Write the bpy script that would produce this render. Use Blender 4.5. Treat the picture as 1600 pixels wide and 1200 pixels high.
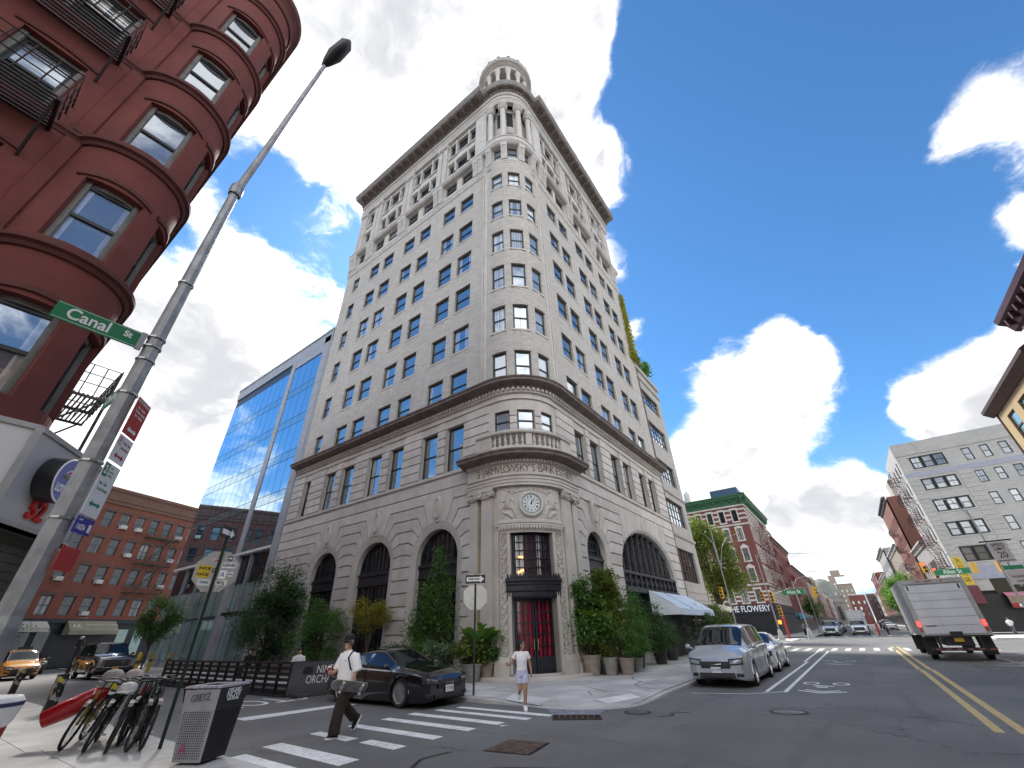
import bpy, math, random
from mathutils import Matrix, Vector
PI=math.pi; rad=math.radians; cos=math.cos; sin=math.sin
random.seed(7)
SC=bpy.context.scene
for o in list(bpy.data.objects): bpy.data.objects.remove(o)
COL=SC.collection
# ---------------------------------------------------------------- camera, sky, sun, exposure
cam=bpy.data.cameras.new('camera'); cam.sensor_width=36; cam.lens=36*636/1600; cam.clip_start=.05; cam.clip_end=5000
co=bpy.data.objects.new('camera',cam); COL.objects.link(co); SC.camera=co
CR=((0.59439623,-0.80369133,-0.02780962),(-0.40480848,-0.32891203,0.85319808),(-0.69485482,-0.49588015,-0.52084514))
co.matrix_world=Matrix(CR).transposed().to_4x4(); co.location=(0,0,1.75)
SUN=Vector((.35,.60,.72)).normalized()
sl=bpy.data.lights.new('sun','SUN'); sl.energy=.5; sl.angle=rad(12); sl.color=(1,.95,.88)
so=bpy.data.objects.new('sun',sl); COL.objects.link(so); so.rotation_euler=SUN.to_track_quat('Z','Y').to_euler(); so.location=(0,30,60)
VS=SC.view_settings; VS.view_transform='Standard'; VS.look='None'; VS.exposure=3.6; VS.gamma=1; VS.use_curve_mapping=False
SC.render.engine='CYCLES'; SC.cycles.use_denoising=True; SC.cycles.max_bounces=6; SC.cycles.transparent_max_bounces=8
SC.cycles.sample_clamp_indirect=6; SC.cycles.caustics_reflective=False; SC.cycles.caustics_refractive=False

class NT:   # tiny node-tree helper
    def __init__(s,t): s.t=t; s.n=t.nodes; s.l=t.links
    def new(s,k,**kw):
        n=s.n.new(k)
        for a,b in kw.items(): setattr(n,a,b)
        return n
    def link(s,a,b): s.l.new(a,b)
    def val(s,sock,v):
        if hasattr(v,'is_linked') or isinstance(v,bpy.types.NodeSocket): s.l.new(v,sock)
        else: sock.default_value=v
    def math(s,op,a,b=0.,c=None,clamp=False):
        n=s.new('ShaderNodeMath',operation=op,use_clamp=clamp); s.val(n.inputs[0],a); s.val(n.inputs[1],b)
        if c is not None: s.val(n.inputs[2],c)
        return n.outputs[0]
    def vmath(s,op,a,b=(0,0,0)):
        n=s.new('ShaderNodeVectorMath',operation=op); s.val(n.inputs[0],a); s.val(n.inputs[1],b)
        return n.outputs['Value'] if op in('DOT_PRODUCT','LENGTH') else n.outputs[0]
    def noise(s,vec,scale,det=5,rough=.55,dist=0.):
        n=s.new('ShaderNodeTexNoise'); s.link(vec,n.inputs['Vector']); n.inputs['Scale'].default_value=scale
        n.inputs['Detail'].default_value=det; n.inputs['Roughness'].default_value=rough; n.inputs['Distortion'].default_value=dist
        return n.outputs['Fac']
    def mix(s,f,a,b):
        n=s.new('ShaderNodeMix',data_type='RGBA'); s.val(n.inputs[0],f); s.val(n.inputs[6],a); s.val(n.inputs[7],b); return n.outputs[2]
    def ramp(s,f,a,b):
        n=s.new('ShaderNodeMapRange',interpolation_type='SMOOTHSTEP'); s.val(n.inputs[0],f); n.inputs[1].default_value=a; n.inputs[2].default_value=b; return n.outputs[0]
    def comb(s,x,y,z):
        n=s.new('ShaderNodeCombineXYZ'); s.val(n.inputs[0],x); s.val(n.inputs[1],y); s.val(n.inputs[2],z); return n.outputs[0]
    def sep(s,v):
        n=s.new('ShaderNodeSeparateXYZ'); s.link(v,n.inputs[0]); return n.outputs

W=bpy.data.worlds.new('World'); SC.world=W; W.use_nodes=True; T=NT(W.node_tree); T.n.clear()
sky=T.new('ShaderNodeTexSky',sky_type='NISHITA',sun_disc=False,altitude=10,air_density=1.0,dust_density=.15,ozone_density=1.6)
sky.sun_elevation=math.asin(SUN.z); sky.sun_rotation=math.atan2(SUN.x,SUN.y)
dirv=T.vmath('NORMALIZE',T.new('ShaderNodeTexCoord').outputs['Generated'])
dx,dy,dz=T.sep(dirv)
den=T.math('ADD',T.math('MAXIMUM',dz,0.),.16)
pl=T.comb(T.math('DIVIDE',dx,den),T.math('DIVIDE',dy,den),0.)
vv=T.vmath('MULTIPLY',dirv,(1.,1.,1.55))
warp=T.vmath('MULTIPLY',T.vmath('SUBTRACT',T.comb(T.noise(vv,4.,4),T.noise(T.vmath('ADD',vv,(7,3,1)),4.,4),T.noise(T.vmath('ADD',vv,(1,8,5)),4.,4)),(.5,.5,.5)),(.22,.22,.22))
vw=T.vmath('ADD',vv,warp)
n1=T.math('ADD',T.math('MULTIPLY',T.noise(vw,2.6,10,.60),.85),T.math('MULTIPLY',T.noise(T.vmath('ADD',vw,(3,1,4)),9.,8,.62),.42))
# cloud banks and clear stretches, one added out of view, as directions (x,y,z, cos-width, weight)
BANKS=[(-.45,.62,.62,0.8660,-.17),(0.228,0.290,0.930,0.9135,0.34),(0.055,0.399,0.915,0.9613,0.22),(0.317,0.112,0.942,0.9877,0.20),(0.559,0.090,0.824,0.9936,0.34),(0.668,0.170,0.724,0.9962,0.28),(0.908,0.007,0.418,0.9833,0.30),(0.866,-0.107,0.488,0.9925,0.24),(0.940,0.147,0.307,0.9925,0.24),(0.704,-0.361,0.612,0.9877,0.27),(0.649,-0.414,0.639,0.9903,0.22),(0.793,-0.375,0.481,0.9969,0.24),(0.903,-0.289,0.317,0.9877,0.30),(0.932,-0.222,0.287,0.9962,0.20),(0.977,0.024,0.214,0.9962,0.20),(0.981,-0.074,0.178,0.9945,0.22),(0.995,0.003,0.102,0.9962,0.20),(0.986,0.082,0.145,0.9976,0.16),(0.237,0.726,0.646,0.9848,0.10),(0.137,0.901,0.412,0.9563,0.15),(0.139,0.827,0.545,0.9877,0.10),(0.667,-0.169,0.726,0.9135,-0.46),(0.450,-0.062,0.891,0.9877,-0.34),(0.844,-0.237,0.481,0.9848,-0.34),(0.815,0.116,0.567,0.9962,-0.20),(0.772,-0.034,0.635,0.9903,-0.20),(0.077,0.656,0.751,0.9945,-0.09),(0.144,0.668,0.730,0.9945,-0.07),(0.953,-0.152,0.260,0.9976,-0.22),(0.986,0.129,0.103,0.9981,-0.20),(0.044,0.794,0.607,0.9945,-0.06),(0.624,0.251,0.740,0.4695,-0.11)]  # first: unseen gap added for blue window reflections; last: thins extra cover in view
cov=None
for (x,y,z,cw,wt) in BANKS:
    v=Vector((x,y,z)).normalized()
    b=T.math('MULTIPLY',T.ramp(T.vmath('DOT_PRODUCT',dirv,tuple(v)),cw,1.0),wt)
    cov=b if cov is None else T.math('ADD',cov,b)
dens=T.math('ADD',T.math('ADD',n1,.075),cov)  # constant adds unseen cloud cover outside the view to raise ambient light
cl=T.math('POWER',T.ramp(dens,.60,.78),1.6)
soft=T.noise(T.vmath('ADD',vw,(5,5,2)),3.2,7,.58)
thick=T.math('MULTIPLY',T.ramp(dens,.72,.93),T.ramp(soft,.33,.58))
sund=T.vmath('DOT_PRODUCT',dirv,tuple(SUN))
glow=T.ramp(sund,.93,1.0)
lit=T.mix(thick,(1.0,.985,.965,1),(.44,.45,.475,1))
hue=T.mix(T.math('MULTIPLY',glow,.7),lit,(1.7,1.6,1.45,1))
front=T.math('ADD',1.,T.math('MULTIPLY',T.ramp(T.math('MULTIPLY',sund,-1.),-.40,.30),1.2))   # clouds opposite the sun brightened beyond backlit ones, added for ambient light
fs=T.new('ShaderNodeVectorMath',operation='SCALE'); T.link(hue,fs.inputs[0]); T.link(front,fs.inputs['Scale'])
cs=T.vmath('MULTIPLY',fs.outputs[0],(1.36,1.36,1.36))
haze=T.ramp(dz,.0,.36)
skyc=T.mix(T.math('MULTIPLY',T.math('SUBTRACT',1.,haze),.85),T.vmath('MULTIPLY',sky.outputs[0],(.072,.126,.164)),(.36,.52,.72,1))
bg=T.new('ShaderNodeBackground'); bg.inputs[1].default_value=.105
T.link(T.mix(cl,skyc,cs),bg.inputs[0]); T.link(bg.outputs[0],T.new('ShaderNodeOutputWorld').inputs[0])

# ---------------------------------------------------------------- materials
MATS={}
def mat(name,col,rough=.6,metal=0.,var=.12,vs=2.5,bump=0.,bs=30.,spec=.5,emit=0.,coat=0.,streak=0.,rnd=0.,dirt=None):
    if name in MATS: return MATS[name]
    m=bpy.data.materials.new(name); m.use_nodes=True; t=NT(m.node_tree); p=t.n['Principled BSDF']
    c=(*col,1.); p.inputs['Roughness'].default_value=rough; p.inputs['Metallic'].default_value=metal
    p.inputs['Specular IOR Level'].default_value=spec; p.inputs['Coat Weight'].default_value=coat; p.inputs['Coat Roughness'].default_value=.04
    tc=t.new('ShaderNodeTexCoord').outputs['Object']; cs=None
    if var:
        f=t.ramp(t.noise(tc,vs,6,.6),.25,.75)
        cs=t.mix(f,tuple(x*(1-var) for x in col)+(1.,),tuple(min(1,x*(1+var)) for x in col)+(1.,))
    if streak:
        q=t.vmath('MULTIPLY',tc,(1.6,1.6,.16)); f=t.ramp(t.noise(q,1.6,5,.65),.5,.78)
        d=dirt or tuple(x*.55 for x in col)
        cs=t.mix(t.math('MULTIPLY',f,streak),cs if cs is not None else c,(*d,1.))
    if rnd:
        r=t.new('ShaderNodeObjectInfo').outputs['Random']; g=t.math('ADD',t.math('MULTIPLY',r,2*rnd),1-rnd)
        n=t.new('ShaderNodeVectorMath',operation='SCALE'); t.val(n.inputs[0],cs if cs is not None else c[:3]); t.val(n.inputs['Scale'],g); cs=n.outputs[0]
    if cs is not None: t.link(cs,p.inputs['Base Color'])
    else: p.inputs['Base Color'].default_value=c
    if bump:
        b=t.new('ShaderNodeBump'); b.inputs['Strength'].default_value=bump; b.inputs['Distance'].default_value=.02
        t.link(t.noise(tc,bs,4,.6),b.inputs['Height']); t.link(b.outputs[0],p.inputs['Normal'])
    if emit: p.inputs['Emission Color'].default_value=c; p.inputs['Emission Strength'].default_value=emit
    MATS[name]=m; return m
def brickmat(name,col,mortar,bw=.24,bh=.075,sz=.012,var=.25,rough=.85,bump=.5,streak=.25,sgn=-1):
    if name in MATS: return MATS[name]
    m=bpy.data.materials.new(name); m.use_nodes=True; t=NT(m.node_tree); p=t.n['Principled BSDF']; p.inputs['Roughness'].default_value=rough
    x,y,z=t.sep(t.new('ShaderNodeNewGeometry').outputs['Position'])
    pos=t.new('ShaderNodeNewGeometry').outputs['Position']
    u=t.math('ADD',x,t.math('MULTIPLY',y,float(sgn)))
    b=t.new('ShaderNodeTexBrick'); t.link(t.comb(u,z,0.),b.inputs['Vector']); b.inputs['Scale'].default_value=1
    b.inputs['Brick Width'].default_value=bw; b.inputs['Row Height'].default_value=bh; b.inputs['Mortar Size'].default_value=sz; b.inputs['Bias'].default_value=0
    b.inputs['Color1'].default_value=(*[c*(1-var) for c in col],1); b.inputs['Color2'].default_value=(*[min(1,c*(1+var)) for c in col],1); b.inputs['Mortar'].default_value=(*mortar,1)
    f=t.ramp(t.noise(pos,.35,6,.6),.3,.75)
    cs=t.mix(t.math('MULTIPLY',f,.35),b.outputs[0],tuple(c*.72 for c in col)+(1.,))
    q=t.vmath('MULTIPLY',pos,(1.2,1.2,.1)); g=t.ramp(t.noise(q,1.3,5,.65),.52,.8)
    cs=t.mix(t.math('MULTIPLY',g,streak),cs,tuple(c*.5 for c in col)+(1.,))
    t.link(cs,p.inputs['Base Color'])
    bp=t.new('ShaderNodeBump'); bp.inputs['Strength'].default_value=bump; bp.inputs['Distance'].default_value=.01; t.link(b.outputs['Fac'],bp.inputs['Height']); bp.invert=True
    t.link(bp.outputs[0],p.inputs['Normal']); MATS[name]=m; return m
def glassmat(name,col,rnd=.5,refl=.55,rough=.02,tint=(.85,.93,1.),curtain=(.45,.47,.5),curt=.0,wob=.02):
    """window glass seen from the street: a dark or curtained room behind a mirror-like sheet"""
    if name in MATS: return MATS[name]
    m=bpy.data.materials.new(name); m.use_nodes=True; t=NT(m.node_tree); t.n.remove(t.n['Principled BSDF']); out=t.n['Material Output']
    r=t.new('ShaderNodeObjectInfo').outputs['Random']; tc=t.new('ShaderNodeTexCoord').outputs['Object']; x,y,z=t.sep(tc)
    base=t.mix(t.math('MULTIPLY',r,rnd),(*col,1),tuple(c*.3 for c in col)+(1,))
    if curt:
        fold=t.ramp(t.math('SINE',t.math('ADD',t.math('MULTIPLY',x,38.),t.math('MULTIPLY',t.noise(tc,3,2),7.))),-1,1)
        cc=t.mix(fold,tuple(c*.6 for c in curtain)+(1,),(*curtain,1))
        side=t.math('GREATER_THAN',t.math('ABSOLUTE',x),t.math('MULTIPLY',t.math('FRACT',t.math('MULTIPLY',r,7.3)),.75))
        has=t.math('LESS_THAN',t.math('FRACT',t.math('MULTIPLY',r,13.7)),curt)
        base=t.mix(t.math('MULTIPLY',side,has),base,cc)
    d=t.new('ShaderNodeBsdfDiffuse'); t.link(base,d.inputs[0])
    g=t.new('ShaderNodeBsdfGlossy'); g.inputs['Roughness'].default_value=rough; g.inputs['Color'].default_value=(*tint,1)
    if wob:
        b=t.new('ShaderNodeBump'); b.inputs['Strength'].default_value=wob; b.inputs['Distance'].default_value=.1; t.link(t.noise(tc,1.1,2,.4),b.inputs['Height']); t.link(b.outputs[0],g.inputs['Normal'])
    ge=t.new('ShaderNodeNewGeometry'); cs_=t.math('ABSOLUTE',t.vmath('DOT_PRODUCT',ge.outputs['Incoming'],ge.outputs['Normal'])); fr=t.math('ADD',.04,t.math('MULTIPLY',t.math('POWER',t.math('SUBTRACT',1.,cs_),5.),.96))
    mx=t.new('ShaderNodeMixShader'); t.link(t.math('MAXIMUM',t.math('ADD',fr,refl),0.,clamp=True),mx.inputs[0]); t.link(d.outputs[0],mx.inputs[1]); t.link(g.outputs[0],mx.inputs[2]); t.link(mx.outputs[0],out.inputs[0])
    MATS[name]=m; return m

# ---------------------------------------------------------------- mesh building
class MB:
    def __init__(s,M=None): s.v=[]; s.f=[]; s.M=M
    def add(s,vs,fs):
        k=len(s.v)
        if s.M is not None: vs=[tuple(s.M@Vector(p)) for p in vs]
        s.v+=vs; s.f+=[[i+k for i in f] for f in fs]; return s
    def box(s,x0,x1,y0,y1,z0,z1,taper=1.):
        cx,cy=(x0+x1)/2,(y0+y1)/2; t=lambda a,c: c+(a-c)*taper
        return s.add([(x0,y0,z0),(x1,y0,z0),(x1,y1,z0),(x0,y1,z0),(t(x0,cx),t(y0,cy),z1),(t(x1,cx),t(y0,cy),z1),(t(x1,cx),t(y1,cy),z1),(t(x0,cx),t(y1,cy),z1)],
          [(0,3,2,1),(4,5,6,7),(0,1,5,4),(1,2,6,5),(2,3,7,6),(3,0,4,7)])
    def cyl(s,a,b,r,r2=None,n=10,cap=True):
        a=Vector(a); b=Vector(b); r2=r if r2 is None else r2; d=(b-a)
        if d.length<1e-6: return s
        q=d.to_track_quat('Z','Y'); vs=[]
        for p,rr in((a,r),(b,r2)):
            for i in range(n): vs.append(tuple(p+q@Vector((rr*cos(2*PI*i/n),rr*sin(2*PI*i/n),0))))
        fs=[(i,(i+1)%n,n+(i+1)%n,n+i) for i in range(n)]
        if cap: fs+=[tuple(range(n-1,-1,-1)),tuple(range(n,2*n))]
        return s.add(vs,fs)
    def tube(s,pts,r,n=8,cap=True):
        pts=[Vector(p) for p in pts]; vs=[]; N=len(pts); rs=r if isinstance(r,(list,tuple)) else [r]*N; ref=None
        for i,p in enumerate(pts):
            d=(pts[min(i+1,N-1)]-pts[max(i-1,0)]).normalized()
            if ref is None: ref=d.orthogonal().normalized()
            ref=(ref-d*ref.dot(d)).normalized(); u=d.cross(ref)
            for k in range(n): vs.append(tuple(p+(ref*cos(2*PI*k/n)+u*sin(2*PI*k/n))*rs[i]))
        fs=[(i*n+k,i*n+(k+1)%n,(i+1)*n+(k+1)%n,(i+1)*n+k) for i in range(N-1) for k in range(n)]
        if cap: fs+=[tuple(range(n-1,-1,-1)),tuple(range((N-1)*n,N*n))]
        return s.add(vs,fs)
    def lathe(s,prof,n=24,c=(0,0,0),a0=0.,a1=2*PI,cap=False):
        full=abs(a1-a0-2*PI)<1e-6; m=n if full else n+1; vs=[]
        for r,z in prof:
            for i in range(m): a=a0+(a1-a0)*i/n; vs.append((c[0]+r*cos(a),c[1]+r*sin(a),c[2]+z))
        fs=[(j*m+i,j*m+(i+1)%m,(j+1)*m+(i+1)%m,(j+1)*m+i) for j in range(len(prof)-1) for i in range(n)]
        if cap: fs+=[tuple(range(m-1,-1,-1)),tuple(range((len(prof)-1)*m,len(prof)*m))]
        return s.add(vs,fs)
    def prism(s,poly,lo,hi):      # poly of 2D points, lo/hi map (a,b)->3D
        n=len(poly); vs=[tuple(lo(*p)) for p in poly]+[tuple(hi(*p)) for p in poly]
        return s.add(vs,[tuple(range(n-1,-1,-1)),tuple(range(n,2*n))]+[(i,(i+1)%n,n+(i+1)%n,n+i) for i in range(n)])
    def grid(s,rows,closed=False):
        m=len(rows[0]); vs=[tuple(p) for r in rows for p in r]; k=m if closed else m-1
        return s.add(vs,[(j*m+i,j*m+(i+1)%m,(j+1)*m+(i+1)%m,(j+1)*m+i) for j in range(len(rows)-1) for i in range(k)])
    def ball(s,c,r,n=10,sz=(1,1,1)):
        prof=[(max(1e-4,r*sin(PI*j/n)),-r*cos(PI*j/n)) for j in range(n+1)]; o=len(s.v); vs=[]
        M=s.M; s.M=None; b=MB(); b.lathe(prof,n); s.M=M
        return s.add([(c[0]+p[0]*sz[0],c[1]+p[1]*sz[1],c[2]+p[2]*sz[2]) for p in b.v],b.f)
    # facade coordinates: mp(u,d,z)
    def fbox(s,mp,u0,u1,d0,d1,z0,z1,n=1):
        rows=[]
        for i in range(n+1):
            u=u0+(u1-u0)*i/n; rows.append([mp(u,d0,z0),mp(u,d1,z0),mp(u,d1,z1),mp(u,d0,z1)])
        s.grid(rows,True); k=len(s.v)-4*(n+1); s.f+=[[k,k+1,k+2,k+3],[k+4*n+3,k+4*n+2,k+4*n+1,k+4*n]]; return s
    def fsweep(s,mp,prof,us,cap=True):
        rows=[[mp(u,d,z) for d,z in prof] for u in us]; k=len(s.v); s.grid(rows); m=len(prof)
        if cap: s.f+=[[k+i for i in range(m)],[k+m*(len(us)-1)+i for i in range(m)][::-1]]
        return s
    def fprism(s,mp,poly,d0,d1): return s.prism(poly,lambda u,z:mp(u,d0,z),lambda u,z:mp(u,d1,z))
    def mesh(s,name,m,smooth=False):
        me=bpy.data.meshes.new(name); me.from_pydata(s.v,[],s.f); me.update()
        for x in (m if isinstance(m,(list,tuple)) else [m]): me.materials.append(x)
        if smooth: me.shade_smooth(); me.set_sharp_from_angle(angle=rad(smooth if smooth is not True else 38))
        return me
    def build(s,name,m,parent=None,smooth=False,**kw): return put(name,s.mesh(name,m,smooth),parent,**kw)
WORLDMODE={}
def put(name,me,parent=None,M=None,bevel=0,sub=0,**tg):
    o=bpy.data.objects.new(name,me); COL.objects.link(o)
    if M is not None: o.matrix_basis=M
    if parent is not None:
        o.parent=parent; q=parent
        if q.name in WORLDMODE: o.matrix_parent_inverse=WORLDMODE[q.name]
    if bevel: b=o.modifiers.new('bevel','BEVEL'); b.width=bevel; b.segments=2; b.limit_method='ANGLE'; b.angle_limit=rad(40)
    if sub: b=o.modifiers.new('sub','SUBSURF'); b.levels=b.render_levels=sub
    if tg: tag(o,**tg)
    return o
def tag(o,label=None,cat=None,group=None,kind=None):
    if label: o['label']=label
    if cat: o['category']=cat
    if group: o['group']=group
    if kind: o['kind']=kind
    return o
def thing(name,label,cat,loc=(0,0,0),rz=0.,group=None,world=False):
    """an Empty at the thing's base; world=True: its parts are given in world coordinates"""
    o=bpy.data.objects.new(name,None); COL.objects.link(o); o.location=loc; o.rotation_euler=(0,0,rz); o.empty_display_size=.2
    tag(o,label,cat,group)
    if world: WORLDMODE[o.name]=Matrix.Translation(-Vector(loc))
    return o
def sub_of(o): WORLDMODE[o.name]=o.matrix_basis.inverted() if o.parent is None else (Matrix.Identity(4) if o.matrix_basis==Matrix.Identity(4) else o.matrix_basis.inverted()); return o
def copy_tree(o,parent=None,loc=None,rz=None,label=None,scale=None):
    c=o.copy(); COL.objects.link(c)
    if parent is not None: c.parent=parent
    if loc is not None: c.location=loc
    if rz is not None: c.rotation_euler=(0,0,rz)
    if scale is not None: c.scale=scale
    if label: c['label']=label
    for ch in o.children: copy_tree(ch,c)
    return c
def face(o,nx,ny,w):   # straight facade: o=(x,y) start, w=(dx,dy) direction of u, (nx,ny) outward normal
    return lambda u,d,z:(o[0]+w[0]*u+nx*d,o[1]+w[1]*u+ny*d,z)
def wallgrid(b,mp,u0,u1,z0,z1,ops,depth=.25,step=99.,d=0.):
    us={u0,u1}; zs={z0,z1}
    for a in ops: us|={a[0],a[1]}; zs|={a[2],a[3]}
    us=sorted(x for x in us if u0-1e-6<=x<=u1+1e-6); zs=sorted(x for x in zs if z0-1e-6<=x<=z1+1e-6)
    def cut(a,c):
        n=max(1,math.ceil((c-a)/step)); return [(a+(c-a)*i/n,a+(c-a)*(i+1)/n) for i in range(n)]
    for ua,ub in zip(us,us[1:]):
        for p,q in cut(ua,ub):
            for za,zb in zip(zs,zs[1:]):
                m=((p+q)/2,(za+zb)/2)
                if any(o[0]<m[0]<o[1] and o[2]<m[1]<o[3] for o in ops): continue
                b.add([mp(p,d,za),mp(q,d,za),mp(q,d,zb),mp(p,d,zb)],[(0,1,2,3)])
    for a in ops:
        x0,x1,y0,y1=a[:4]
        for p,q in cut(x0,x1):
            for z in(y0,y1): b.add([mp(p,d,z),mp(q,d,z),mp(q,d-depth,z),mp(p,d-depth,z)],[(0,1,2,3)])
        for u in(x0,x1): b.add([mp(u,d,y0),mp(u,d,y1),mp(u,d-depth,y1),mp(u,d-depth,y0)],[(0,1,2,3)])
def at(mp,u,d,z):
    """matrix of a flat element on a facade: local x along it, y outward, z up"""
    p=Vector(mp(u,d,z)); n=(Vector(mp(u,d+1,z))-p); return Matrix.Translation(p)@Matrix.Rotation(math.atan2(n.y,n.x)-PI/2,4,'Z')
WC={}
def sash(parent,mp,ua,ub,za,zb,d,fm,gm,sill=None,style='dh',fw=.09,name='window',sm=None):
    """a window: frame (> pane, sill); meshes shared between alike ones"""
    w,h=round(ub-ua,2),round(zb-za,2); k=(w,h,style,fm.name,fw)
    if k not in WC:
        b=MB(); x=w/2
        b.box(-x,-x+fw,-.1,0,0,h).box(x-fw,x,-.1,0,0,h).box(-x+fw,x-fw,-.1,0,h-fw,h).box(-x+fw,x-fw,-.1,0,0,fw)
        if style=='dh': b.box(-x+fw,x-fw,-.09,-.01,h*.5-.04,h*.5+.04)
        if style=='cross': b.box(-x+fw,x-fw,-.09,-.01,h*.62-.03,h*.62+.03).box(-.03,.03,-.09,-.012,fw,h-fw)
        if isinstance(style,tuple):
            nx,ny=style
            for i in range(1,nx): b.box(-x+w*i/nx-.025,-x+w*i/nx+.025,-.085,-.015,fw,h-fw)
            for j in range(1,ny): b.box(-x+fw,x-fw,-.08,-.018,h*j/ny-.025,h*j/ny+.025)
        g=MB(); g.add([(-x+.02,-.06,.02),(x-.02,-.06,.02),(x-.02,-.06,h*.5 if style=='dh' else h-.02),(-x+.02,-.06,h*.5 if style=='dh' else h-.02)],[(0,1,2,3)])
        if style=='dh': g.add([(-x+.02,-.04,h*.5),(x-.02,-.04,h*.5),(x-.02,-.04,h-.02),(-x+.02,-.04,h-.02)],[(0,1,2,3)])
        s_=MB(); s_.box(-x-.08,x+.08,-.05,.16,-.14,0)
        WC[k]=(b.mesh('window_frame',fm),g.mesh('pane',gm),s_)
    fme,gme,sb=WC[k]
    o=put(name,fme,parent,M=at(mp,(ua+ub)/2,d,za)); put('pane',gme,o)
    if sill is not None:
        kk=k+(sill,sm.name)
        if kk not in WC:
            s_=MB(); s_.box(-w/2-.08,w/2+.08,-.05,sill,-.13,-.002); WC[kk]=s_.mesh('sill',sm)
        put('sill',WC[kk],o)
    return o
def text(body,size,mp_M,m,parent,name='lettering',ext=.01,align='CENTER',sx=1.,space=1.,bold=0.):
    c=bpy.data.curves.new(name,'FONT'); c.body=body; c.size=size; c.extrude=ext; c.align_x=align; c.align_y='CENTER'; c.space_character=space; c.offset=bold
    t=bpy.data.objects.new('tmp',c); COL.objects.link(t); bpy.context.view_layer.update()
    me=bpy.data.meshes.new_from_object(t.evaluated_get(bpy.context.evaluated_depsgraph_get())); bpy.data.objects.remove(t); bpy.data.curves.remove(c)
    me.materials.clear(); me.materials.append(m)
    return put(name,me,parent,M=mp_M@Matrix.Diagonal((sx,1,1,1)))
UP=Matrix.Rotation(PI/2,4,'X')@Matrix.Identity(4)    # text plane upright, facing -y
# ================================================================ ground, pavements, markings
TXT=Matrix(((-1,0,0,0),(0,0,1,0),(0,1,0,0),(0,0,0,1)))   # upright lettering on a facade frame
def asphalt():
    m=bpy.data.materials.new('asphalt'); m.use_nodes=True; t=NT(m.node_tree); p=t.n['Principled BSDF']; p.inputs['Roughness'].default_value=.82; p.inputs['Specular IOR Level'].default_value=.35
    pos=t.new('ShaderNodeNewGeometry').outputs['Position']
    a=t.mix(t.ramp(t.noise(pos,.22,6,.62),.3,.7),(.135,.132,.130,1),(.20,.195,.19,1))
    a=t.mix(t.ramp(t.noise(t.vmath('MULTIPLY',pos,(.25,1.4,1)),.8,4,.6),.52,.75),a,(.118,.116,.115,1))
    sp=t.ramp(t.noise(pos,95.,2,.7),.55,.72); a=t.mix(t.math('MULTIPLY',sp,.75),a,(.28,.275,.27,1))
    dk=t.ramp(t.noise(pos,60.,2,.7),.55,.75); a=t.mix(t.math('MULTIPLY',dk,.6),a,(.03,.03,.032,1))
    v=t.new('ShaderNodeTexVoronoi',feature='DISTANCE_TO_EDGE'); v.inputs['Scale'].default_value=.33
    t.link(t.vmath('ADD',pos,t.comb(t.noise(pos,1.6,5,.7),t.noise(t.vmath('ADD',pos,(9,3,0)),1.6,5,.7),0.)),v.inputs['Vector'])
    cr=t.math('MULTIPLY',t.math('LESS_THAN',v.outputs['Distance'],.006),t.ramp(t.noise(pos,.12,3),.5,.62))
    a=t.mix(t.math('MULTIPLY',cr,.5),a,(.018,.018,.019,1))
    st=t.ramp(t.noise(t.vmath('ADD',pos,(31,7,0)),.9,5,.6),.68,.78); a=t.mix(t.math('MULTIPLY',st,.45),a,(.042,.042,.043,1))
    t.link(a,p.inputs['Base Color'])
    b=t.new('ShaderNodeBump'); b.inputs['Strength'].default_value=.5; b.inputs['Distance'].default_value=.006; t.link(t.noise(pos,120,3,.7),b.inputs['Height']); t.link(b.outputs[0],p.inputs['Normal'])
    return m
def concrete(name,col,joint=0.):
    m=bpy.data.materials.new(name); m.use_nodes=True; t=NT(m.node_tree); p=t.n['Principled BSDF']; p.inputs['Roughness'].default_value=.85
    pos=t.new('ShaderNodeNewGeometry').outputs['Position']
    d=lambda k:tuple(c*k for c in col)+(1,)
    a=t.mix(t.ramp(t.noise(pos,.8,6,.65),.3,.72),d(.78),d(1.12))
    a=t.mix(t.math('MULTIPLY',t.ramp(t.noise(pos,7.,5,.7),.6,.72),.5),a,d(.62))
    a=t.mix(t.math('MULTIPLY',t.ramp(t.noise(pos,55.,2,.6),.6,.66),.45),a,d(.5))
    v=t.new('ShaderNodeTexVoronoi'); v.inputs['Scale'].default_value=2.6; t.link(pos,v.inputs['Vector'])
    a=t.mix(t.math('MULTIPLY',t.math('LESS_THAN',v.outputs['Distance'],.055),.8),a,d(.32))   # trodden gum spots
    r=t.new('ShaderNodeObjectInfo').outputs['Random']; n=t.new('ShaderNodeVectorMath',operation='SCALE'); t.link(a,n.inputs[0]); t.link(t.math('ADD',t.math('MULTIPLY',r,.26),.87),n.inputs['Scale'])
    t.link(n.outputs[0],p.inputs['Base Color'])
    b=t.new('ShaderNodeBump'); b.inputs['Strength'].default_value=.3; b.inputs['Distance'].default_value=.006; t.link(t.noise(pos,80,4,.7),b.inputs['Height']); t.link(b.outputs[0],p.inputs['Normal'])
    return m
def paint(name,col,wear=.5):
    m=bpy.data.materials.new(name); m.use_nodes=True; t=NT(m.node_tree); p=t.n['Principled BSDF']; p.inputs['Roughness'].default_value=.7
    pos=t.new('ShaderNodeNewGeometry').outputs['Position']
    f=t.ramp(t.math('ADD',t.noise(pos,26,5,.75),t.math('MULTIPLY',t.noise(pos,1.7,3,.6),.35)),.82-.16*wear,.92-.16*wear)
    a=t.mix(t.ramp(t.noise(pos,5,5,.7),.35,.7),tuple(c*.84 for c in col)+(1,),(*col,1))
    t.link(t.mix(f,a,(.11,.108,.105,1)),p.inputs['Base Color']); return m
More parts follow.
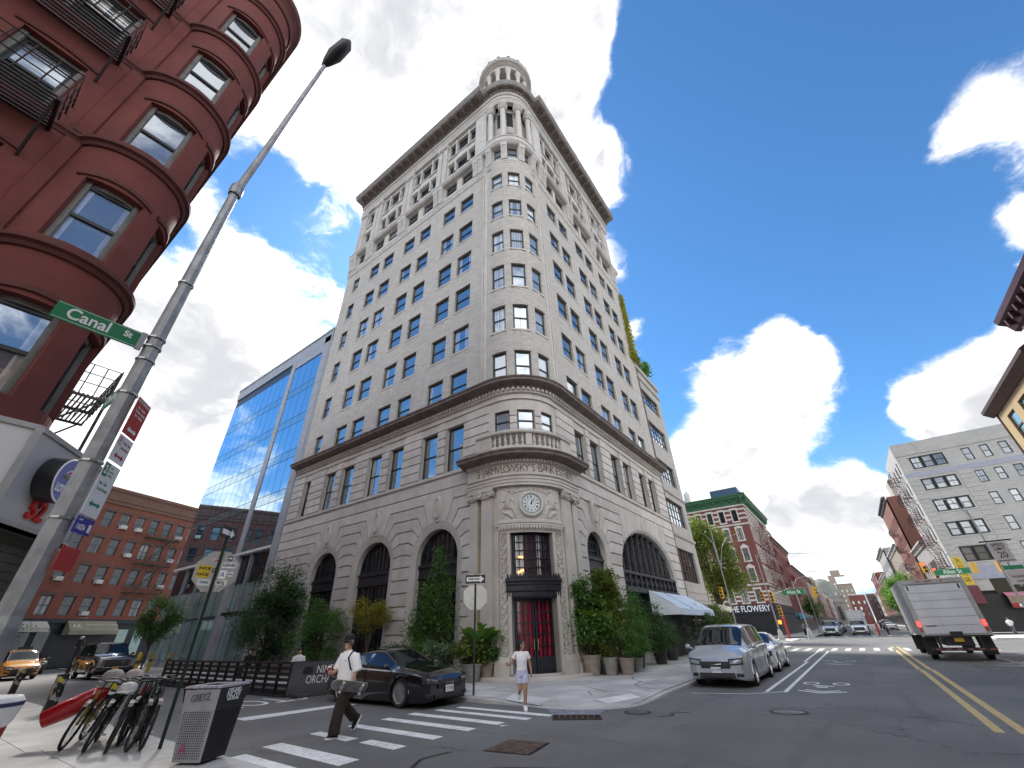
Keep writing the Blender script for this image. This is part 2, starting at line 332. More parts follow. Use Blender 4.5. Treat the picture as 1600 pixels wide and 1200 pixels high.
M_ASPH=asphalt(); M_CONC=concrete('sidewalk_concrete',(.54,.525,.50)); M_KERB=concrete('kerb_granite',(.46,.46,.46)); M_PAD=concrete('new_concrete',(.78,.77,.74))
M_WHITE=paint('road_paint_white',(.93,.93,.91),.5); M_YEL=paint('road_paint_yellow',(.66,.48,.19),.35); M_WORN=paint('road_paint_worn',(.78,.78,.77),1.0)
M_IRON=mat('cast_iron',(.07,.055,.05),.75,.3,var=.3,vs=9,bump=.8,bs=60); M_DARK=mat('black_paint',(.012,.012,.013),.45,var=.3)
b=MB(); S=1600.; b.add([(-S,-S,0),(S,-S,0),(S,S,0),(-S,S,0)],[(0,1,2,3)]); ROAD=b.build('road',M_ASPH,kind='structure')
def sheet(name,pts,m,z=.004,parent=ROAD):
    b=MB(); b.add([(x,y,z) for x,y in pts],[tuple(range(len(pts)))]); return b.build(name,m,parent)
def rc(x0,x1,y0,y1): return [(x0,y0),(x1,y0),(x1,y1),(x0,y1)]
for x0,x1,y0,y1 in [(4.62,4.98,7.9,9.75),(5.35,5.80,7.48,10.05),(6.50,6.83,8.95,10.36),(6.50,6.85,7.52,8.62),(7.43,7.77,7.48,10.36),(8.36,8.70,7.40,10.34),(9.18,9.52,7.25,10.3),(9.93,10.24,7.0,10.1),(10.55,10.85,6.75,9.85)]:
    sheet('crosswalk_stripe',[(x0,y0),(x1-.03,y0+.02),(x1,y1),(x0+.06,y1)],M_WHITE)
for k in range(14):
    y=4.75-.84*k
    if -1.9<y<-1.2: continue
    sheet('crosswalk_stripe',rc(41.3,45.4,y-.17,y+.17),M_WORN)
for k in range(9): sheet('crosswalk_stripe',rc(79-.3,82.4,3.6-1.6*k,4.1-1.6*k),M_WORN)
for k in range(12): sheet('crosswalk_stripe',rc(50.+2.3*k,50.9+2.3*k,6.6,9.2),M_WORN)
sheet('stop_line',[(6.7,13.55),(9.82,13.25),(9.8,13.72),(6.72,14.2)],M_WHITE)
for y in (-1.34,-1.68):
    for x0,x1 in((12.6,26.0),(26.1,47.5)): sheet('centre_line',rc(x0,x1,y-.075+(.05 if x0>20 else 0),y+.075+(.05 if x0>20 else 0)),M_YEL)
    sheet('centre_line',rc(86,190,y-.07,y+.07),M_YEL)
sheet('lane_line',rc(17.0,40.5,2.44,2.56),M_WHITE); sheet('lane_line',[(16.95,2.93),(30.0,2.87),(30.3,3.02),(40.5,3.05),(40.5,3.17),(30.2,3.14),(29.9,2.99),(16.95,3.05)],M_WHITE)
sheet('lane_line',[(15.8,4.9),(15.9,4.9),(16.35,3.4),(17.2,2.56),(17.05,2.5),(16.2,3.38)],M_WORN)
sheet('lane_line',rc(12,40,-5.0,-4.92),M_WORN)
def sharrow(x,y,m):
    b=MB()
    for s in(-1,1):
        b.add([(x-.35,y,.004),(x-.18,y,.004),(x+.32,y+s*.62,.004),(x+.15,y+s*.62,.004)],[(0,1,2,3)])
        b.add([(x+.0,y,.004),(x+.17,y,.004),(x+.55,y+s*.45,.004),(x+.38,y+s*.45,.004)],[(0,1,2,3)])
    for c in(-.42,.42):
        n=20; b.grid([[(x+2.3+r*1.15*cos(2*PI*i/n),y+c+r*.72*sin(2*PI*i/n),.004) for i in range(n)] for r in(.24,.34)],True)
    b.add([(x+1.45,y-.25,.004),(x+1.62,y-.25,.004),(x+1.75,y+.3,.004),(x+1.55,y+.3,.004)],[(0,1,2,3)]).add([(x+1.1,y-.1,.004),(x+1.3,y-.1,.004),(x+1.35,y+.2,.004),(x+1.15,y+.22,.004)],[(0,1,2,3)])
    return b.build('bike_lane_symbol',m,ROAD)
sharrow(17.4,1.6,M_WHITE); sharrow(28.5,1.5,M_WORN); sharrow(28.6,-4.6,M_WORN)
# BUS-lane style lettering on the side street
o=text('STOP',1.6,Matrix.Translation((8.75,17.1,.004))@Matrix.Rotation(PI,4,'Z')@Matrix.Diagonal((.72,1.5,1,1)),M_WHITE,ROAD,'road_lettering',ext=0)
# ironwork in the road
b=MB(); b.add([(x,y,.006) for x,y in [(7.2,6.02),(8.13,6.16),(8.28,5.30),(7.36,5.13)]],[(0,1,2,3)])
MH=thing('manhole_cover','square studded iron cover set in the asphalt by the crosswalk','manhole cover',(7.75,5.65,0),world=True)
b.build('frame',M_DARK,MH)
b=MB()
for i in range(9):
    for j in range(9):
        u,v=(i+.5)/9,(j+.5)/9; x=7.24*(1-u)*(1-v)+8.10*u*(1-v)+8.25*u*v+7.37*(1-u)*v; y=5.98*(1-u)*(1-v)+6.12*u*(1-v)+5.33*u*v+5.18*(1-u)*v
        b.box(x-.036,x+.036,y-.034,y+.034,.006,.016)
b.build('studs',mat('rust_iron',(.16,.11,.09),.8,.2,var=.35,vs=6),MH)
def roundcover(x,y,r,label):
    t=thing('manhole_cover',label,'manhole cover',(x,y,0))
    MB().lathe([(r+.07,.003),(r+.07,.008),(r+.005,.008),(r+.005,.003)],28).build('ring',M_IRON,t)
    b=MB(); b.lathe([(.001,.008),(r-.012,.008),(r-.012,.002)],28)
    for k in(.3,.55,.8): b.lathe([(r*k,.008),(r*k,.013),(r*k+.03,.013),(r*k+.03,.008)],28)
    b.build('lid',mat('steel_lid',(.22,.215,.21),.5,.6,var=.25,vs=8),t)
roundcover(13.42,2.02,.33,'round pale iron cover in the asphalt ahead of the silver minivan'); roundcover(11.97,5.1,.26,'round dark iron cover beside the storm drain at the kerb')
GR=thing('storm_drain','rusty iron storm drain grate at the kerb ramp','drain',(10.7,6.1,0),world=True)
gx=[(10.62,6.68),(11.12,5.70),(10.74,5.47),(10.20,6.42)]
b=MB(); b.add([(x,y,.004) for x,y in gx],[(0,1,2,3)]); b.build('pit',mat('drain_black',(.012,.01,.01),.9),GR)
for k in range(9):
    f=k/8.; p=[gx[0][i]*(1-f)+gx[1][i]*f for i in(0,1)]; q=[gx[3][i]*(1-f)+gx[2][i]*f for i in(0,1)]
    MB().cyl((*p,.012),(*q,.012),.018,n=6).build('bar',mat('rust_bar',(.15,.07,.05),.8),GR)
for a,c in((0,3),(1,2),(0,1),(3,2)): MB().cyl((*gx[a],.012),(*gx[c],.012),.022,n=6).build('frame',M_IRON,GR)
# patched and worn areas of the roadway
def patchm(name,k):
    m=M_ASPH.copy(); m.name=name; t=NT(m.node_tree); p=t.n['Principled BSDF']; l=p.inputs['Base Color'].links[0].from_socket; n=t.new('ShaderNodeVectorMath',operation='SCALE'); t.link(l,n.inputs[0]); n.inputs['Scale'].default_value=k; t.link(n.outputs[0],p.inputs['Base Color']); return m
PD,PL=patchm('asphalt_dark_patch',.90),patchm('asphalt_pale_patch',1.08)
for P,m_ in (([(12.2,-.4),(14.6,-.5),(14.7,1.1),(12.3,1.2)],PD),([(8.9,4.0),(11.2,3.7),(11.3,4.8),(9.1,5.1)],PL),([(19.5,-.9),(27.5,-1.0),(27.6,.2),(19.4,.3)],PL),([(6.0,1.6),(8.2,1.2),(8.6,2.6),(6.3,3.1)],PD),([(22,-7.9),(31,-8.1),(31,-6.6),(22,-6.4)],PD),([(5.2,18.2),(8.0,18.2),(8.1,24),(5.2,24)],PL),([(31.5,.4),(39.5,.3),(39.5,1.9),(31.4,1.8)],PD)): sheet('asphalt_patch',P,m_,.0025)
# dark tar seams in the asphalt
for pts in ([(4.9,6.9),(5.4,6.55),(5.65,6.2),(6.6,5.05),(7.0,4.2)],[(5.65,6.2),(6.3,6.6),(6.9,6.5)],[(11.6,4.5),(11.9,4.2),(12.2,4.35),(12.5,4.0)]):
    b=MB(); 
    for (x0,y0),(x1,y1) in zip(pts,pts[1:]):
        d=Vector((y0-y1,x1-x0)).normalized()*.035; b.add([(x0-d.x,y0-d.y,.003),(x1-d.x,y1-d.y,.003),(x1+d.x,y1+d.y,.003),(x0+d.x,y0+d.y,.003)],[(0,1,2,3)])
    b.build('tar_seam',mat('tar',(.02,.02,.021),.6),ROAD)
# litter scraps on the roadway
b=MB(); b.add([(9.05,7.05,.006),(9.2,6.95,.02),(9.25,7.02,.008),(9.12,7.14,.012)],[(0,1,2,3)]); b.build('paper_scrap',mat('paper',(.75,.74,.7),.8),label='small white scrap of paper lying in the crosswalk',cat='litter')

# pavements: a raised slab body with a granite kerb and separate paving slabs
def arc(cx,cy,r,a0,a1,n=8): return [(cx+r*cos(rad(a0+(a1-a0)*i/n)),cy+r*sin(rad(a0+(a1-a0)*i/n))) for i in range(n+1)]
def sidewalk(name,outline,z=.125,m=M_CONC):
    b=MB(); b.prism(outline,lambda x,y:(x,y,-.05),lambda x,y:(x,y,z)); return b.build(name,m,kind='structure')
def kerb(line,parent,w=.16,z=.13,h0=-.05):
    b=MB(); N=len(line); rows=[]
    for i,(x,y) in enumerate(line):
        a=Vector(line[max(i-1,0)]); c=Vector(line[min(i+1,N-1)]); d=(c-a).normalized(); n=Vector((-d.y,d.x))
        k=z if not isinstance(z,(list,tuple)) else z[i]
        rows.append([(x,y,h0),(x,y,k-.02),(x+n.x*.02,y+n.y*.02,k),(x+n.x*w,y+n.y*w,k),(x+n.x*w,y+n.y*w,h0)])
    b.grid(rows); return b.build('kerb',M_KERB,parent)
# bank corner: kerb dips to the road at the ramp
KL=[(11.62,60.)]+[(11.62,y) for y in(30,18,12)]+[(11.58,9.3),(11.56,8.4),(11.56,7.7)]+arc(13.45,7.25,1.9,180,270,8)+[(14.6,5.35),(20,5.35),(30,5.35),(47,5.35)]
KZ=[.13]*4+[.11,.05,.03]+[.02]*3+[.015]*3+[.02,.03,.045]+[.09,.13,.13,.13]
out=[(x+.10,y+.10) if True else 0 for x,y in KL]+[(47,9.9),(19.2,9.9),(16.4,12.5),(16.4,60)]
SW1=sidewalk('sidewalk',out,.012); kerb(KL,SW1,z=KZ[:len(KL)])
def slabs(parent,x0,x1,y0,y1,nx,ny,zf,inside,m=M_CONC,jit=.0,T=.3):
    for i in range(nx):
        for j in range(ny):
            g=.006; a,c=x0+(x1-x0)*i/nx+g,x0+(x1-x0)*(i+1)/nx-g; e,f=y0+(y1-y0)*j/ny+g,y0+(y1-y0)*(j+1)/ny-g
            P=[(a,e),(c,e),(c,f),(a,f)]; P=inside(P)
            if len(P)<3: continue
            b=MB(); n=len(P); b.add([(x,y,zf(x,y)-.06) for x,y in P]+[(x,y,zf(x,y)) for x,y in P],[tuple(range(n,2*n))]+[(k,(k+1)%n,n+(k+1)%n,n+k) for k in range(n)])
            b.build('paving_slab',m,parent)
def clip(P,px,py,nx,ny):   # keep n.(p)>=c
    out=[]
    for i,(x,y) in enumerate(P):
        X,Y=P[(i+1)%len(P)]; s=(x-px)*nx+(y-py)*ny; t=(X-px)*nx+(Y-py)*ny
        if s>=0: out.append((x,y))
        if s*t<0: f=s/(s-t); out.append((x+(X-x)*f,y+(Y-y)*f))
    return out
def in1(P):
    P=clip(P,11.79,0,1,0); P=clip(P,0,5.52,0,1) if P else P
    for a in(190,202,214,225,236,248,260):
        if P: P=clip(P,13.45+1.73*cos(rad(a)),7.25+1.73*sin(rad(a)),-cos(rad(a)),-sin(rad(a)))
    return P
def z1(x,y):
    # rises from the kerb ramp to the full pavement height
    d=math.hypot(x-11.6,y-6.2); return .03+.105*min(1,max(0,(d-1.3)/2.2))
slabs(SW1,11.7,16.5,5.45,13.65,4,6,z1,in1); slabs(SW1,11.7,16.5,13.65,34,4,13,z1,in1); slabs(SW1,16.5,47,5.45,10.3,20,4,z1,in1)
sheet('ramp_pad',[(11.72,8.95),(12.68,9.4),(12.6,7.98),(11.62,7.72)],M_PAD,.142,SW1).location.z=-.06
for n_,P in(('ramp_pad',[(13.2,6.85),(14.2,6.2),(13.82,5.72),(12.72,6.22)]),):
    b=MB(); b.add([(x,y,z1(x,y)+.005) for x,y in P],[(0,1,2,3)]); b.build(n_,M_PAD,SW1)
for c in SW1.children:
    if c.name=='ramp_pad':
        me=c.data
        for v in me.vertices: v.co.z=z1(v.co.x,v.co.y)+.065
b=MB(); b.add([(x,y,.010) for x,y in [(11.55,7.45),(10.80,6.85),(10.9,6.3),(11.27,5.78),(12.2,5.98),(11.8,6.4),(11.6,6.9)]],[tuple(range(7))]); b.build('ramp_apron',mat('worn_ramp',(.25,.27,.31),.6,var=.35,vs=5),SW1)
# dark cracks on the corner pavement
for pts in ([(14.3,5.9),(14.6,6.5),(14.4,7.1),(14.9,7.9)],[(15.2,5.75),(15.5,6.4),(16.1,6.8),(17.2,7.0)],[(14.9,5.8),(15.05,6.2)],[(16.0,5.9),(16.6,6.6),(17.8,7.6),(18.6,7.9)],[(13.7,7.2),(14.2,7.6)]):
    b=MB()
    for (x0,y0),(x1,y1) in zip(pts,pts[1:]):
        d=Vector((y0-y1,x1-x0)).normalized()*.016; b.add([(x0-d.x,y0-d.y,z1(x0,y0)+.004),(x1-d.x,y1-d.y,z1(x1,y1)+.004),(x1+d.x,y1+d.y,z1(x1,y1)+.004),(x0+d.x,y0+d.y,z1(x0,y0)+.004)],[(0,1,2,3)])
    b.build('crack',mat('crack_fill',(.03,.03,.03),.8),SW1)
# near left corner
KL2=[(-80,5.4),(0,5.4),(1.6,5.5)]+arc(2.0,7.9,2.4,270,360,8)+[(4.4,12),(4.4,20),(4.4,70)]
SW2=sidewalk('sidewalk',[(x-.1,y+.08) for x,y in KL2]+[(-80,70)],.07); kerb(KL2,SW2)
slabs(SW2,-3.2,4.3,5.5,13,5,5,lambda x,y:.13,lambda P:clip(clip(P,4.24,0,-1,0),3.5,6.2,-.7,.7)); slabs(SW2,.9,4.3,13,33,2,13,lambda x,y:.13,lambda P:clip(P,4.24,0,-1,0))
SW3=sidewalk('sidewalk',[(80.5,5.6),(400,5.6),(400,40),(79,40),(79,7)],.13); kerb([(79,60),(79,7),(80.5,5.6),(400,5.6)],SW3)
SW4=sidewalk('sidewalk',[(-60,-8.9),(45,-8.9),(47,-11),(47,-60),(-60,-60)],.13); kerb([(47,-60),(47,-11),(45,-8.9),(-60,-8.9)],SW4)
SW5=sidewalk('sidewalk',[(81,-8.9),(400,-8.9),(400,-60),(79,-60),(79,-11)],.13); kerb([(400,-8.9),(81,-8.9),(79,-11),(79,-60)],SW5)
# ================================================================ the bank building on the corner
R0=2.4; CXY=(18.4,12.75); Q=R0*PI/4          # rounded corner: centre, radius, half its length
def BK(u,d,z):
    if u<-Q: return (16.-d,12.75+(-u-Q),z)
    if u>Q: return (18.4+(u-Q),10.35-d,z)
    a=rad(225)+u/R0; r=R0+d; return (CXY[0]+r*cos(a),CXY[1]+r*sin(a),z)
yl=lambda y:-(y-12.75)-Q
xr=lambda x:x-18.4+Q
UL,UR=yl(33.5),xr(37.)
def us_of(a,c,st=.22):
    out=[a]
    if a<-Q<c: out.append(-Q)
    lo,hi=max(a,-Q),min(c,Q)
    if hi>lo:
        n=max(1,math.ceil((hi-lo)/st)); out+=[lo+(hi-lo)*i/n for i in range(n+1)]
    if a<Q<c: out.append(Q)
    out.append(c); r=[]
    for x in sorted(out):
        if not r or x-r[-1]>1e-5: r.append(x)
    return r
STONE=mat('limestone',(.56,.525,.485),.8,var=.12,vs=.9,bump=.4,bs=28,streak=.3,dirt=(.33,.295,.27))
STONE2=mat('limestone_block',(.57,.535,.495),.8,var=.11,vs=1.6,bump=.4,bs=26,streak=.34,dirt=(.34,.30,.27),rnd=.09)
PALE=mat('terracotta_pale',(.54,.515,.485),.75,var=.13,vs=1.5,bump=.25,bs=20,streak=.3)
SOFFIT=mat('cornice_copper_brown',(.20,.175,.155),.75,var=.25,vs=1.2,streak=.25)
DKCORN=mat('cornice_dark_cap',(.17,.135,.12),.7,var=.3,vs=2,streak=.4)
BRICK=brickmat('buff_brick',(.50,.47,.43),(.40,.38,.35),.42,.135,.012,.13,streak=.3)
FRM=mat('window_frame_black',(.018,.022,.020),.4,var=.2); BRONZE=mat('bronze_dark',(.028,.030,.040),.45,.3,var=.25,vs=4)
GL=glassmat('window_glass',(.06,.085,.11),.5,.42,curtain=(.55,.57,.6),curt=.45)
GL2=glassmat('window_glass_curtain',(.26,.31,.38),.3,.26,curtain=(.62,.64,.68),curt=1.)
GLD=glassmat('window_glass_dark',(.016,.018,.024),.5,.05)
BANK=thing('bank_building','tall grey limestone bank tower with rounded clock corner and columned rooftop belvedere','building',(22,18,0),world=True)
LC=[(14.9,16.4),(17.05,18.5),(20.15,21.6),(22.35,23.85),(25.4,26.95),(27.65,29.1),(30.95,32.0)]
RC=[(20.75,22.3),(22.8,24.4),(25.95,27.6),(28.05,29.7),(31.15,32.75),(33.2,34.85)]
TC=[(-1.95,-.98),(-.5,.5),(.98,1.95)]        # windows of the rounded corner
WU=[(yl(b),yl(a)) for a,b in LC]+[(xr(a),xr(b)) for a,b in RC]
FL=[(14.25,16.3),(17.95,20.0),(21.65,23.8),(25.35,27.45),(29.1,31.05),(32.95,34.75)]
# brick shaft
ops=[(a,c,z0,z1) for a,c in WU+TC for z0,z1 in FL]
b=MB()
for (ua,ub,d) in((UL,-2.45,0.),(-2.45,2.45,.07),(2.45,UR,0.)):
    wallgrid(b,BK,ua,ub,13.9,36.4,[o for o in ops if o[0]>=ua and o[1]<=ub],.34,step=.2 if d else 99,d=d)
b.build('brick_wall',BRICK,BANK)
for i,(a,c) in enumerate(WU+TC):
    tur=i>=len(WU)
    for z0,z1 in FL:
        sash(BANK,BK,a,c,z0,z1,-.10 if tur else -.16,FRM,GL2 if tur else GL,.20 if z0>15 else None,sm=STONE,fw=.11)
# quoin strips where the rounded corner meets the flat fronts
for s in(-1,1):
    b=MB()
    for k,(p,q,d) in enumerate(((2.40,2.52,.10),(2.55,2.68,.06),(2.71,2.80,.12))): b.fbox(BK,min(s*p,s*q),max(s*p,s*q),-.05,d,13.9,36.3)
    b.build('corner_strip',STONE,BANK)
    # flat arch heads over the corner windows
for a,c in TC:
    for z0,z1 in FL:
        b=MB(); n=7
        for k in range(n):
            u0=a-.12+(c-a+.24)*k/n; u1=a-.12+(c-a+.24)*(k+1)/n-.012; b.fbox(BK,u0,u1,.05,.085,z1+.01,z1+.42+(.07 if k==3 else 0))
        b.build('flat_arch',BRICK,BANK)
# ---- middle cornice above the rusticated floors
uall=us_of(UL,UR,.16)
MB().fsweep(BK,[(.0,12.95),(.10,12.95),(.10,13.08),(.06,13.1),(.06,13.28),(.16,13.30),(.2,13.36),(.2,13.62),(.0,13.62)],uall).build('frieze_moulding',STONE,BANK)
MB().fsweep(BK,[(.0,13.58),(.30,13.60),(.34,13.68),(.72,13.76),(.80,13.80),(.80,13.90),(.88,13.98),(.88,14.04),(.1,14.2),(.0,14.2)],uall).build('cornice',DKCORN,BANK)
b=MB(); u=UL+.1
while u<UR-.1: b.fbox(BK,u,u+.13,.19,.33,13.42,13.58); u+=.26
b.build('dentils',STONE,BANK,kind='stuff')
b=MB(); u=UL+.1
while u<UR-.1: b.fbox(BK,u,u+.05,.15,.215,13.30,13.40); u+=.1
b.build('bead_course',STONE,BANK,kind='stuff')
# ---- third storey: tall paired windows between banded piers
Z3=(9.65,12.45)
ops3=[(a,c,*Z3) for a,c in WU]+[(a*.93-.02,c*.93+.02,11.0,12.3) for a,c in TC]
b=MB(); wallgrid(b,BK,UL,UR,9.25,13.0,ops3,.42,step=.24)
b.build('third_floor_wall',STONE,BANK)
for a,c in WU: sash(BANK,BK,a,c,*Z3,-.25,FRM,GL,.16,sm=STONE,fw=.11)
for a,c in TC: sash(BANK,BK,a*.93-.02,c*.93+.02,11.0,12.3,-.12,FRM,GL2,None,fw=.1)
HC=.62
def blocks(us,z0,z1,nb,d1=.10,g=.036,parent=BANK,m=STONE2):
    h=(z1-z0)/nb
    for a,c in us:
        n=max(1,math.ceil((min(c,Q)-max(a,-Q))/.3)) if min(c,Q)>max(a,-Q) else 1
        for k in range(nb): MB().fbox(BK,a,c,-.02,d1,z0+k*h+g,z0+(k+1)*h-g,n).build('stone_block',m,parent)
edges=sorted(WU); piers=[]; prev=UL
for a,c in edges:
    if a-prev>.05: piers.append((prev,a))
    prev=c
piers.append((prev,UR))
P3=[]
for a,c in piers:
    if a<0<c: P3+=[(a,-2.2),(2.2,c)]
    else: P3.append((a,c))
blocks(P3,9.65,12.9,6)
blocks([(-.93*.98+.02,-.5*.93-.03),(.5*.93+.03,.93*.98-.02)],11.0,12.35,3,.06)
MB().fsweep(BK,[(0,9.42),(.10,9.42),(.12,9.46),(.12,9.6),(0,9.64)],us_of(UL,-3.4)).build('sill_course',STONE,BANK)
MB().fsweep(BK,[(0,9.42),(.10,9.42),(.12,9.46),(.12,9.6),(0,9.64)],us_of(3.4,UR)).build('sill_course',STONE,BANK)
# ---- rusticated base with arches: (centre u, spring z, half width, rise, ring)
ARCH=[(yl(26.95),5.15,1.42,1.45,.40),(yl(21.83),5.1,1.55,1.5,.40),(yl(16.62),5.1,1.5,1.5,.40),(xr(22.02),5.3,1.13,1.15,.36),(xr(30.15),4.75,4.95,2.72,.16)]
ZB=[.55+.623*k for k in range(15)]  # course joints up to 9.27
def joint(A,s,z):
    """points of the joint at height z from far to the arch A on side s (-1 left, 1 right)"""
    c,zs,a,r,t=A; a+=t; r+=t; dz=z-zs
    if dz<=.01: return [(c+s*a,z)],0.
    if a>4:        # the wide arch: plain joints that butt against it, then upright flutes
        if dz<r*.55: th=math.asin(dz/r); return [(c+s*a*cos(th),z)],th
        if dz<r+.45: return [(c+s*a*.86,z)],math.acos(.86)
        return [(c,z)],PI/2
    if dz>r+1.25: return [(c,z)],PI/2
    w=max(.62,(a+.42)*cos(min(1.25,dz*.36))); th=math.atan2(dz,w)
    if math.hypot(w,dz)<max(a,r)+.1: w=math.sqrt(max(.0,(a+.12)**2-dz*dz))+.05; th=math.atan2(dz,w)
    return [(c+s*w,z),(c+s*a*cos(th),zs+r*sin(th))],th
def arcpts(A,s,t0,t1):
    c,zs,a,r,t=A; a+=t; r+=t; n=max(1,int(abs(t1-t0)/.16)); return [(c+s*a*cos(t0+(t1-t0)*i/n),zs+r*sin(t0+(t1-t0)*i/n)) for i in range(1,n)]
segs=[((None,UL),(ARCH[0],-1))]+[((ARCH[i],1),(ARCH[i+1],-1)) for i in(0,1)]+[((ARCH[2],1),(None,-2.95)),((None,2.95),(ARCH[3],-1)),((ARCH[3],1),(ARCH[4],-1)),((ARCH[4],1),(None,UR))]
WB=[]
for (A,sa),(B,sb) in segs:
    wallb=MB(); WB.append(wallb)
    for k in range(14):
        z0,z1=ZB[k],ZB[k+1]
        for g,tgt in((0.,'wall'),(.036,'block')):
            def side(X,s,z0,z1):
                if X is None: return [(s,z0)],[],[(s,z1)]
                p0,t0=joint(X,s,z0); p1,t1=joint(X,s,z1)
                if abs(p0[-1][0]-X[0])<.01 and abs(p1[-1][0]-X[0])<.01: return p0,[],p1
                mid=arcpts(X,s,t0,t1) if t1>t0+.02 else []
                if t1>=PI/2-.01 and len(p1)==1: mid=mid+[(X[0],X[1]+X[3]+X[4])]
                return p0,mid,p1
            l0,lm,l1=side(A,sa,z0+g,z1-g); r0,rm,r1=side(B,sb,z0+g,z1-g)
            # outline: bottom left(arch)->far ... right(arch) , up the right arc, back along the top, down the left arc
            poly=l0[::-1]+r0+rm+r1[::-1]+l1+lm[::-1]
            pp=[]
            for q in poly:
                if not pp or math.hypot(q[0]-pp[-1][0],q[1]-pp[-1][1])>.004: pp.append(q)
            if max(p[0] for p in pp)-min(p[0] for p in pp)<.05: continue
            if tgt=='wall': wallb.fprism(BK,pp,-.5,.0)
            else: MB().fprism(BK,pp,-.02,.105).build('stone_block',STONE2,BANK)
for q_ in WB: q_.build('base_wall',STONE,BANK)
MB().fsweep(BK,[(-.3,0),(.22,0),(.22,.42),(.14,.5),(.14,.56),(-.3,.56)],us_of(UL,-2.9)).build('plinth',STONE,BANK); MB().fsweep(BK,[(-.3,0),(.22,0),(.22,.42),(.14,.5),(.14,.56),(-.3,.56)],us_of(2.9,UR)).build('plinth',STONE,BANK)
def archwindow(A,grid,name='arched_window',bal=False):
    c,zs,a,r,t=A; n=28; ang=[PI*i/n for i in range(n+1)]; z0=.56
    ring=lambda k:[(c-(a+k),z0)]+[(c-(a+k)*cos(x),zs+(r+k)*sin(x)) for x in ang]+[(c+a+k,z0)]
    b=MB(); I,O=ring(0.),ring(t)
    rows=[[BK(*i[:1],-.42,i[1]),BK(i[0],.0,i[1]),BK((i[0]+o[0])/2,.06,(i[1]+o[1])/2),BK(o[0],.09,o[1]),BK(o[0],-.1,o[1])] for i,o in zip(I,O)]
    b.grid(rows); b.build('archivolt',STONE2,BANK,smooth=30)
    fr=MB(); rr=ring(0.); ri=ring(-.12)
    fr.grid([[BK(o[0],-.30,o[1]),BK(i[0],-.30,i[1]),BK(i[0],-.42,i[1])] for o,i in zip(rr,ri)])
    if not bal:
        fr.fbox(BK,c-a,c+a,-.42,-.26,zs-.78,zs-.28).fbox(BK,c-a,c+a,-.42,-.16,zs-.30,zs-.18).fbox(BK,c-a,c+a,-.42,-.2,zs-.84,zs-.76)
        k=c-a+.1
        while k<c+a-.08: fr.fprism(BK,[(k,zs-.18),(k+.11,zs-.18),(k+.055,zs+.0)],-.24,-.2); k+=.135
        for x in(-a*.62,a*.62): fr.fbox(BK,c+x-.06,c+x+.06,-.42,-.27,z0,zs+r*.76)
    W=fr.build(name,BRONZE,BANK)
    g=MB(); g.add([BK(u,-.40,z) for u,z in ring(0.)],[tuple(range(len(ring(0.))))]); g.build('pane',GLD,W)
    nu,nz=grid; br=MB()
    for i in range(1,nu):
        u=c-a+2*a*i/nu; zt=zs+r*math.sqrt(max(0,1-((u-c)/a)**2))
        br.fbox(BK,u-.02,u+.02,-.385,-.345,z0,zt)
    z=z0+.45
    while z<zs+r-.1:
        h=a if z<zs else a*math.sqrt(max(0,1-((z-zs)/r)**2)); br.fbox(BK,c-h,c+h,-.38,-.35,z-.02,z+.02); z+=.45
    br.build('glazing_bars',BRONZE,W)
    return W
for A in ARCH[:4]: archwindow(A,(9 if A[2]>1.2 else 8,8))
# the wide arch with mullions and a bronze balcony front
A=ARCH[4]; W5=archwindow(A,(2,2),'wide_arched_window',True)
for k in range(9):
    u=A[0]-A[2]*.84+A[2]*1.68*k/8; zt=A[1]+A[3]*math.sqrt(1-((u-A[0])/A[2])**2)
    b=MB(); b.fbox(BK,u-.09,u+.09,-.40,-.24,3.6,zt).fbox(BK,u-.035,u+.035,-.25,-.18,3.6,zt-.05); b.build('mullion',mat('bronze_grey',(.09,.09,.095),.5,.3,var=.2),W5)
b=MB(); b.fbox(BK,A[0]-4.9,A[0]+4.9,-.3,.06,4.62,4.78).fbox(BK,A[0]-4.9,A[0]+4.9,-.3,.14,3.62,3.9).fbox(BK,A[0]-4.9,A[0]+4.9,-.3,-.1,3.9,4.62)
for k in range(12): u=A[0]-4.85+9.7*k/11.; b.fbox(BK,u-.07,u+.07,-.2,.02,3.9,4.62)
for k in range(44): u=A[0]-4.7+9.4*k/43.; b.fprism(BK,[(u,4.0),(u+.08,4.26),(u,4.52),(u-.08,4.26)],-.1,-.04)
b.build('bronze_balcony',BRONZE,BANK)
for k in range(22):     # upright flutes over the wide arch
    u=A[0]-4.2+8.4*k/21.; e=(u-A[0])/5.11; zt=A[1]+2.88*math.sqrt(max(0,1-e*e))
    if zt+.25<8.55: MB().fbox(BK,u-.155,u+.155,.0,.115,zt+.05,8.62).build('voussoir',STONE2,BANK)
# keystone cartouches
for A in ARCH[:4]:
    c=A[0]; z0=A[1]+A[3]+A[4]+.05; b=MB()
    b.fprism(BK,[(c-.34,z0+1.35),(c-.3,z0+.2),(c-.12,z0-.1),(c+.12,z0-.1),(c+.3,z0+.2),(c+.34,z0+1.35)],-.02,.13)
    n=18; ov=lambda k,d:[BK(c+.22*k*cos(2*PI*i/n),d,z0+.68+.52*k*sin(2*PI*i/n)) for i in range(n)]
    b.grid([ov(1.25,.12),ov(1.15,.24),ov(.9,.24),ov(.8,.15),ov(.4,.2),ov(.02,.22)],True)
    b.build('keystone_cartouche',STONE,BANK,smooth=40)
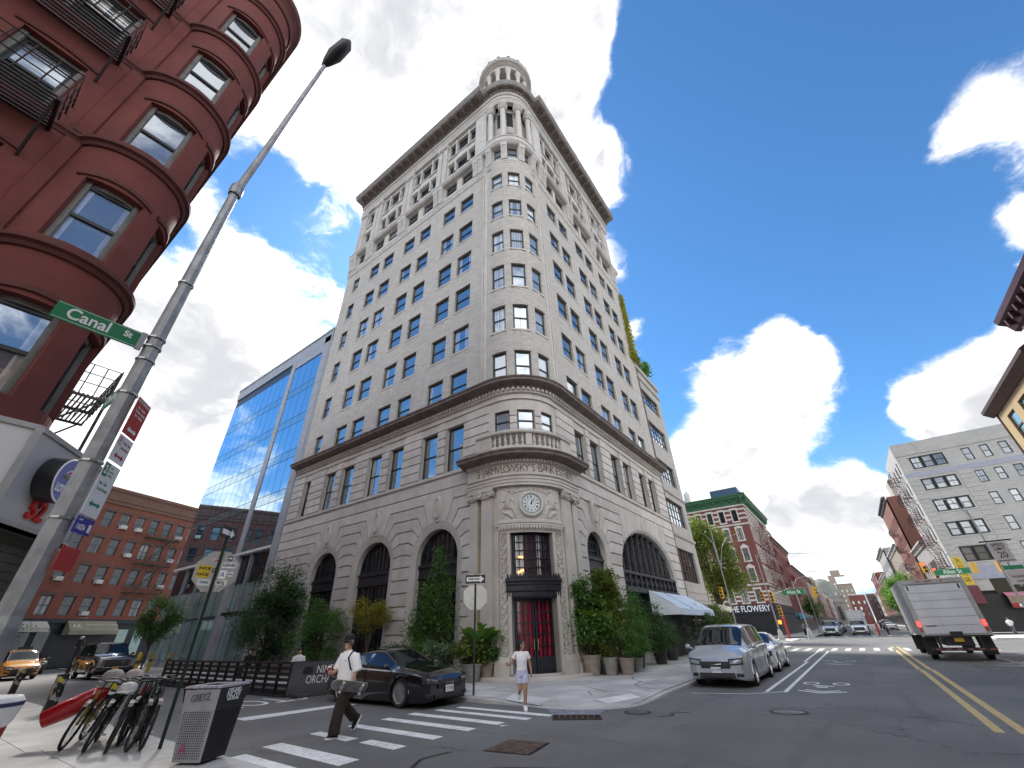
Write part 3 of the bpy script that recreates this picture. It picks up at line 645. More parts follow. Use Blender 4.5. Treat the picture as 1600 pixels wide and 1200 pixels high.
# ---- entrance bay on the rounded corner
ue=us_of(-3.35,3.35,.14)
b=MB(); b.fsweep(BK,[(-.3,7.95),(.34,7.95),(.34,8.08),(.38,8.09),(.38,8.22),(.42,8.24),(.42,8.36),(.5,8.42),(.5,8.48),(.36,8.5),(.36,9.06),(.42,9.08),(.48,9.2),(-.3,9.2)],ue); b.build('entablature',STONE,BANK)
b=MB(); b.fsweep(BK,[(-.2,9.16),(.56,9.2),(.60,9.26),(.98,9.34),(1.02,9.38),(1.02,9.46),(1.10,9.54),(1.10,9.6),(.3,9.74),(-.2,9.74)],us_of(-3.6,3.6,.14)); b.build('cornice',DKCORN,BANK)
b=MB(); u=-3.3
while u<3.3: b.fbox(BK,u,u+.075,.40,.56,9.09,9.20); u+=.15
b.build('dentils',STONE,BANK,kind='stuff')
# inscription: one letter after another round the curve
LET=mat('cut_letter',(.16,.13,.115),.9,var=.1)
ins='S·JARMVLOWSKY\'S·BANK·EST·1873'; wd={'I':.5,'·':.45,"'":.35,'M':1.2,'W':1.35,'1':.65,'L':.85}
tot=sum(wd.get(ch,1.) for ch in ins); u=-2.72
for ch in ins:
    w_=wd.get(ch,1.)/tot*5.5
    text(ch,.56,at(BK,u+w_/2,.366,8.77)@TXT,LET,BANK,'carved_letter',ext=.004,sx=.82); u+=w_
# balustrade above the bank cornice
b=MB(); b.fsweep(BK,[(.1,9.7),(.52,9.7),(.52,9.95),(.46,10.0),(.1,10.0)],us_of(-2.7,2.7,.14)); b.fsweep(BK,[(.2,10.66),(.56,10.66),(.6,10.72),(.6,10.8),(.52,10.86),(.2,10.86)],us_of(-2.7,2.7,.14)); b.build('balustrade_rail',STONE,BANK)
for u0,u1 in((-2.75,-2.35),(-1.75,-1.5) if False else (-2.34,-1.72),(-.14,.14),(1.72,2.34),(2.35,2.75)): MB().fbox(BK,u0,u1,.15,.5,10.0,10.66,3).build('balustrade_pier',STONE,BANK)
bal=MB(); bal.lathe([(.085,0),(.085,.06),(.05,.1),(.055,.14),(.1,.26),(.09,.34),(.045,.5),(.05,.54),(.08,.58),(.08,.66)],10); balm=bal.mesh('baluster',STONE,smooth=True)
for k in range(12):
    f=(k%6+.5)/6; u=-1.72+1.58*f if k<6 else .14+1.58*f
    put('baluster',balm,BANK,M=Matrix.Translation(BK(u,.36,10.0)))
b=MB(); u=-2.2     # bird spikes on the rail
while u<2.2:
    p=BK(u,.42,10.86)
    for s in(-1,0,1): b.cyl(p,(p[0]+.06*s,p[1]-.05*s,p[2]+.13),.006,n=4)
    u+=.07
b.build('bird_spikes',mat('spike_steel',(.3,.3,.31),.4,.8,var=0),BANK,kind='stuff')
# wall of the entrance bay, door and window openings
DO=(-1.02,1.02,.3,3.02); WO=(-1.0,1.0,3.9,5.75)
b=MB(); wallgrid(b,BK,-2.95,2.95,.0,8.0,[(-1.02,1.02,.3,5.75)],.5,step=.2,d=.02); b.build('entrance_wall',STONE,BANK)
b=MB()
for s in(-1,1):
    b.fbox(BK,min(s*1.02,s*1.16),max(s*1.02,s*1.16),-.3,.10,.3,5.9,1); b.fbox(BK,min(s*1.58,s*1.66),max(s*1.58,s*1.66),-.1,.14,.3,6.1,1)
b.fsweep(BK,[(-.3,5.75),(.10,5.75),(.12,5.86),(.20,6.02),(.24,6.06),(.24,6.14),(.0,6.18)],us_of(-1.7,1.7,.14)); b.build('door_surround',STONE,BANK)
for s in(-1,1):     # carved foliage strips on the jambs
    b=MB(); z=.95; k=0
    while z<5.85:
        u=s*1.37+(.07 if k%2 else -.07)*1.; n=10
        for (du,dz_,sz) in((0,0,.13),(.1*(1 if k%2 else -1),.1,.075),(-.12*(1 if k%2 else -1),.04,.08)):
            P=lambda q,d:[BK(u+du+sz*q*cos(2*PI*i/n)*(1+.25*cos(3*2*PI*i/n)),d,z+dz_+sz*1.1*q*sin(2*PI*i/n)) for i in range(n)]
            b.grid([P(1.,.02),P(.85,.085),P(.45,.045),P(.05,.075)],True)
        z+=.2; k+=1
    b.build('carved_jamb',STONE2,BANK,smooth=50)
    MB().fsweep(BK,[(0,0.1),(.34,.1),(.34,.72),(.26,.8),(.2,.9),(0,.9)],[s*1.1,s*1.4,s*1.7]).build('jamb_plinth',STONE,BANK)
b=MB(); n=int(2.2/.12)
for k in range(24):     # carved lintel course
    u=-1.45+2.9*k/23.; b.fprism(BK,[(u-.055,5.98),(u,5.86),(u+.055,5.98),(u,6.1)],.1,.25)
b.build('carved_lintel',STONE2,BANK)
# panel with relief figures and the clock
MB().fsweep(BK,[(.02,6.18),(.2,6.18),(.2,6.28),(.12,6.34),(.12,7.86),(.16,7.92),(.02,7.95)],us_of(-1.62,1.62,.14)).build('relief_panel',STONE,BANK)
def relief(s):
    b=MB()
    def limb(pts,rs):
        b.tube([BK(s*u,.10,z) for u,z in pts],rs,8)
    limb([(1.02,7.62),(1.06,7.3),(1.12,7.0)],[.1,.16,.15]); b.ball(BK(s*.98,.14,7.72),.1,8)
    limb([(1.02,7.42),(1.3,7.22),(1.48,7.3)],[.07,.06,.045]); limb([(.98,7.4),(.78,7.2),(.72,7.05)],[.07,.055,.045])
    limb([(1.12,6.98),(.82,6.86),(.72,6.5)],[.13,.1,.06]); limb([(1.16,6.98),(1.44,6.84),(1.3,6.48)],[.13,.1,.06]); limb([(1.3,6.48),(1.45,6.44)],[.05,.04])
    limb([(1.5,7.0),(1.3,6.7),(1.05,6.62),(.85,6.42)],[.05,.09,.11,.09]); limb([(.6,6.62),(.75,6.5),(.62,6.4)],[.06,.06,.05]); limb([(1.5,7.62),(1.42,7.4),(1.5,7.1)],[.03,.04,.03])
    b.build('relief_figure',STONE2,BANK,smooth=60)
relief(-1); relief(1)
b=MB()
for k in range(16):
    u=-.85+1.7*k/15.; zz=7.62+.14*cos(u*1.8); n=8; P=lambda q,d:[BK(u+.09*q*cos(2*PI*i/n),d,zz+.1*q*sin(2*PI*i/n)+(.05 if k%2 else 0)) for i in range(n)]
    b.grid([P(1.,.1),P(.7,.17),P(.1,.15)],True)
b.build('carved_garland',STONE2,BANK,smooth=50)
CK=thing('clock','round white clock with black roman numerals and carved stone ring above the entrance','clock',BK(0,.12,7.05),rad(225)-PI/2)
def disc(rs,n=36,sc=1.): # rings (r,y) about local y
    b=MB(); b.grid([[(r*cos(2*PI*i/n),y,r*sin(2*PI*i/n)) for i in range(n)] for r,y in rs],True); return b
disc([(.62,-.04),(.62,.10),(.57,.15),(.50,.15),(.47,.10)]).build('stone_ring',STONE2,CK,smooth=40)
disc([(.48,.08),(.48,.13),(.45,.14),(.44,.11)]).build('bezel',mat('verdigris',(.24,.36,.33),.6,.3,var=.25,vs=8),CK,smooth=40)
disc([(.445,.105),(.001,.105)]).build('dial',mat('clock_dial',(.72,.77,.78),.35,var=.06),CK)
INK=mat('ink_black',(.015,.017,.02),.5,var=0)
b=disc([(.21,.108),(.195,.108)]); b.grid([[(r*cos(2*PI*i/36),.108,r*sin(2*PI*i/36)) for i in range(36)] for r in(.425,.415)],True); b.build('dial_ring',INK,CK)
for i,s_ in enumerate(('XII','I','II','III','IIII','V','VI','VII','VIII','IX','X','XI')):
    a=-2*PI*i/12+PI/2; text(s_,.135,Matrix.Translation((-.315*cos(a),.109,.315*sin(a)))@TXT@Matrix.Rotation(a-PI/2,4,'Z'),INK,CK,'numeral',ext=.001,sx=.75,bold=.006)
for L_,w_,a in((.36,.022,rad(55)),(.2,.03,rad(78))):     # about ten past twelve
    c_,s_=cos(a),sin(a); b=MB(); b.add([(-(x*c_-y*s_),.116,x*s_+y*c_) for x,y in((-.07,-w_),(-.07,w_),(L_,w_*.3),(L_,-w_*.3))],[(0,1,2,3)]); b.build('hand',INK,CK)
disc([(.04,.105),(.04,.122),(.001,.122)],12).build('hub',INK,CK)
# pilasters with scroll capitals
def pilaster(u0,u1,d):
    P=thing_part=MB(); n=3 if abs(u0)<2.6 else 1
    P.fbox(BK,u0,u1,0,d,.9,7.5,n); p=P.build('pilaster',STONE,BANK)
    b=MB(); b.fsweep(BK,[(0,.1),(d+.16,.1),(d+.16,.5),(d+.08,.62),(d+.1,.72),(d+.03,.9),(0,.9)],[u0-.05,(u0+u1)/2,u1+.05]); b.build('pilaster_base',STONE,p)
    c=MB(); c.fbox(BK,u0-.1,u1+.1,0,d+.16,7.83,7.94,n); c.fbox(BK,u0+.04,u1-.04,0,d+.08,7.5,7.84,n)
    for u in(u0-.02,u1+.02):
        A_=at(BK,u,d+.13,7.68); k=len(c.v); c.M=A_
        pts=[]
        for i in range(30):
            a=i*.42; r=.17*(1-i/34.); pts.append((r*cos(a),.05,r*sin(a)))
        c.tube(pts,[.035*(1-i/48.) for i in range(30)],6); c.cyl((0,-.16,0),(0,.045,0),.15,n=16); c.M=None
    for k in range(5): u=u0+(u1-u0)*(k+.5)/5; c.fprism(BK,[(u-.05,7.68),(u,7.56),(u+.05,7.68),(u,7.78)],d+.06,d+.13)
    c.build('capital',STONE2,p,smooth=40)
for s in(-1,1):
    for a,c in((1.86,2.52),(2.82,3.32)): pilaster(min(s*a,s*c),max(s*a,s*c),.24 if a<2 else .18)
    b=MB(); b.fbox(BK,min(s*2.52,s*2.82),max(s*2.52,s*2.82),.0,.03,.9,7.9); b.build('stained_recess',mat('stained_stone',(.33,.24,.15),.85,var=.3,vs=1.5,streak=.4),BANK)
# curved window above the doors, bronze spandrel, doors
b=MB()
for u in(-1.0,-.92,.92,1.0): b.fbox(BK,u-.03,u+.03,-.34,-.2,3.9,5.75)
for k in range(1,6): u=-1.+2.*k/6; b.fbox(BK,u-.018,u+.018,-.3,-.25,3.9,5.75)
for k in range(0,6): z=3.92+1.82*k/5; b.fsweep(BK,[(-.3,z-.018),(-.25,z-.018),(-.25,z+.018),(-.3,z+.018)],us_of(-1,1,.2))
EW=b.build('entrance_window',BRONZE,BANK)
b=MB(); b.grid([[BK(u,-.32,3.9),BK(u,-.32,5.75)] for u in us_of(-1,1,.2)])
M_CUR=bpy.data.materials.new('wine_curtain_behind_glass'); M_CUR.use_nodes=True; t=NT(M_CUR.node_tree); p=t.n['Principled BSDF']; p.inputs['Roughness'].default_value=.04; p.inputs['Specular IOR Level'].default_value=.45
x_,y_,z_=t.sep(t.new('ShaderNodeNewGeometry').outputs['Position']); pos=t.new('ShaderNodeNewGeometry').outputs['Position']
f=t.math('SINE',t.math('ADD',t.math('MULTIPLY',t.math('SUBTRACT',x_,y_),22.),t.math('MULTIPLY',t.noise(pos,.8,2),5.)))
t.link(t.mix(t.ramp(f,-1,1),(.035,.003,.008,1),(.30,.022,.055,1)),p.inputs['Base Color'])
b.build('pane',glassmat('entrance_glass',(.05,.03,.035),.2,.08,curtain=(.5,.5,.5)),EW)
for u0,u1,m_ in((-.78,-.45,'w'),(.28,.46,'w')):      # pale and dark drapes behind the panes
    b=MB(); rows=[]
    for i in range(13): u=u0+(u1-u0)*i/12; rows.append([BK(u,-.31+.018*sin(i*2.1),3.95),BK(u,-.31+.018*sin(i*2.1),5.7)])
    b.grid(rows); b.build('drape',mat('pale_drape',(.75,.74,.7),.9,var=.1),EW)
b=MB(); rows=[]
for i in range(25): u=-.42+.66*i/24; rows.append([BK(u,-.31+.018*sin(i*1.7),3.95),BK(u,-.31+.018*sin(i*1.7),5.7)])
b.grid(rows); b.build('drape',mat('plum_drape',(.055,.03,.045),.9,var=.3),EW)
LAMP=mat('warm_lamp',(1.,.42,.12),.5,var=0,emit=.5)
for u,z in((-.66,4.72),(-.52,4.70),(-.62,4.12),(-.5,4.15),(-.72,4.08)):
    b=MB(); b.ball(BK(u,-.27,z),.035,6,(1,1,1.4)); b.build('chandelier_lamp',LAMP,EW)
b=MB(); b.fsweep(BK,[(-.4,3.02),(.06,3.02),(.1,3.1),(.1,3.24),(.16,3.3),(.16,3.5),(.2,3.56),(.2,3.62),(.26,3.68),(.26,3.78),(-.4,3.8)],us_of(-1.22,1.22,.13)); 
u=-1.2
while u<1.14: b.fprism(BK,[(u,3.78),(u+.11,3.78),(u+.09,3.92),(u+.055,4.0),(u+.02,3.92)],.12,.16); u+=.135
b.build('bronze_spandrel',BRONZE,BANK)
for s in(-1,1):
    b=MB(); a,c=(-1.0,-.02) if s<0 else(.02,1.0)
    for u in(a,c): k=.07 if u in(a,c) else .03; b.fbox(BK,max(a,u-.07),min(c,u+.09),-.42,-.3,.3,3.02)
    b.fbox(BK,a,c,-.42,-.3,.3,.85,3); b.fbox(BK,a,c,-.42,-.3,2.9,3.02,3); b.fbox(BK,a+.15,c-.15,-.31,-.285,.42,.75,3)
    u=(a+c)/2; b.fbox(BK,u-.02,u+.02,-.40,-.33,.85,2.9)
    for k in range(1,5): z=.85+2.05*k/5; b.fbox(BK,a,c,-.395,-.335,z-.02,z+.02,3)
    D=b.build('door',BRONZE,BANK); g=MB(); g.grid([[BK(a+(c-a)*i/4,-.385,.85),BK(a+(c-a)*i/4,-.385,2.9)] for i in range(5)]); g.build('pane',M_CUR,D)
    h=MB(); h.cyl(BK(s*.1,-.24,1.1),BK(s*.1,-.24,1.5),.015,n=8).cyl(BK(s*.1,-.3,1.15),BK(s*.1,-.24,1.15),.01,n=6).cyl(BK(s*.1,-.3,1.45),BK(s*.1,-.24,1.45),.01,n=6); h.build('handle',mat('brass',(.5,.36,.14),.3,.9,var=.1),D)
b=MB(); b.fsweep(BK,[(-.6,.0),(.85,.0),(.85,.22),(.8,.25),(-.6,.25)],us_of(-2.2,2.2,.14)); b.build('door_step',STONE,BANK)
b=MB(); b.fsweep(BK,[(-.6,.0),(-.05,.0),(-.05,.3),(-.6,.3)],us_of(-1.1,1.1,.14)); b.build('threshold',STONE,BANK)
# ---- upper part: band, attic with paired brackets, colonnade floor, entablature, great cornice
MB().fsweep(BK,[(0,35.95),(.07,35.98),(.07,36.1),(.12,36.18),(.12,36.3),(.19,36.42),(.19,36.52),(0,36.6)],uall).build('string_course',PALE,BANK)
opsA=[(a,c,37.12,38.62) for a,c in WU]+[(a*.9,c*.9,37.12,38.7) for a,c in TC]
b=MB(); wallgrid(b,BK,UL,UR,36.35,39.2,opsA,.4,step=.24); b.build('attic_wall',PALE,BANK)
for i,(a,c,z0,z1) in enumerate(opsA): sash(BANK,BK,a,c,z0,z1,-.2,FRM,GL if i<len(WU) else GL2,None,fw=.09)
bk=MB(); bk.prism([(0,37.0-37.0),(.34,.0),(.40,.3),(.38,1.0),(.5,1.7),(.66,2.2),(.7,2.6),(0,2.6)],lambda d,z:(-.27,d,z),lambda d,z:(.27,d,z))
for x in(-.14,0,.14): bk.prism([(.3,.1),(.46,.3),(.44,1.),(.56,1.7),(.7,2.2),(.3,2.2)],lambda d,z,x=x:(x-.04,d,z),lambda d,z,x=x:(x+.04,d,z))
bk.prism([(.3,1.95),(.72,2.05),(.72,2.2),(.3,2.2)],lambda d,z:(-.12,d,z),lambda d,z:(.12,d,z))
bkm=bk.mesh('bracket',PALE)
BRY=[(13.95,14.55),(18.95,19.6),(24.2,24.85),(29.45,30.1),(32.45,33.1)]; BRX=[(19.75,20.4),(24.85,25.5),(30.1,30.75),(35.4,36.05)]
for u in [yl(y) for p in BRY for y in p]+[xr(x) for p in BRX for x in p]+[-.72,.72,-2.1,2.1]: put('bracket',bkm,BANK,M=at(BK,u,0,36.62)@Matrix.Diagonal((1,.68,.83,1)))
MB().fsweep(BK,[(0,38.72),(.3,38.74),(.36,38.8),(.42,38.82),(.42,38.94),(.5,39.02),(.5,39.12),(.36,39.16),(.36,39.3),(0,39.34)],uall).build('ledge',PALE,BANK)
# colonnade storeys
BAY=[(yl(18.55),yl(14.85)),(yl(23.9),yl(20.1)),(yl(29.15),yl(25.35)),(yl(32.1),yl(30.9)),(xr(20.7),xr(24.45)),(xr(25.9),xr(29.75)),(xr(31.1),xr(34.9))]
opsU=[]; sub=[]
for a,c in BAY:
    w_=c-a
    parts=[(a+.05,a+w_*.24),(a+w_*.30,c-w_*.30),(c-w_*.24,c-.05)] if w_>2 else [(a+.05,c-.05)]
    for p,q in parts:
        for z0,z1 in((40.75,42.35),(43.75,46.1)): opsU.append((p,q,z0,z1))
    sub.append((a,c,parts))
opsT=[(a*.86,c*.86,z0,z1) for a,c in TC for z0,z1 in((40.8,42.2),(43.3,45.9))]
b=MB(); wallgrid(b,BK,UL,-2.5,39.2,46.6,[o for o in opsU if o[1]<0],.4,d=-.1); wallgrid(b,BK,2.5,UR,39.2,46.6,[o for o in opsU if o[0]>0],.4,d=-.1); wallgrid(b,BK,-2.5,2.5,39.2,46.6,opsT,.3,step=.22,d=-.55)
b.build('colonnade_wall',PALE,BANK)
for a,c,z0,z1 in opsU: sash(BANK,BK,a,c,z0,z1,-.36,FRM,GLD,None,fw=.08)
for a,c,z0,z1 in opsT: sash(BANK,BK,a,c,z0,z1,-.75,FRM,GLD,None,fw=.08)
for a,c,parts in sub:
    b=MB(); b.fbox(BK,a,c,-.12,.02,42.45,42.6).fbox(BK,a,c,-.12,.04,43.5,43.68)
    if len(parts)>1: b.fbox(BK,parts[1][0]+.1,parts[1][1]-.1,-.12,-.02,42.72,43.42)
    b.build('spandrel_panel',PALE,BANK)
    for (p,q),(p2,q2) in zip(parts,parts[1:]):
        for z0,z1 in((40.7,42.4),(43.5,46.2)):
            x,y,z=BK((q+p2)/2,-.08,0); MB().lathe([(.16,z0),(.16,z0+.1),(.1,z0+.16),(.09,z1-.25),(.15,z1-.08),(.15,z1)],10,(x,y,0)).build('colonnette',PALE,BANK,smooth=True)
def fpil(a,c):
    b=MB(); b.fbox(BK,a,c,-.12,.14,39.2,46.0); n=3
    for k in range(n): u0=a+(c-a)*(k+.22)/n; u1=a+(c-a)*(k+.78)/n; b.fbox(BK,u0,u1,.13,.165,39.9,45.4)
    p=b.build('pilaster',PALE,BANK); k=MB(); k.fbox(BK,a-.05,c+.05,-.1,.2,39.2,39.6).fsweep(BK,[(-.1,45.7),(.16,45.7),(.18,45.85),(.26,46.25),(.32,46.45),(.32,46.55),(-.1,46.55)],[a-.08,(a+c)/2,c+.08])
    for q in range(5):
        u=a+(c-a)*(q+.5)/5
        for zz in(45.95,46.2): k.fprism(BK,[(u-.06,zz-.1),(u,zz+.12),(u+.06,zz-.1)],.15,.3)
    k.build('capital',PALE,p)
for c_ in (19.33,24.62,29.98-.0): 
    fpil(yl(c_+.66),yl(c_+.06)); fpil(yl(c_-.06),yl(c_-.66))
fpil(yl(33.35),yl(32.75)); fpil(yl(32.68),yl(32.2))
for c_ in (25.17,30.42): fpil(xr(c_-.62),xr(c_-.06)); fpil(xr(c_+.06),xr(c_+.62))
fpil(xr(35.1),xr(35.65)); fpil(xr(35.8),xr(36.4))
for a,c in((yl(14.75),-2.55),(2.55,xr(20.6))):
    b=MB(); b.fbox(BK,a,c,-.12,.14,39.2,46.5); b.fbox(BK,a+.2,c-.2,.13,.17,39.9,45.9); b.build('corner_pier',PALE,BANK)
colm=MB(); colm.lathe([(.36,0),(.36,.12),(.3,.2),(.29,.3),(.25,4.9),(.27,5.0),(.26,5.08),(.33,5.35),(.3,5.4),(.40,5.75),(.36,5.8),(.46,6.0),(.46,6.1)],16)
for k in range(16):
    a=2*PI*k/16
    for zz,rr in((5.2,.3),(5.55,.36)): colm.cyl((rr*cos(a),rr*sin(a),zz-.12),((rr+.09)*cos(a),(rr+.09)*sin(a),zz+.14),.05,.07,n=5)
colme=colm.mesh('column',PALE,smooth=40)
for u in(-.75,.75,-2.05,2.05): put('column',colme,BANK,M=Matrix.Translation(BK(u,.02,39.3))@Matrix.Diagonal((1,1,1.18,1)))
b=MB(); b.fsweep(BK,[(.18,39.3),(.44,39.3),(.44,39.42),(.36,39.46),(.36,39.9),(.44,39.95),(.44,40.08),(.18,40.1)],us_of(-2.3,2.3,.16)); b.build('parapet',PALE,BANK)
MB().fsweep(BK,[(-.2,46.5),(.2,46.5),(.2,46.75),(.25,46.78),(.25,47.05),(.32,47.1),(.32,47.2),(.22,47.22),(.22,47.75),(.35,47.8),(.42,47.98),(-.2,48.0)],uall).build('entablature',PALE,BANK)
b=MB(); u=UL+.1
while u<UR: b.fbox(BK,u,u+.5,.21,.25,47.3,47.66); u+=1.2
b.build('frieze_tablets',PALE,BANK,kind='stuff')
GC=mat('cornice_copper_grey',(.27,.25,.235),.7,var=.2,vs=1.5,streak=.3)
gprof=lambda k:[(-.2,47.95),(.40,47.98),(.46,48.2),(.5,48.3),(.5,48.38),(1.42*k,48.5),(1.42*k,48.66),(1.5*k,48.72),(1.5*k,48.86),(1.6*k,49.0),(1.6*k,49.1),(.2,49.4),(-.2,49.4)]
for us_,k in((us_of(UL,-2.3),1.),(us_of(-2.3,2.3,.14),.66),(us_of(2.3,UR),1.)): MB().fsweep(BK,gprof(k),us_).build('great_cornice',GC,BANK)
b=MB(); u=UL+.1
while u<UR: b.fbox(BK,u,u+.14,.44,.56,48.06,48.2); u+=.28
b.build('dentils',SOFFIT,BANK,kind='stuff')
# coffer frames with rosettes under the cornice
def mod(u0,u1):
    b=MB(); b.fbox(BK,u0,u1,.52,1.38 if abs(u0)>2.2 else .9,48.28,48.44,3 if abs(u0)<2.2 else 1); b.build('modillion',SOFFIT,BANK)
def ros(u):
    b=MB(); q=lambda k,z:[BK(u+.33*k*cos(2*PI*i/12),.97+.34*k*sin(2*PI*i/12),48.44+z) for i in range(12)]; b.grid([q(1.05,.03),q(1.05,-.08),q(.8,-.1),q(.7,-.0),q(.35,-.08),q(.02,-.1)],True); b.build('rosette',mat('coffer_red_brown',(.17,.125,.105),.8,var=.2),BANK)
step=1.06; u=-Q-.9
while u>UL+.3: mod(u-.14,u+.14); ros(u-step/2) if u-step>UL else None; u-=step
u=Q+.9
while u<UR-.3: mod(u-.14,u+.14); ros(u+step/2) if u+step<UR else None; u+=step
for k in range(6): u=-1.95+3.9*k/5; mod(u-.08,u+.08)
b=MB(); 
for k in range(5): u=-1.95+3.9*(k+.5)/5; b.fbox(BK,u-.22,u+.22,.58,.84,48.38,48.43,2)
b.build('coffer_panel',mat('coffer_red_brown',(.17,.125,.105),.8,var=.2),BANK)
# closed body and roof behind the fronts; unseen core added against sunlight leaks
b=MB(); pts=[BK(u,-.62,0)[:2] for u in us_of(UL+.01,UR-.01,.4)]+[(37.-.01,33.49)]
b.prism(pts,lambda x,y:(x,y,.05),lambda x,y:(x,y,49.2)); b.build('inner_body',mat('room_dark',(.03,.03,.03),.9),BANK)
b=MB(); b.add([(36.99,10.4,0),(36.99,33.5,0),(36.99,33.5,49),(36.99,10.4,49)],[(0,1,2,3)]).add([(16.05,33.49,0),(36.99,33.49,0),(36.99,33.49,49),(16.05,33.49,49)],[(0,1,2,3)]); b.build('party_wall',brickmat('common_brick',(.30,.25,.21),(.25,.22,.2),.25,.08,.012,.15),BANK)
# belvedere: ring of columns under a round entablature with cresting
BV=(CXY[0],CXY[1]); 
MB().lathe([(2.9,49.2),(2.9,49.9),(2.7,50.0),(2.5,50.05)],40,(*BV,0)).build('belvedere_base',PALE,BANK,smooth=30)
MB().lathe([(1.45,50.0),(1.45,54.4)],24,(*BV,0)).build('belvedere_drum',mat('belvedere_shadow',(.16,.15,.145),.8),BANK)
cm=MB(); cm.lathe([(.3,0),(.3,.1),(.24,.18),(.2,3.6),(.22,3.66),(.3,3.95),(.26,4.0),(.36,4.28),(.36,4.4)],12); cme=cm.mesh('belvedere_column',PALE,smooth=40)
for k in range(12): a=2*PI*(k+.5)/12; put('belvedere_column',cme,BANK,M=Matrix.Translation((BV[0]+2.2*cos(a),BV[1]+2.2*sin(a),50.02)))
MB().lathe([(1.4,54.35),(2.46,54.4),(2.46,54.62),(2.4,54.66),(2.4,54.9),(2.56,54.95),(2.66,55.05),(2.95,55.12),(2.95,55.26),(3.04,55.36),(3.04,55.46),(2.5,55.6)],44,(*BV,0)).build('belvedere_cornice',PALE,BANK,smooth=30)
b=MB()
for k in range(56): a=2*PI*k/56; b.box(-.05,.05,-.05,.05,0,.12) if False else b.cyl((BV[0]+2.62*cos(a),BV[1]+2.62*sin(a),54.95),(BV[0]+2.62*cos(a),BV[1]+2.62*sin(a),55.06),.06,n=4)
b.build('dentils',PALE,BANK,kind='stuff')
MB().lathe([(2.5,55.5),(2.4,55.9),(2.0,56.5),(1.4,57.0),(.7,57.4),(.01,57.6)],36,(*BV,0)).build('dome',mat('dome_copper',(.25,.29,.27),.6,.2,var=.2,vs=1.5,streak=.4),BANK,smooth=40)
cr=MB(); cr.lathe([(.12,0),(.2,.1),(.1,.25),(.16,.4),(.05,.62),(.01,.75)],8).cyl((-.16,0,.1),(-.2,0,.42),.06,.02,n=5).cyl((.16,0,.1),(.2,0,.42),.06,.02,n=5); crm=cr.mesh('crest_ornament',mat('crest_green',(.19,.23,.215),.7,var=.2),smooth=True)
for k in range(16): a=2*PI*k/16; put('crest_ornament',crm,BANK,M=Matrix.Translation((BV[0]+2.75*cos(a),BV[1]+2.75*sin(a),55.45))@Matrix.Rotation(a+PI/2,4,'Z')@Matrix.Diagonal((1.5,1.5,1.35,1)))
b=MB(); b.cyl((BV[0]-.3,BV[1]-.6,57.5),(BV[0]-.3,BV[1]-.6,59.6),.015,n=4).cyl((BV[0]-.6,BV[1]-.3,57.5),(BV[0]-.7,BV[1]-.2,59.0),.012,n=4); b.build('antenna',M_DARK,BANK)
# ================================================================ red corner building on the left
RC_=(-.62,11.32); RR=1.12; UA,UB=-RR*rad(55),RR*rad(93)    # round corner bay, more than a quarter turn
RLX,RLY=RC_[0]+RR*cos(rad(-148)),RC_[1]+RR*sin(rad(-148))
def RD(u,d,z):
    if u<UA: return (RLX+(u-UA),RLY-d,z)
    if u>UB: return (RC_[0]+RR+d,RC_[1]+(u-UB),z)
    a=rad(-93)+u/RR; r=RR+d; return (RC_[0]+r*cos(a),RC_[1]+r*sin(a),z)
def us2(a,c,st=.14):
    lo,hi=max(a,UA),min(c,UB); n=max(1,int((hi-lo)/st)); o=[a]+([lo+(hi-lo)*i/n for i in range(n+1)] if hi>lo else [])+[c]; r=[]
    for x in o:
        if not r or x-r[-1]>1e-5: r.append(x)
    return r
REDP=mat('red_painted_stucco',(.135,.031,.026),.85,var=.16,vs=1.3,bump=.5,bs=22,streak=.3,dirt=(.12,.035,.03)); REDD=mat('red_belt_paint',(.092,.022,.02),.8,var=.2,vs=2,bump=.3,bs=18)
GREY=mat('grey_window_reveal',(.17,.165,.155),.7,var=.2,vs=3); REDF=mat('window_sash_dark',(.02,.022,.024),.4)
GLR=glassmat('red_building_glass',(.16,.17,.19),.6,.28,curtain=(.5,.48,.46),curt=.6)
RED=thing('corner_tenement','dark red painted tenement with round corner bay, arched windows and iron balconies','building',(-2.5,14,0),world=True)
RW=[(-.53,.53),(1.02,1.70),(-2.95,-1.85),(-5.5,-4.4),(3.4,4.4),(5.8,6.8)]; RZ=[(5.4,7.2),(8.62,10.47),(11.95,13.78),(15.25,17.0),(18.5,20.2)]
ro=[(a,c,z0,z1) for a,c in RW for z0,z1 in RZ]
b=MB(); wallgrid(b,RD,-14.,10.,4.4,23.2,ro,.34,step=.14); b.build('stucco_wall',REDP,RED)
for a,c in RW:
    for z0,z1 in RZ:
        b=MB(); b.fbox(RD,a,a+.10,-.34,-.12,z0,z1).fbox(RD,c-.10,c,-.34,-.12,z0,z1).fbox(RD,a,c,-.34,-.16,z1-.1,z1,3); b.build('window_casing',GREY,RED)
        sash(RED,RD,a+.1,c-.1,z0,z1-.1,-.22,REDF,GLR,None,fw=.07)
        b=MB(); n=8; h=z1-.02        # raised arched hood
        b.grid([[RD(a-.16+(c-a+.32)*i/n,.0,h+.02+.10*sin(PI*i/n)),RD(a-.16+(c-a+.32)*i/n,.045,h+.04+.10*sin(PI*i/n)),RD(a-.16+(c-a+.32)*i/n,.045,h+.14+.10*sin(PI*i/n)),RD(a-.16+(c-a+.32)*i/n,.0,h+.18+.10*sin(PI*i/n))] for i in range(n+1)]); b.build('window_hood',REDD,RED)
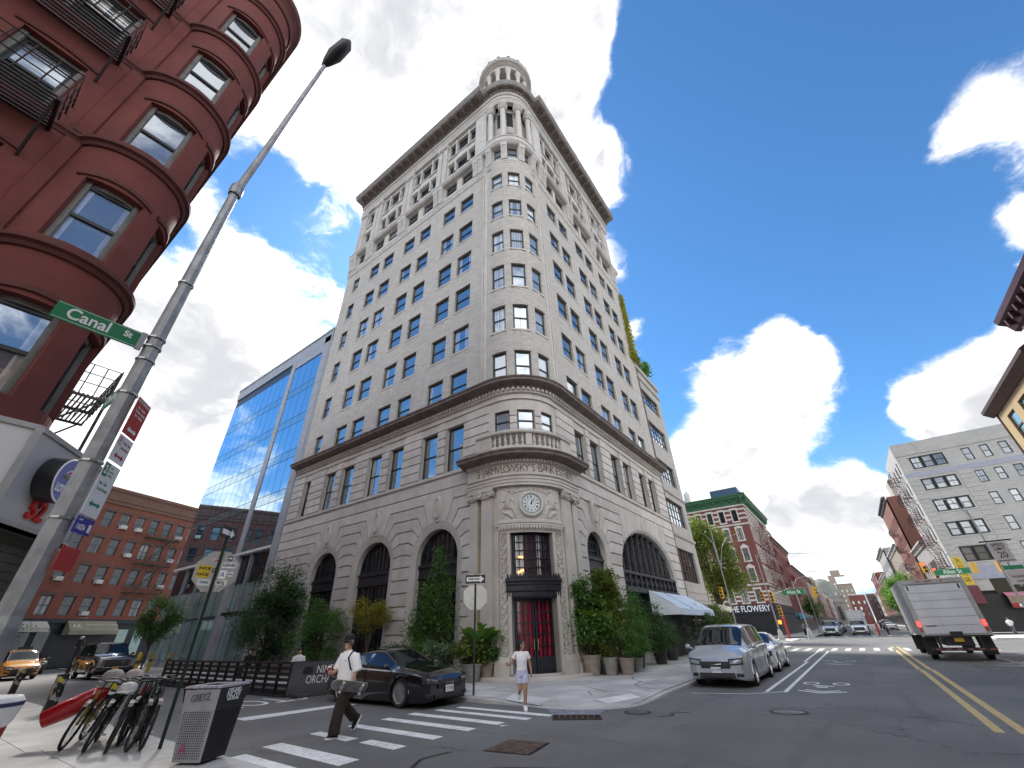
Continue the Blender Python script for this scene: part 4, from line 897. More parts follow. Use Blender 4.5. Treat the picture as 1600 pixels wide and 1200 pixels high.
for z in(8.32,11.62,14.9,18.15,21.4):
    for u0,u1,k in((-14,UA-.001,.5),(UA,10.,1.)):
        MB().fsweep(RD,[(-.03,z-.12),(.05*k,z-.10),(.09*k,z-.02),(.16*k,z+.02),(.16*k,z+.12),(0,z+.2)],us2(u0,u1) if u1>UA else [u0,u1]).build('belt_course',REDD,RED,smooth=20)
    b=MB(); b.fbox(RD,UA-.28,UA-.02,0,.05,z-3.1,z-.12); b.build('pilaster_strip',REDP,RED)
b=MB(); pts=[RD(u,-.45,0)[:2] for u in us2(-13.9,9.9)]+[(-15.5,21)]; b.prism(pts,lambda x,y:(x,y,.05),lambda x,y:(x,y,23.1)); b.build('inner_body',MATS['room_dark'],RED)
MB().fsweep(RD,[(0,22.6),(.06,22.62),(.10,22.9),(.18,23.05),(.28,23.18),(.30,23.4),(0,23.5),(-.6,23.5)],us2(-14,10)).build('cornice',REDD,RED)
# iron fire-escape balconies on the flat front
IRON=mat('fire_escape_iron',(.022,.014,.015),.6,.3,var=.3)
def fire_balcony(mp,u0,u1,z,dep,parent,m,h=.95,slats=9,bars=None,name='fire_escape_balcony'):
    b=MB(); n=slats
    for k in range(n+1): d=dep*(k+.3)/(n+.6); b.fbox(mp,u0,u1,d-.02,d+.02,z-.02,z+.02)
    for u in(u0,(u0+u1)/2,u1): b.fbox(mp,u-.03,u+.03,0,dep,z-.09,z-.021)
    F=b.build(name,m,parent); r=MB()
    for zz in(.35,.65,h): r.tube([mp(u0,0,z+zz),mp(u0,dep,z+zz),mp(u1,dep,z+zz),mp(u1,0,z+zz)],.018,4)
    nb=bars or max(3,int((u1-u0)/.35))
    for k in range(nb+1): u=u0+(u1-u0)*k/nb; p=mp(u,dep,z); r.cyl(p,(p[0],p[1],z+h),.014,n=4)
    for k in(1,2): 
        for u in(u0,u1): p=mp(u,dep*k/3,z); r.cyl(p,(p[0],p[1],z+h),.014,n=4)
    for u in(u0+.05,u1-.05): r.cyl(mp(u,0,z-1.1),mp(u,dep-.1,z-.05),.03,n=5)
    r.build('railing',m,F); return F
for z in(11.45,14.65,17.85): fire_balcony(RD,-6.2,-1.6,z,1.0,RED,IRON)
b=MB()
for z in(8.2,): fire_balcony(RD,-6.2,-1.9,z,1.0,RED,IRON)
# orchard-street side balcony and ladder seen past the corner
for z in(8.0,): fire_balcony(RD,6.4,8.9,z,.95,RED,mat('fire_escape_grey',(.10,.10,.11),.6,.3))
b=MB(); 
for s in(-.2,.2): b.cyl(RD(6.8+s,1.0,4.9),RD(6.8+s,1.0,9.1),.022,n=5)
for k in range(14): z=5.+.3*k; b.cyl(RD(6.6,1.0,z),RD(7.,1.0,z),.014,n=4)
b.build('drop_ladder',MATS['fire_escape_grey'],RED)
# shopfront fascia: two silver panels meeting at a corner, number and rolled gate
SIL=mat('silver_panel',(.50,.51,.53),.35,.35,var=.05,vs=1.,bump=.03,bs=4); SILL=mat('pale_panel',(.62,.61,.61),.45,.1,var=.05,vs=1.)
FP=[(-12,9.55),(.33,9.55),(1.55,11.35),(1.55,20.)]
def fascia(i): (x0,y0),(x1,y1)=FP[i],FP[i+1]; w=Vector((x1-x0,y1-y0)); L_=w.length; w.normalize(); return face((x0,y0),w.y,-w.x,(w.x,w.y)),L_
for i,m_ in enumerate((SILL,SIL,SIL)):
    f,L_=fascia(i); b=MB(); b.fbox(f,0.0,L_,-.18,0,3.42,4.72); 
    P=b.build('fascia_panel',m_,RED); FT_=mat('fascia_trim',(.42,.42,.42),.4,.5); MB().fbox(f,0,L_,-.2,.03,4.72,4.80).build('trim',FT_,P); MB().fbox(f,0,L_,-.2,.03,3.36,3.42).build('trim',FT_,P)
    if i<2: b=MB(); b.fbox(f,L_-.05,L_+.05,-.1,.04,3.4,4.76); b.build('corner_trim',MATS['fascia_trim'],P)
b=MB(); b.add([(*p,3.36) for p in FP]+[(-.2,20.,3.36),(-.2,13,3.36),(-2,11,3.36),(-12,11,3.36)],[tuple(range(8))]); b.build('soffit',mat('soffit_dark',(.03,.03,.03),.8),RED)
f1,L1=fascia(1)
for k in range(9): b=MB(); b.fbox(f1,-.4,L1+.3,-.5,-.42+.03,2.2+.13*k,2.32+.13*k); b.build('gate_slat',mat('gate_slat',(.10,.095,.085),.5,.5,var=.25),RED)
b=MB(); b.add([(-12,10.6,.1),(-.3,10.6,.1),(.7,12,.1),(.7,20,.1),(.7,20,3.4),(.7,12,3.4),(-.3,10.6,3.4),(-12,10.6,3.4)],[(0,1,6,7),(1,2,5,6),(2,3,4,5)]); b.build('shop_window',GLD,RED)
text('52',.42,at(f1,.90,.012,3.66)@TXT,mat('red_sign_letters',(.55,.02,.02),.35,var=.05),RED,'house_number',ext=.03,bold=.012)
# lottery drum sign
LS=thing('lottery_sign','round blue lottery sign on a black drum fixed to the silver shop fascia','sign',f1(.80,0,4.16),math.atan2(f1(0,1,0)[1]-f1(0,0,0)[1],f1(0,1,0)[0]-f1(0,0,0)[0])-PI/2)
disc([(.37,0),(.37,.26),(.001,.26)]).build('drum',mat('drum_black',(.012,.012,.014),.4),LS,smooth=40)
disc([(.37,.262),(.345,.275),(.345,.27)]).build('rim',mat('rim_white',(.75,.75,.78),.4),LS)
disc([(.345,.27),(.001,.27)]).build('face',mat('sign_blue',(.17,.20,.46),.35,var=.05),LS)
WHT=mat('sign_white',(.80,.80,.80),.45,var=.04)
text('NEW',.145,Matrix.Translation((-.11,.274,.14))@TXT,WHT,LS,ext=.002,sx=.8,bold=.006); text('YORK',.145,Matrix.Translation((-.13,.274,.01))@TXT,WHT,LS,ext=.002,sx=.75,bold=.006); text('LOTTERY',.165,Matrix.Translation((0,.274,-.16))@TXT,WHT,LS,ext=.002,sx=.7,bold=.008)
for k,c_ in enumerate(((.7,.7,.72),(.55,.06,.10),(.6,.45,.5))):
    b=MB(); r=.17-.03*k; n=10; b.grid([[( .30-q*sin(PI/2*i/n) if False else .02+(q)*cos(PI/2+PI/2*(-1)*0)*0+.0 + q*cos(PI*(.0)+PI/2*i/n) ,.274,.0+q*sin(PI/2*i/n)) for i in range(n+1)] for q in(r,r-.025)]); b.build('rainbow_band',mat('rainbow%d'%k,c_,.5,var=0),LS)
b=MB(); b.add([(.03,.274,.0),(.2,.274,.0),(.2,.274,.03),(.15,.274,.09),(.1,.274,.04),(.03,.274,.1)],[tuple(range(6))]); b.build('hill_emblem',mat('emblem_green',(.12,.22,.17),.5,var=0),LS)

# ================================================================ tall street lamp pole at the near kerb with its signs
PX,PY=.70,6.16
GALV=mat('galvanised_pole',(.30,.31,.32),.5,.55,var=.28,vs=5,bump=.15,bs=12,streak=.55,dirt=(.16,.15,.135)); BAND=mat('steel_band',(.38,.38,.385),.4,.8,var=.1)
LP=thing('street_lamp','tall weathered grey lamp pole at the near left kerb carrying street signs','street lamp',(PX,PY,.13),world=True)
b=MB(); b.tube([(PX,PY,.13),(PX,PY,1.9),(PX,PY,2.0),(PX,PY,4.),(PX,PY,8.35)],[.13,.112,.098,.09,.066],8); b.build('shaft',GALV,LP)
b=MB(); b.tube([(PX,PY,8.3),(PX+.06,PY-.22,9.3),(PX+.14,PY-.54,10.9),(PX+.22,PY-.86,12.35)],[.06,.052,.042,.034],8); b.build('mast_arm',GALV,LP,smooth=True)
b=MB(); b.lathe([(.09,8.2),(.10,8.24),(.10,8.4),(.085,8.46)],10,(PX,PY,0)); b.build('collar',GALV,LP)
b=MB(); hd=Vector((.16,-.75,.62)).normalized(); p0=Vector((PX+.2,PY-.8,12.25)); b.tube([p0,p0+hd*.12,p0+hd*.35,p0+hd*.7,p0+hd*.82],[.04,.09,.15,.13,.03],10); b.build('lamp_head',mat('lamp_black',(.02,.02,.022),.4),LP,smooth=True)
for z in(2.85,3.45,4.3,4.78,4.98,5.12,6.1): MB().lathe([(.085,z),(.104-.004*(z-4),z),(.104-.004*(z-4),z+.022),(.085,z+.022)],10,(PX,PY,0)).build('band',BAND,LP)
# Canal St blade
SG=mat('street_sign_green',(.008,.19,.075),.4,var=.08); 
def blade(label,txt,loc,rz,L_=.78,h=.23,both=True,parts=('blade',)):
    t=thing('street_name_sign',label,'street sign',loc,rz)
    b=MB(); b.box(-L_/2,L_/2,-.008,.008,-h/2,h/2); b.build('blade',SG,t)
    w=MB()
    for z in(-h/2+.012,h/2-.018): w.box(-L_/2+.01,L_/2-.01,.0085,.0095,z,z+.006)
    w.build('border',mat('sign_line',(.6,.72,.62),.4,var=0),t)
    for s_,sz,x,z in txt: text(s_,sz,Matrix.Translation((x,.0095,z))@TXT,WHT,t,ext=.001,align='CENTER',sx=.86,bold=.004)
    MB().box(-L_/2-.03,-L_/2+.03,-.02,.02,-h/2-.01,h/2+.01).build('bracket',BAND,t) 
    return t
blade('green Canal St name blade clamped high on the near lamp pole',[('Canal',.20,.10,.0),('St',.115,-.26,.02)],(PX-.13-.40,PY-.02,5.02),PI,.80,.225)
blade('dark green name blade seen edge-on below the Canal St sign',[('Orchard',.18,.0,0.)],(PX-.05,PY+.45,4.42),PI/2+.05,.7,.2)
# stack of parking signs
sd=Vector((cos(rad(53)),sin(rad(53)),0)); 
PSM=lambda z:(PX+.10+.15*sd.x,PY-.10+.15*sd.y,z)
RZS=rad(53)+PI       # local y faces the street corner
def plate(label,z,h,m,w=.30):
    t=thing('parking_sign',label,'sign',PSM(z),RZS); MB().box(-w/2,w/2,-.004,.004,-h/2,h/2).build('plate',m,t,bevel=.002); return t
SRED=mat('sign_red',(.40,.012,.02),.4,var=.05); SWH=mat('sign_plate_white',(.74,.75,.76),.4,var=.05); SGRN=mat('sign_ink_green',(.01,.20,.11),.5,var=0); SRI=mat('sign_ink_red',(.42,.015,.03),.5,var=0); SBL=mat('sign_blue_deep',(.012,.018,.30),.4,var=.04)
def ink(t,s_,sz,x,z,m,sx=.8,bold=.0,al='CENTER'): text(s_,sz,Matrix.Translation((x,.0055,z))@TXT,m,t,ext=.0006,sx=sx,bold=bold,align=al)
def arrow(t,x,z,L_,m,w=.018):
    b=MB(); b.box(-L_/2+.03,L_/2-.03,.005,.006,z-w/2,z+w/2)
    for s in(-1,1): b.add([(s*L_/2,.0055,z),(s*(L_/2-.05),.0055,z+.035),(s*(L_/2-.05),.0055,z-.035)],[(0,1,2)])
    b.build('arrow',m,t)
s=plate('red NO STANDING plate at the top of the parking sign stack',4.06,.46,SRED)
for q,(tx,z,sz) in enumerate((('NO STANDING',.19,.052),('May - October',.12,.038),('Thursday - Sunday',.07,.038),('7pm - 12:30am',.02,.038))): ink(s,tx,sz,0,z,WHT,.78,.001)
arrow(s,0,-.16,.2,WHT,.03)
s=plate('white no parking plate with red arrow under the red plate',3.66,.30,SWH)
ink(s,'7:30am - 8am',.04,-.04,.08,SRI,.7); ink(s,'Except Sunday',.04,-.04,.02,SRI,.7); arrow(s,0,-.08,.2,SRI,.022); b=disc([(.045,.0052),(.036,.0052)],20); b.v=[(x+.1,y,z+.08) for x,y,z in b.v]; b.build('no_parking_ring',SRI,s); ink(s,'P',.055,.1,.08,SRI,.9,.003)
s=plate('white two hour metered parking plate with green arrow and number panel',3.20,.56,SWH)
MB().box(.05,.14,.0042,.0052,.13,.27).build('number_panel',SGRN,s); ink(s,'2',.12,.095,.20,WHT,.9,.004); ink(s,'hour',.034,-.0,.24,SGRN,.8); ink(s,'metered',.034,-.01,.20,SGRN,.8); ink(s,'parking',.034,-.01,.16,SGRN,.8); ink(s,'8am - 7pm',.045,.03,.06,SGRN,.75); ink(s,'Except Sunday',.045,.0,0.,SGRN,.75); arrow(s,0,-.16,.2,SGRN,.024)
s=plate('blue zone number plate lowest in the parking sign stack',2.82,.16,SBL); ink(s,'Zone#',.032,.09,.05,WHT,.8); ink(s,'116254',.075,.045,-.02,WHT,.7,.002); MB().box(-.13,-.08,.0045,.0055,-.05,.03).build('phone_mark',WHT,s)
s=plate('red plate hanging low on the far side of the near lamp pole',2.50,.22,SRED)

# ================================================================ glass office block beyond the bank
OG=thing('glass_office_block','modern blue glass office block with pale stone piers beside the bank','building',(22,44,0),world=True)
GF=face((16.0,33.55),-1,0,(0,1)); 
CLAD=mat('pale_stone_cladding',(.33,.345,.37),.5,var=.08,vs=1.2,bump=.05); CURT=glassmat('curtain_wall_glass',(.04,.08,.12),.35,.62,rough=.012,tint=(.60,.78,.92),wob=.012); SPN=glassmat('spandrel_glass',(.10,.17,.19),.3,.45,rough=.03,tint=(.62,.80,.92),wob=.012); MUL=mat('mullion_dark',(.03,.04,.05),.4,.5,var=0)
b=MB(); b.box(16.35,40,33.52,54.2,0.,28.2); b.build('inner_body',mat('block_grey',(.33,.34,.35),.7),OG)
b=MB(); b.fbox(GF,0,.25,-.4,.02,0,28.9).fbox(GF,.28,1.35,-.4,.03,0,28.9); b.build('stone_pier',CLAD,OG)
for k in range(20): b=MB(); b.fbox(GF,.30,1.33,.02,.05,.4+1.4*k+.01,.4+1.4*(k+1)-.012); b.build('cladding_panel',CLAD,OG)
b=MB(); b.fbox(GF,6.48,7.28,-.4,.06,0,27.6); b.build('stone_pier',CLAD,OG)
b=MB(); b.fbox(GF,0,20.6,-.4,.05,27.6,28.9).fbox(GF,-.02,20.62,-.4,.12,28.9,29.1).fbox(GF,1.36,6.47,-.4,.04,26.6,27.62); b.build('parapet',CLAD,OG)
rows=[]; z=8.12
zz=[8.12,8.95]
bands=[]
z=8.12
while z<26:
    bands.append((z,z+.82,'s')); bands.append((z+.82,min(z+3.67,27.55),'v')); z+=3.67
pcache={}
def panel(u0,u1,z0,z1,m,name,d=0.):
    k=(round(u1-u0,2),round(z1-z0,2),m.name)
    if k not in pcache:
        w,h=k[0],k[1]; b=MB(); g=.025; b.add([(-w/2+g,0,g),(w/2-g,0,g),(w/2-g,0,h-g),(-w/2+g,0,h-g),(-w/2+g,-.05,g),(w/2-g,-.05,g),(w/2-g,-.05,h-g),(-w/2+g,-.05,h-g)],[(0,1,2,3),(0,4,5,1),(1,5,6,2),(2,6,7,3),(3,7,4,0)]); pcache[k]=b.mesh(name,m)
    a=random.uniform(-.0022,.0022); put(name,pcache[k],OG,M=at(GF,(u0+u1)/2,d,z0)@Matrix.Rotation(a,4,'Z')@Matrix.Rotation(random.uniform(-.002,.002),4,'X'))
for z0,z1,k in bands:
    for i in range(4): u=1.40+1.268*i; (panel(u,u+1.268,z0,min(z1,26.6),CURT if k=='v' else SPN,'glass_panel') if z0<26 else None)
    for i in range(10): u=7.30+1.315*i; panel(u,u+1.315,z0,z1,CURT if k=='v' else SPN,'glass_panel')
b=MB(); b.fbox(GF,1.36,6.48,-.3,-.045,8.05,26.65).fbox(GF,7.28,20.5,-.3,-.045,8.05,27.6); b.build('mullion_backing',MUL,OG)
b=MB(); b.fbox(GF,1.3,20.5,-.4,.10,7.9,8.1); b.build('ledge',mat('ledge_white',(.65,.66,.67),.5),OG)
# ground floors: greenish glass between grey piers
GRN=glassmat('shop_green_glass',(.26,.38,.36),.4,.25,rough=.03,tint=(.8,1.,.95))
for i in range(6):
    u=1.4+3.2*i; b=MB(); b.fbox(GF,u-.14,u+.14,-.5,-.1,0,7.9); b.build('stone_pier',mat('grey_pier',(.22,.24,.28),.5,var=.1),OG)
    for z0,z1 in((.5,3.4),(3.55,5.7),(5.8,7.85)):
        b=MB(); b.fbox(GF,u+.24,u+2.96,-.35,-.28,z0,z1); b.build('shop_pane',GRN if z0<5 else GLD,OG)
    b=MB(); b.fbox(GF,u+.22,u+2.98,-.4,-.22,3.4,3.55).fbox(GF,u+.22,u+2.98,-.4,-.22,5.7,5.8).fbox(GF,u+1.58,u+1.62,-.36,-.26,.5,7.8); b.build('transom',MUL,OG)
b=MB(); b.fbox(GF,1.2,3.5,-.3,1.3,3.35,3.55); b.build('entrance_canopy',M_DARK,OG)

# ================================================================ red brick tenement at the end of the side street
TF=face((2.0,59.4),.338,-.941,(.941,.338)); TE=thing('brick_tenement','red brick tenement with fire escape and air conditioners at the end of the side street','building',(9,64,0),world=True)
TB=brickmat('tenement_brick',(.27,.08,.05),(.19,.095,.075),.22,.07,.01,.2,sgn=1); TS=mat('brownstone_lintel',(.14,.085,.07),.8,var=.15); TFR=mat('tenement_sash',(.10,.10,.10),.5); GT=glassmat('tenement_glass',(.03,.033,.036),.6,.12,curtain=(.4,.4,.38),curt=.3)
TCs=[-3.9,-2.25,-.6,1.05,2.7,4.3,5.75,7.36,9.2,10.87,12.5,14.12,15.72,17.33,18.95,20.6]; TZ=[(4.4,6.05),(7.3,8.95),(10.1,11.72),(12.8,14.4)]
to=[(c-.48,c+.48,z0,z1) for c in TCs for z0,z1 in TZ]
b=MB(); wallgrid(b,TF,-6,22,4.1,15.2,to,.25); b.build('brick_wall',TB,TE)
for c in TCs:
    for z0,z1 in TZ:
        sash(TE,TF,c-.48,c+.48,z0,z1,-.12,TFR,GT,.1,sm=TS,fw=.07)
        b=MB(); b.fbox(TF,c-.62,c+.62,0,.05,z1,z1+.3); b.build('lintel',TS,TE)
MB().fsweep(TF,[(0,15.15),(.12,15.2),(.12,15.5),(.2,15.6),(.2,16.4),(.35,16.6),(.35,16.85),(0,17.)],[-6,22]).build('brick_cornice',brickmat('cornice_brick',(.21,.11,.08),(.16,.1,.08),.25,.08,.01,.2,sgn=1),TE)
b=MB(); b.fprism(TF,[(-6,.05),(22,.05),(22,16.9),(-6,16.9)],-14,-.35); b.build('inner_body',MATS['room_dark'],TE)
ACM=MB(); ACM.box(-.3,.3,-.1,.38,0,.36); 
for k in range(5): ACM.box(-.26,.26,.381,.392,.05+.06*k,.08+.06*k)
acm=ACM.mesh('air_conditioner',mat('ac_white',(.66,.66,.63),.5,var=.1))
for c,z,l in ((10.87,12.8,'second'),(12.5,12.8,'third'),(17.33,12.75,'sixth'),(12.5,10.1,'third'),(17.33,10.1,'sixth'),(7.36,7.3,'x'),(10.87,7.3,'s'),(17.33,7.3,'z'),(10.87,4.4,'q')): put('air_conditioner',acm,TE,M=at(TF,c,.02,z+.02))
TI=mat('fire_escape_green',(.055,.075,.06),.6,.3)
for z in(6.7,9.62,12.42): fire_balcony(TF,13.55,17.1,z,1.0,TE,TI,slats=5)
for z in(6.7,9.62):
    b=MB()
    for d in(.35,.75): b.cyl(TF(14.2,d,z),TF(16.4,d,z+2.8),.03,n=4)
    for k in range(10): f=k/10.; b.fbox(TF,14.2+2.2*f-.1,14.2+2.2*f+.1,.35,.75,z+2.8*f-.012,z+2.8*f+.012)
    b.build('fire_stair',TI,TE)
b=MB(); b.fbox(TF,-6,22,-.3,.1,3.75,4.1); b.build('shop_cornice',mat('shop_dark_blue',(.02,.03,.045),.5),TE)
b=MB(); b.fbox(TF,-6,22,-.35,-.25,.1,3.75); b.build('shop_front',mat('shop_front_dark',(.018,.024,.032),.4,var=.3),TE)
for c in(7.,8.5,15.5,17.2): b=MB(); b.fbox(TF,c-.5,c+.5,-.26,-.2,.8,3.2); b.build('shop_pane',GRN if c>15 else GT,TE)
# awnings
def awning(parent,mp,u0,u1,z0,z1,d,m,name='awning'):
    b=MB(); b.add([mp(u0,0,z1),mp(u1,0,z1),mp(u1,d,z0+.35),mp(u0,d,z0+.35),mp(u1,d,z0),mp(u0,d,z0),mp(u0,0,z0),mp(u1,0,z0)],[(0,1,2,3),(3,2,4,5),(0,3,5,6),(1,7,4,2)]); return b.build(name,m,parent)
A=awning(TE,TF,9.85,14.2,2.75,4.05,1.,mat('awning_olive',(.30,.28,.20),.7,var=.08)); 
b=MB(); b.fbox(TF,9.86,10.75,1.005,1.012,2.8,3.85) if False else None
for u,s_,sz,z in((12.75,'Asian Americans for Equality',.30,3.55),(12.6,'亞洲人平等會',.36,3.1)): text(s_,sz,at(TF,u,(.50 if z>3.3 else .86)+.05,z+.06)@Matrix.Rotation(.81,4,'X')@TXT,mat('awning_ink',(.72,.70,.62),.6,var=0),A,ext=.002,sx=.85)
text('AA',.7,at(TF,10.45,.70,3.48)@Matrix.Rotation(.81,4,'X')@TXT,MATS['awning_ink'],A,ext=.002,sx=.8)
awning(TE,TF,5.4,8.2,3.0,3.95,.9,mat('awning_cream',(.55,.54,.46),.7)); b=MB(); b.fbox(TF,9.9,10.6,.0,.05,2.75,3.9); b.build('brown_panel',mat('awning_brown',(.2,.1,.05),.7),TE)
text('DSNY',.35,at(TF,11.1,.02,4.18)@TXT,mat('graffiti_pale',(.6,.45,.42),.7,var=0),TE,'graffiti',ext=.002)

SR=thing('side_street_tenement','plain brown brick tenement row behind the red corner building','building',(-6,38,0),world=True)
b=MB(); SF=face((.35,21.2),1,0,(0,1)); so_=[(u-.5,u+.5,z,z+1.7) for u in [1.2+2.1*k for k in range(16)] for z in(4.8,8.,11.2,14.4)]
wallgrid(b,SF,0,35,0,17.,so_,.2); b.build('brick_wall',brickmat('row_brick',(.20,.10,.075),(.14,.1,.09),.22,.07,.01,.2,sgn=1),SR)
for a,c,z0,z1 in so_: sash(SR,SF,a,c,z0,z1,-.1,TFR,GT,None,fw=.07)
b=MB(); b.box(-12,.1,21.2,56.2,.1,17.4); b.build('inner_body',MATS['room_dark'],SR)
b=MB(); b.box(-8,-3,30,34,17.4,22.5); b.build('roof_bulkhead',mat('bulkhead_grey',(.3,.3,.31),.7),SR); MB().lathe([(.9,0),(.9,1.6),(.01,2.4)],14,(-3.5,27,17.4)).build('water_tank',mat('tank_wood',(.2,.17,.15),.8),SR)
# ================================================================ vehicles
def paintm(name,col,metal=.0,rough=.25): return mat(name,col,rough,metal,var=.03,vs=1.,coat=.8)
TYRE=mat('tyre_rubber',(.014,.014,.015),.8,var=.2,vs=12); ALLOY=mat('alloy_rim',(.62,.63,.65),.3,.75,var=.08); DRIM=mat('dark_rim',(.07,.07,.075),.35,.7); CHROME=mat('chrome',(.65,.66,.68),.12,1.,var=0)
CGL=glassmat('car_glass',(.010,.013,.016),.2,.015,rough=.02,tint=(.9,.95,1.),wob=0); BLKP=mat('black_plastic',(.012,.012,.013),.55,var=.15); LENS=mat('headlight_lens',(.34,.37,.40),.08,.3,var=.1,vs=20,spec=.8); PLATE=mat('licence_plate',(.72,.72,.70),.5,var=.05); PLATEY=mat('licence_plate_yellow',(.62,.36,.03),.5,var=.05)
TAIL=mat('tail_lamp_red',(.5,.02,.02),.25,var=0); TAILE=mat('tail_lamp_lit',(1.,.06,.04),.3,var=0,emit=.22)
def wheel_meshes(r,w,rimm,spokes,cross=False):
    k=('wheel',r,w,rimm.name,spokes,cross)
    if k in WC: return WC[k]
    ro=r*.70; n=28
    def ring(prof): b=MB(); b.grid([[(q*cos(2*PI*i/n),y,q*sin(2*PI*i/n)) for i in range(n)] for q,y in prof],True); return b
    ty=ring([(ro,-w*.45),(r*.9,-w*.5),(r*.975,-w*.42),(r,-w*.25),(r,w*.25),(r*.975,w*.42),(r*.9,w*.5),(ro,w*.45)]).mesh('tyre',TYRE,smooth=40)
    rb=ring([(ro,-w*.4),(ro*.95,-w*.2),(ro*.93,w*.3),(ro*.96,w*.44),(ro*1.02,w*.47)]); 
    for i in range(spokes):
        for s in((-1,1) if cross else (0,)):
            a=2*PI*i/spokes; a2=a+s*.42; h=.035 if cross else .05
            p=[(ro*.14*cos(a-.3),ro*.14*sin(a-.3)),(ro*.14*cos(a+.3),ro*.14*sin(a+.3)),(ro*.95*cos(a2+h),ro*.95*sin(a2+h)),(ro*.95*cos(a2-h),ro*.95*sin(a2-h))]
            rb.prism(p,lambda x,z:(x,w*.22,z),lambda x,z:(x,w*.36,z))
    rb.grid([[(q*cos(2*PI*i/16),y,q*sin(2*PI*i/16)) for i in range(16)] for q,y in((ro*.22,w*.2),(ro*.2,w*.4),(.001,w*.42))],True)
    rm=rb.mesh('rim',rimm,smooth=35); bd=ring([(ro*.9,w*.12),(.001,w*.12)]).mesh('brake_disc',mat('wheel_shadow',(.02,.02,.02),.6))
    WC[k]=(ty,rm,bd); return WC[k]
CARS={
'sedan':dict(L=4.9,st=[(-2.45,.60,.45,.78,.80,.52),(-2.38,.80,.30,.92,.98,.70),(-2.1,.89,.22,.98,1.05,.74),(-1.6,.92,.20,1.0,1.10,.72),(-.85,.93,.18,.98,1.38,.57),(-.2,.93,.18,.96,1.44,.58),(.30,.93,.18,.94,1.41,.57),(1.10,.93,.18,.92,1.02,.73),(1.3,.925,.18,.91,.97,.74),(1.85,.92,.18,.88,.94,.73),(2.2,.895,.18,.83,.88,.68),(2.4,.84,.2,.75,.79,.58),(2.48,.72,.28,.66,.68,.46)],ws=(.30,1.12),rw=(-1.62,-.85),sw=(-1.25,.85),pill=(-.28,),wh=(-1.42,1.42),r=.35,seams=(-1.15,-.28,.95)),
'minivan':dict(L=5.2,st=[(-2.62,.78,.45,1.0,1.45,.56),(-2.5,.93,.25,1.1,1.68,.66),(-2.2,.97,.2,1.1,1.75,.70),(-.8,.99,.18,1.09,1.78,.72),(.2,.99,.18,1.07,1.77,.71),(.72,.99,.18,1.05,1.72,.69),(1.72,.985,.18,1.02,1.13,.78),(2.1,.965,.18,.99,1.05,.77),(2.36,.925,.2,.94,.99,.70),(2.5,.875,.21,.87,.91,.63),(2.59,.79,.24,.79,.82,.54),(2.64,.64,.3,.70,.72,.42)],ws=(.72,1.74),rw=(-2.62,-2.5),sw=(-2.25,1.25),pill=(-1.05,.18),wh=(-1.55,1.55),r=.36,seams=(-1.0,.2,1.25)),
'suv':dict(L=5.3,st=[(-2.65,.85,.5,1.2,1.72,.70),(-2.5,.98,.35,1.22,1.88,.75),(-1,1.0,.3,1.2,1.92,.77),(.35,1.0,.3,1.18,1.89,.76),(1.05,1.0,.3,1.17,1.25,.86),(1.4,1.0,.3,1.16,1.22,.88),(2.2,1.0,.3,1.12,1.18,.88),(2.55,.97,.32,1.02,1.08,.85),(2.66,.9,.4,.92,.96,.80)],ws=(.35,1.07),rw=(-2.65,-2.5),sw=(-2.3,.78),pill=(-1.2,-.15),wh=(-1.5,1.62),r=.42,seams=(-1.2,-.15,.95)),
'compact':dict(L=4.5,st=[(-2.25,.70,.45,.9,1.25,.55),(-2.12,.86,.28,.98,1.45,.60),(-1.6,.90,.22,1.0,1.60,.63),(-.4,.91,.2,.98,1.66,.64),(.25,.91,.2,.96,1.62,.63),(1.0,.91,.2,.94,1.04,.74),(1.5,.90,.2,.90,.96,.74),(1.95,.85,.22,.80,.86,.68),(2.18,.74,.28,.68,.72,.55),(2.25,.58,.36,.6,.62,.42)],ws=(.25,1.02),rw=(-2.25,-1.95),sw=(-1.95,.8),pill=(-1.1,-.25),wh=(-1.32,1.35),r=.34,seams=(-1.1,-.25,.9)),
}
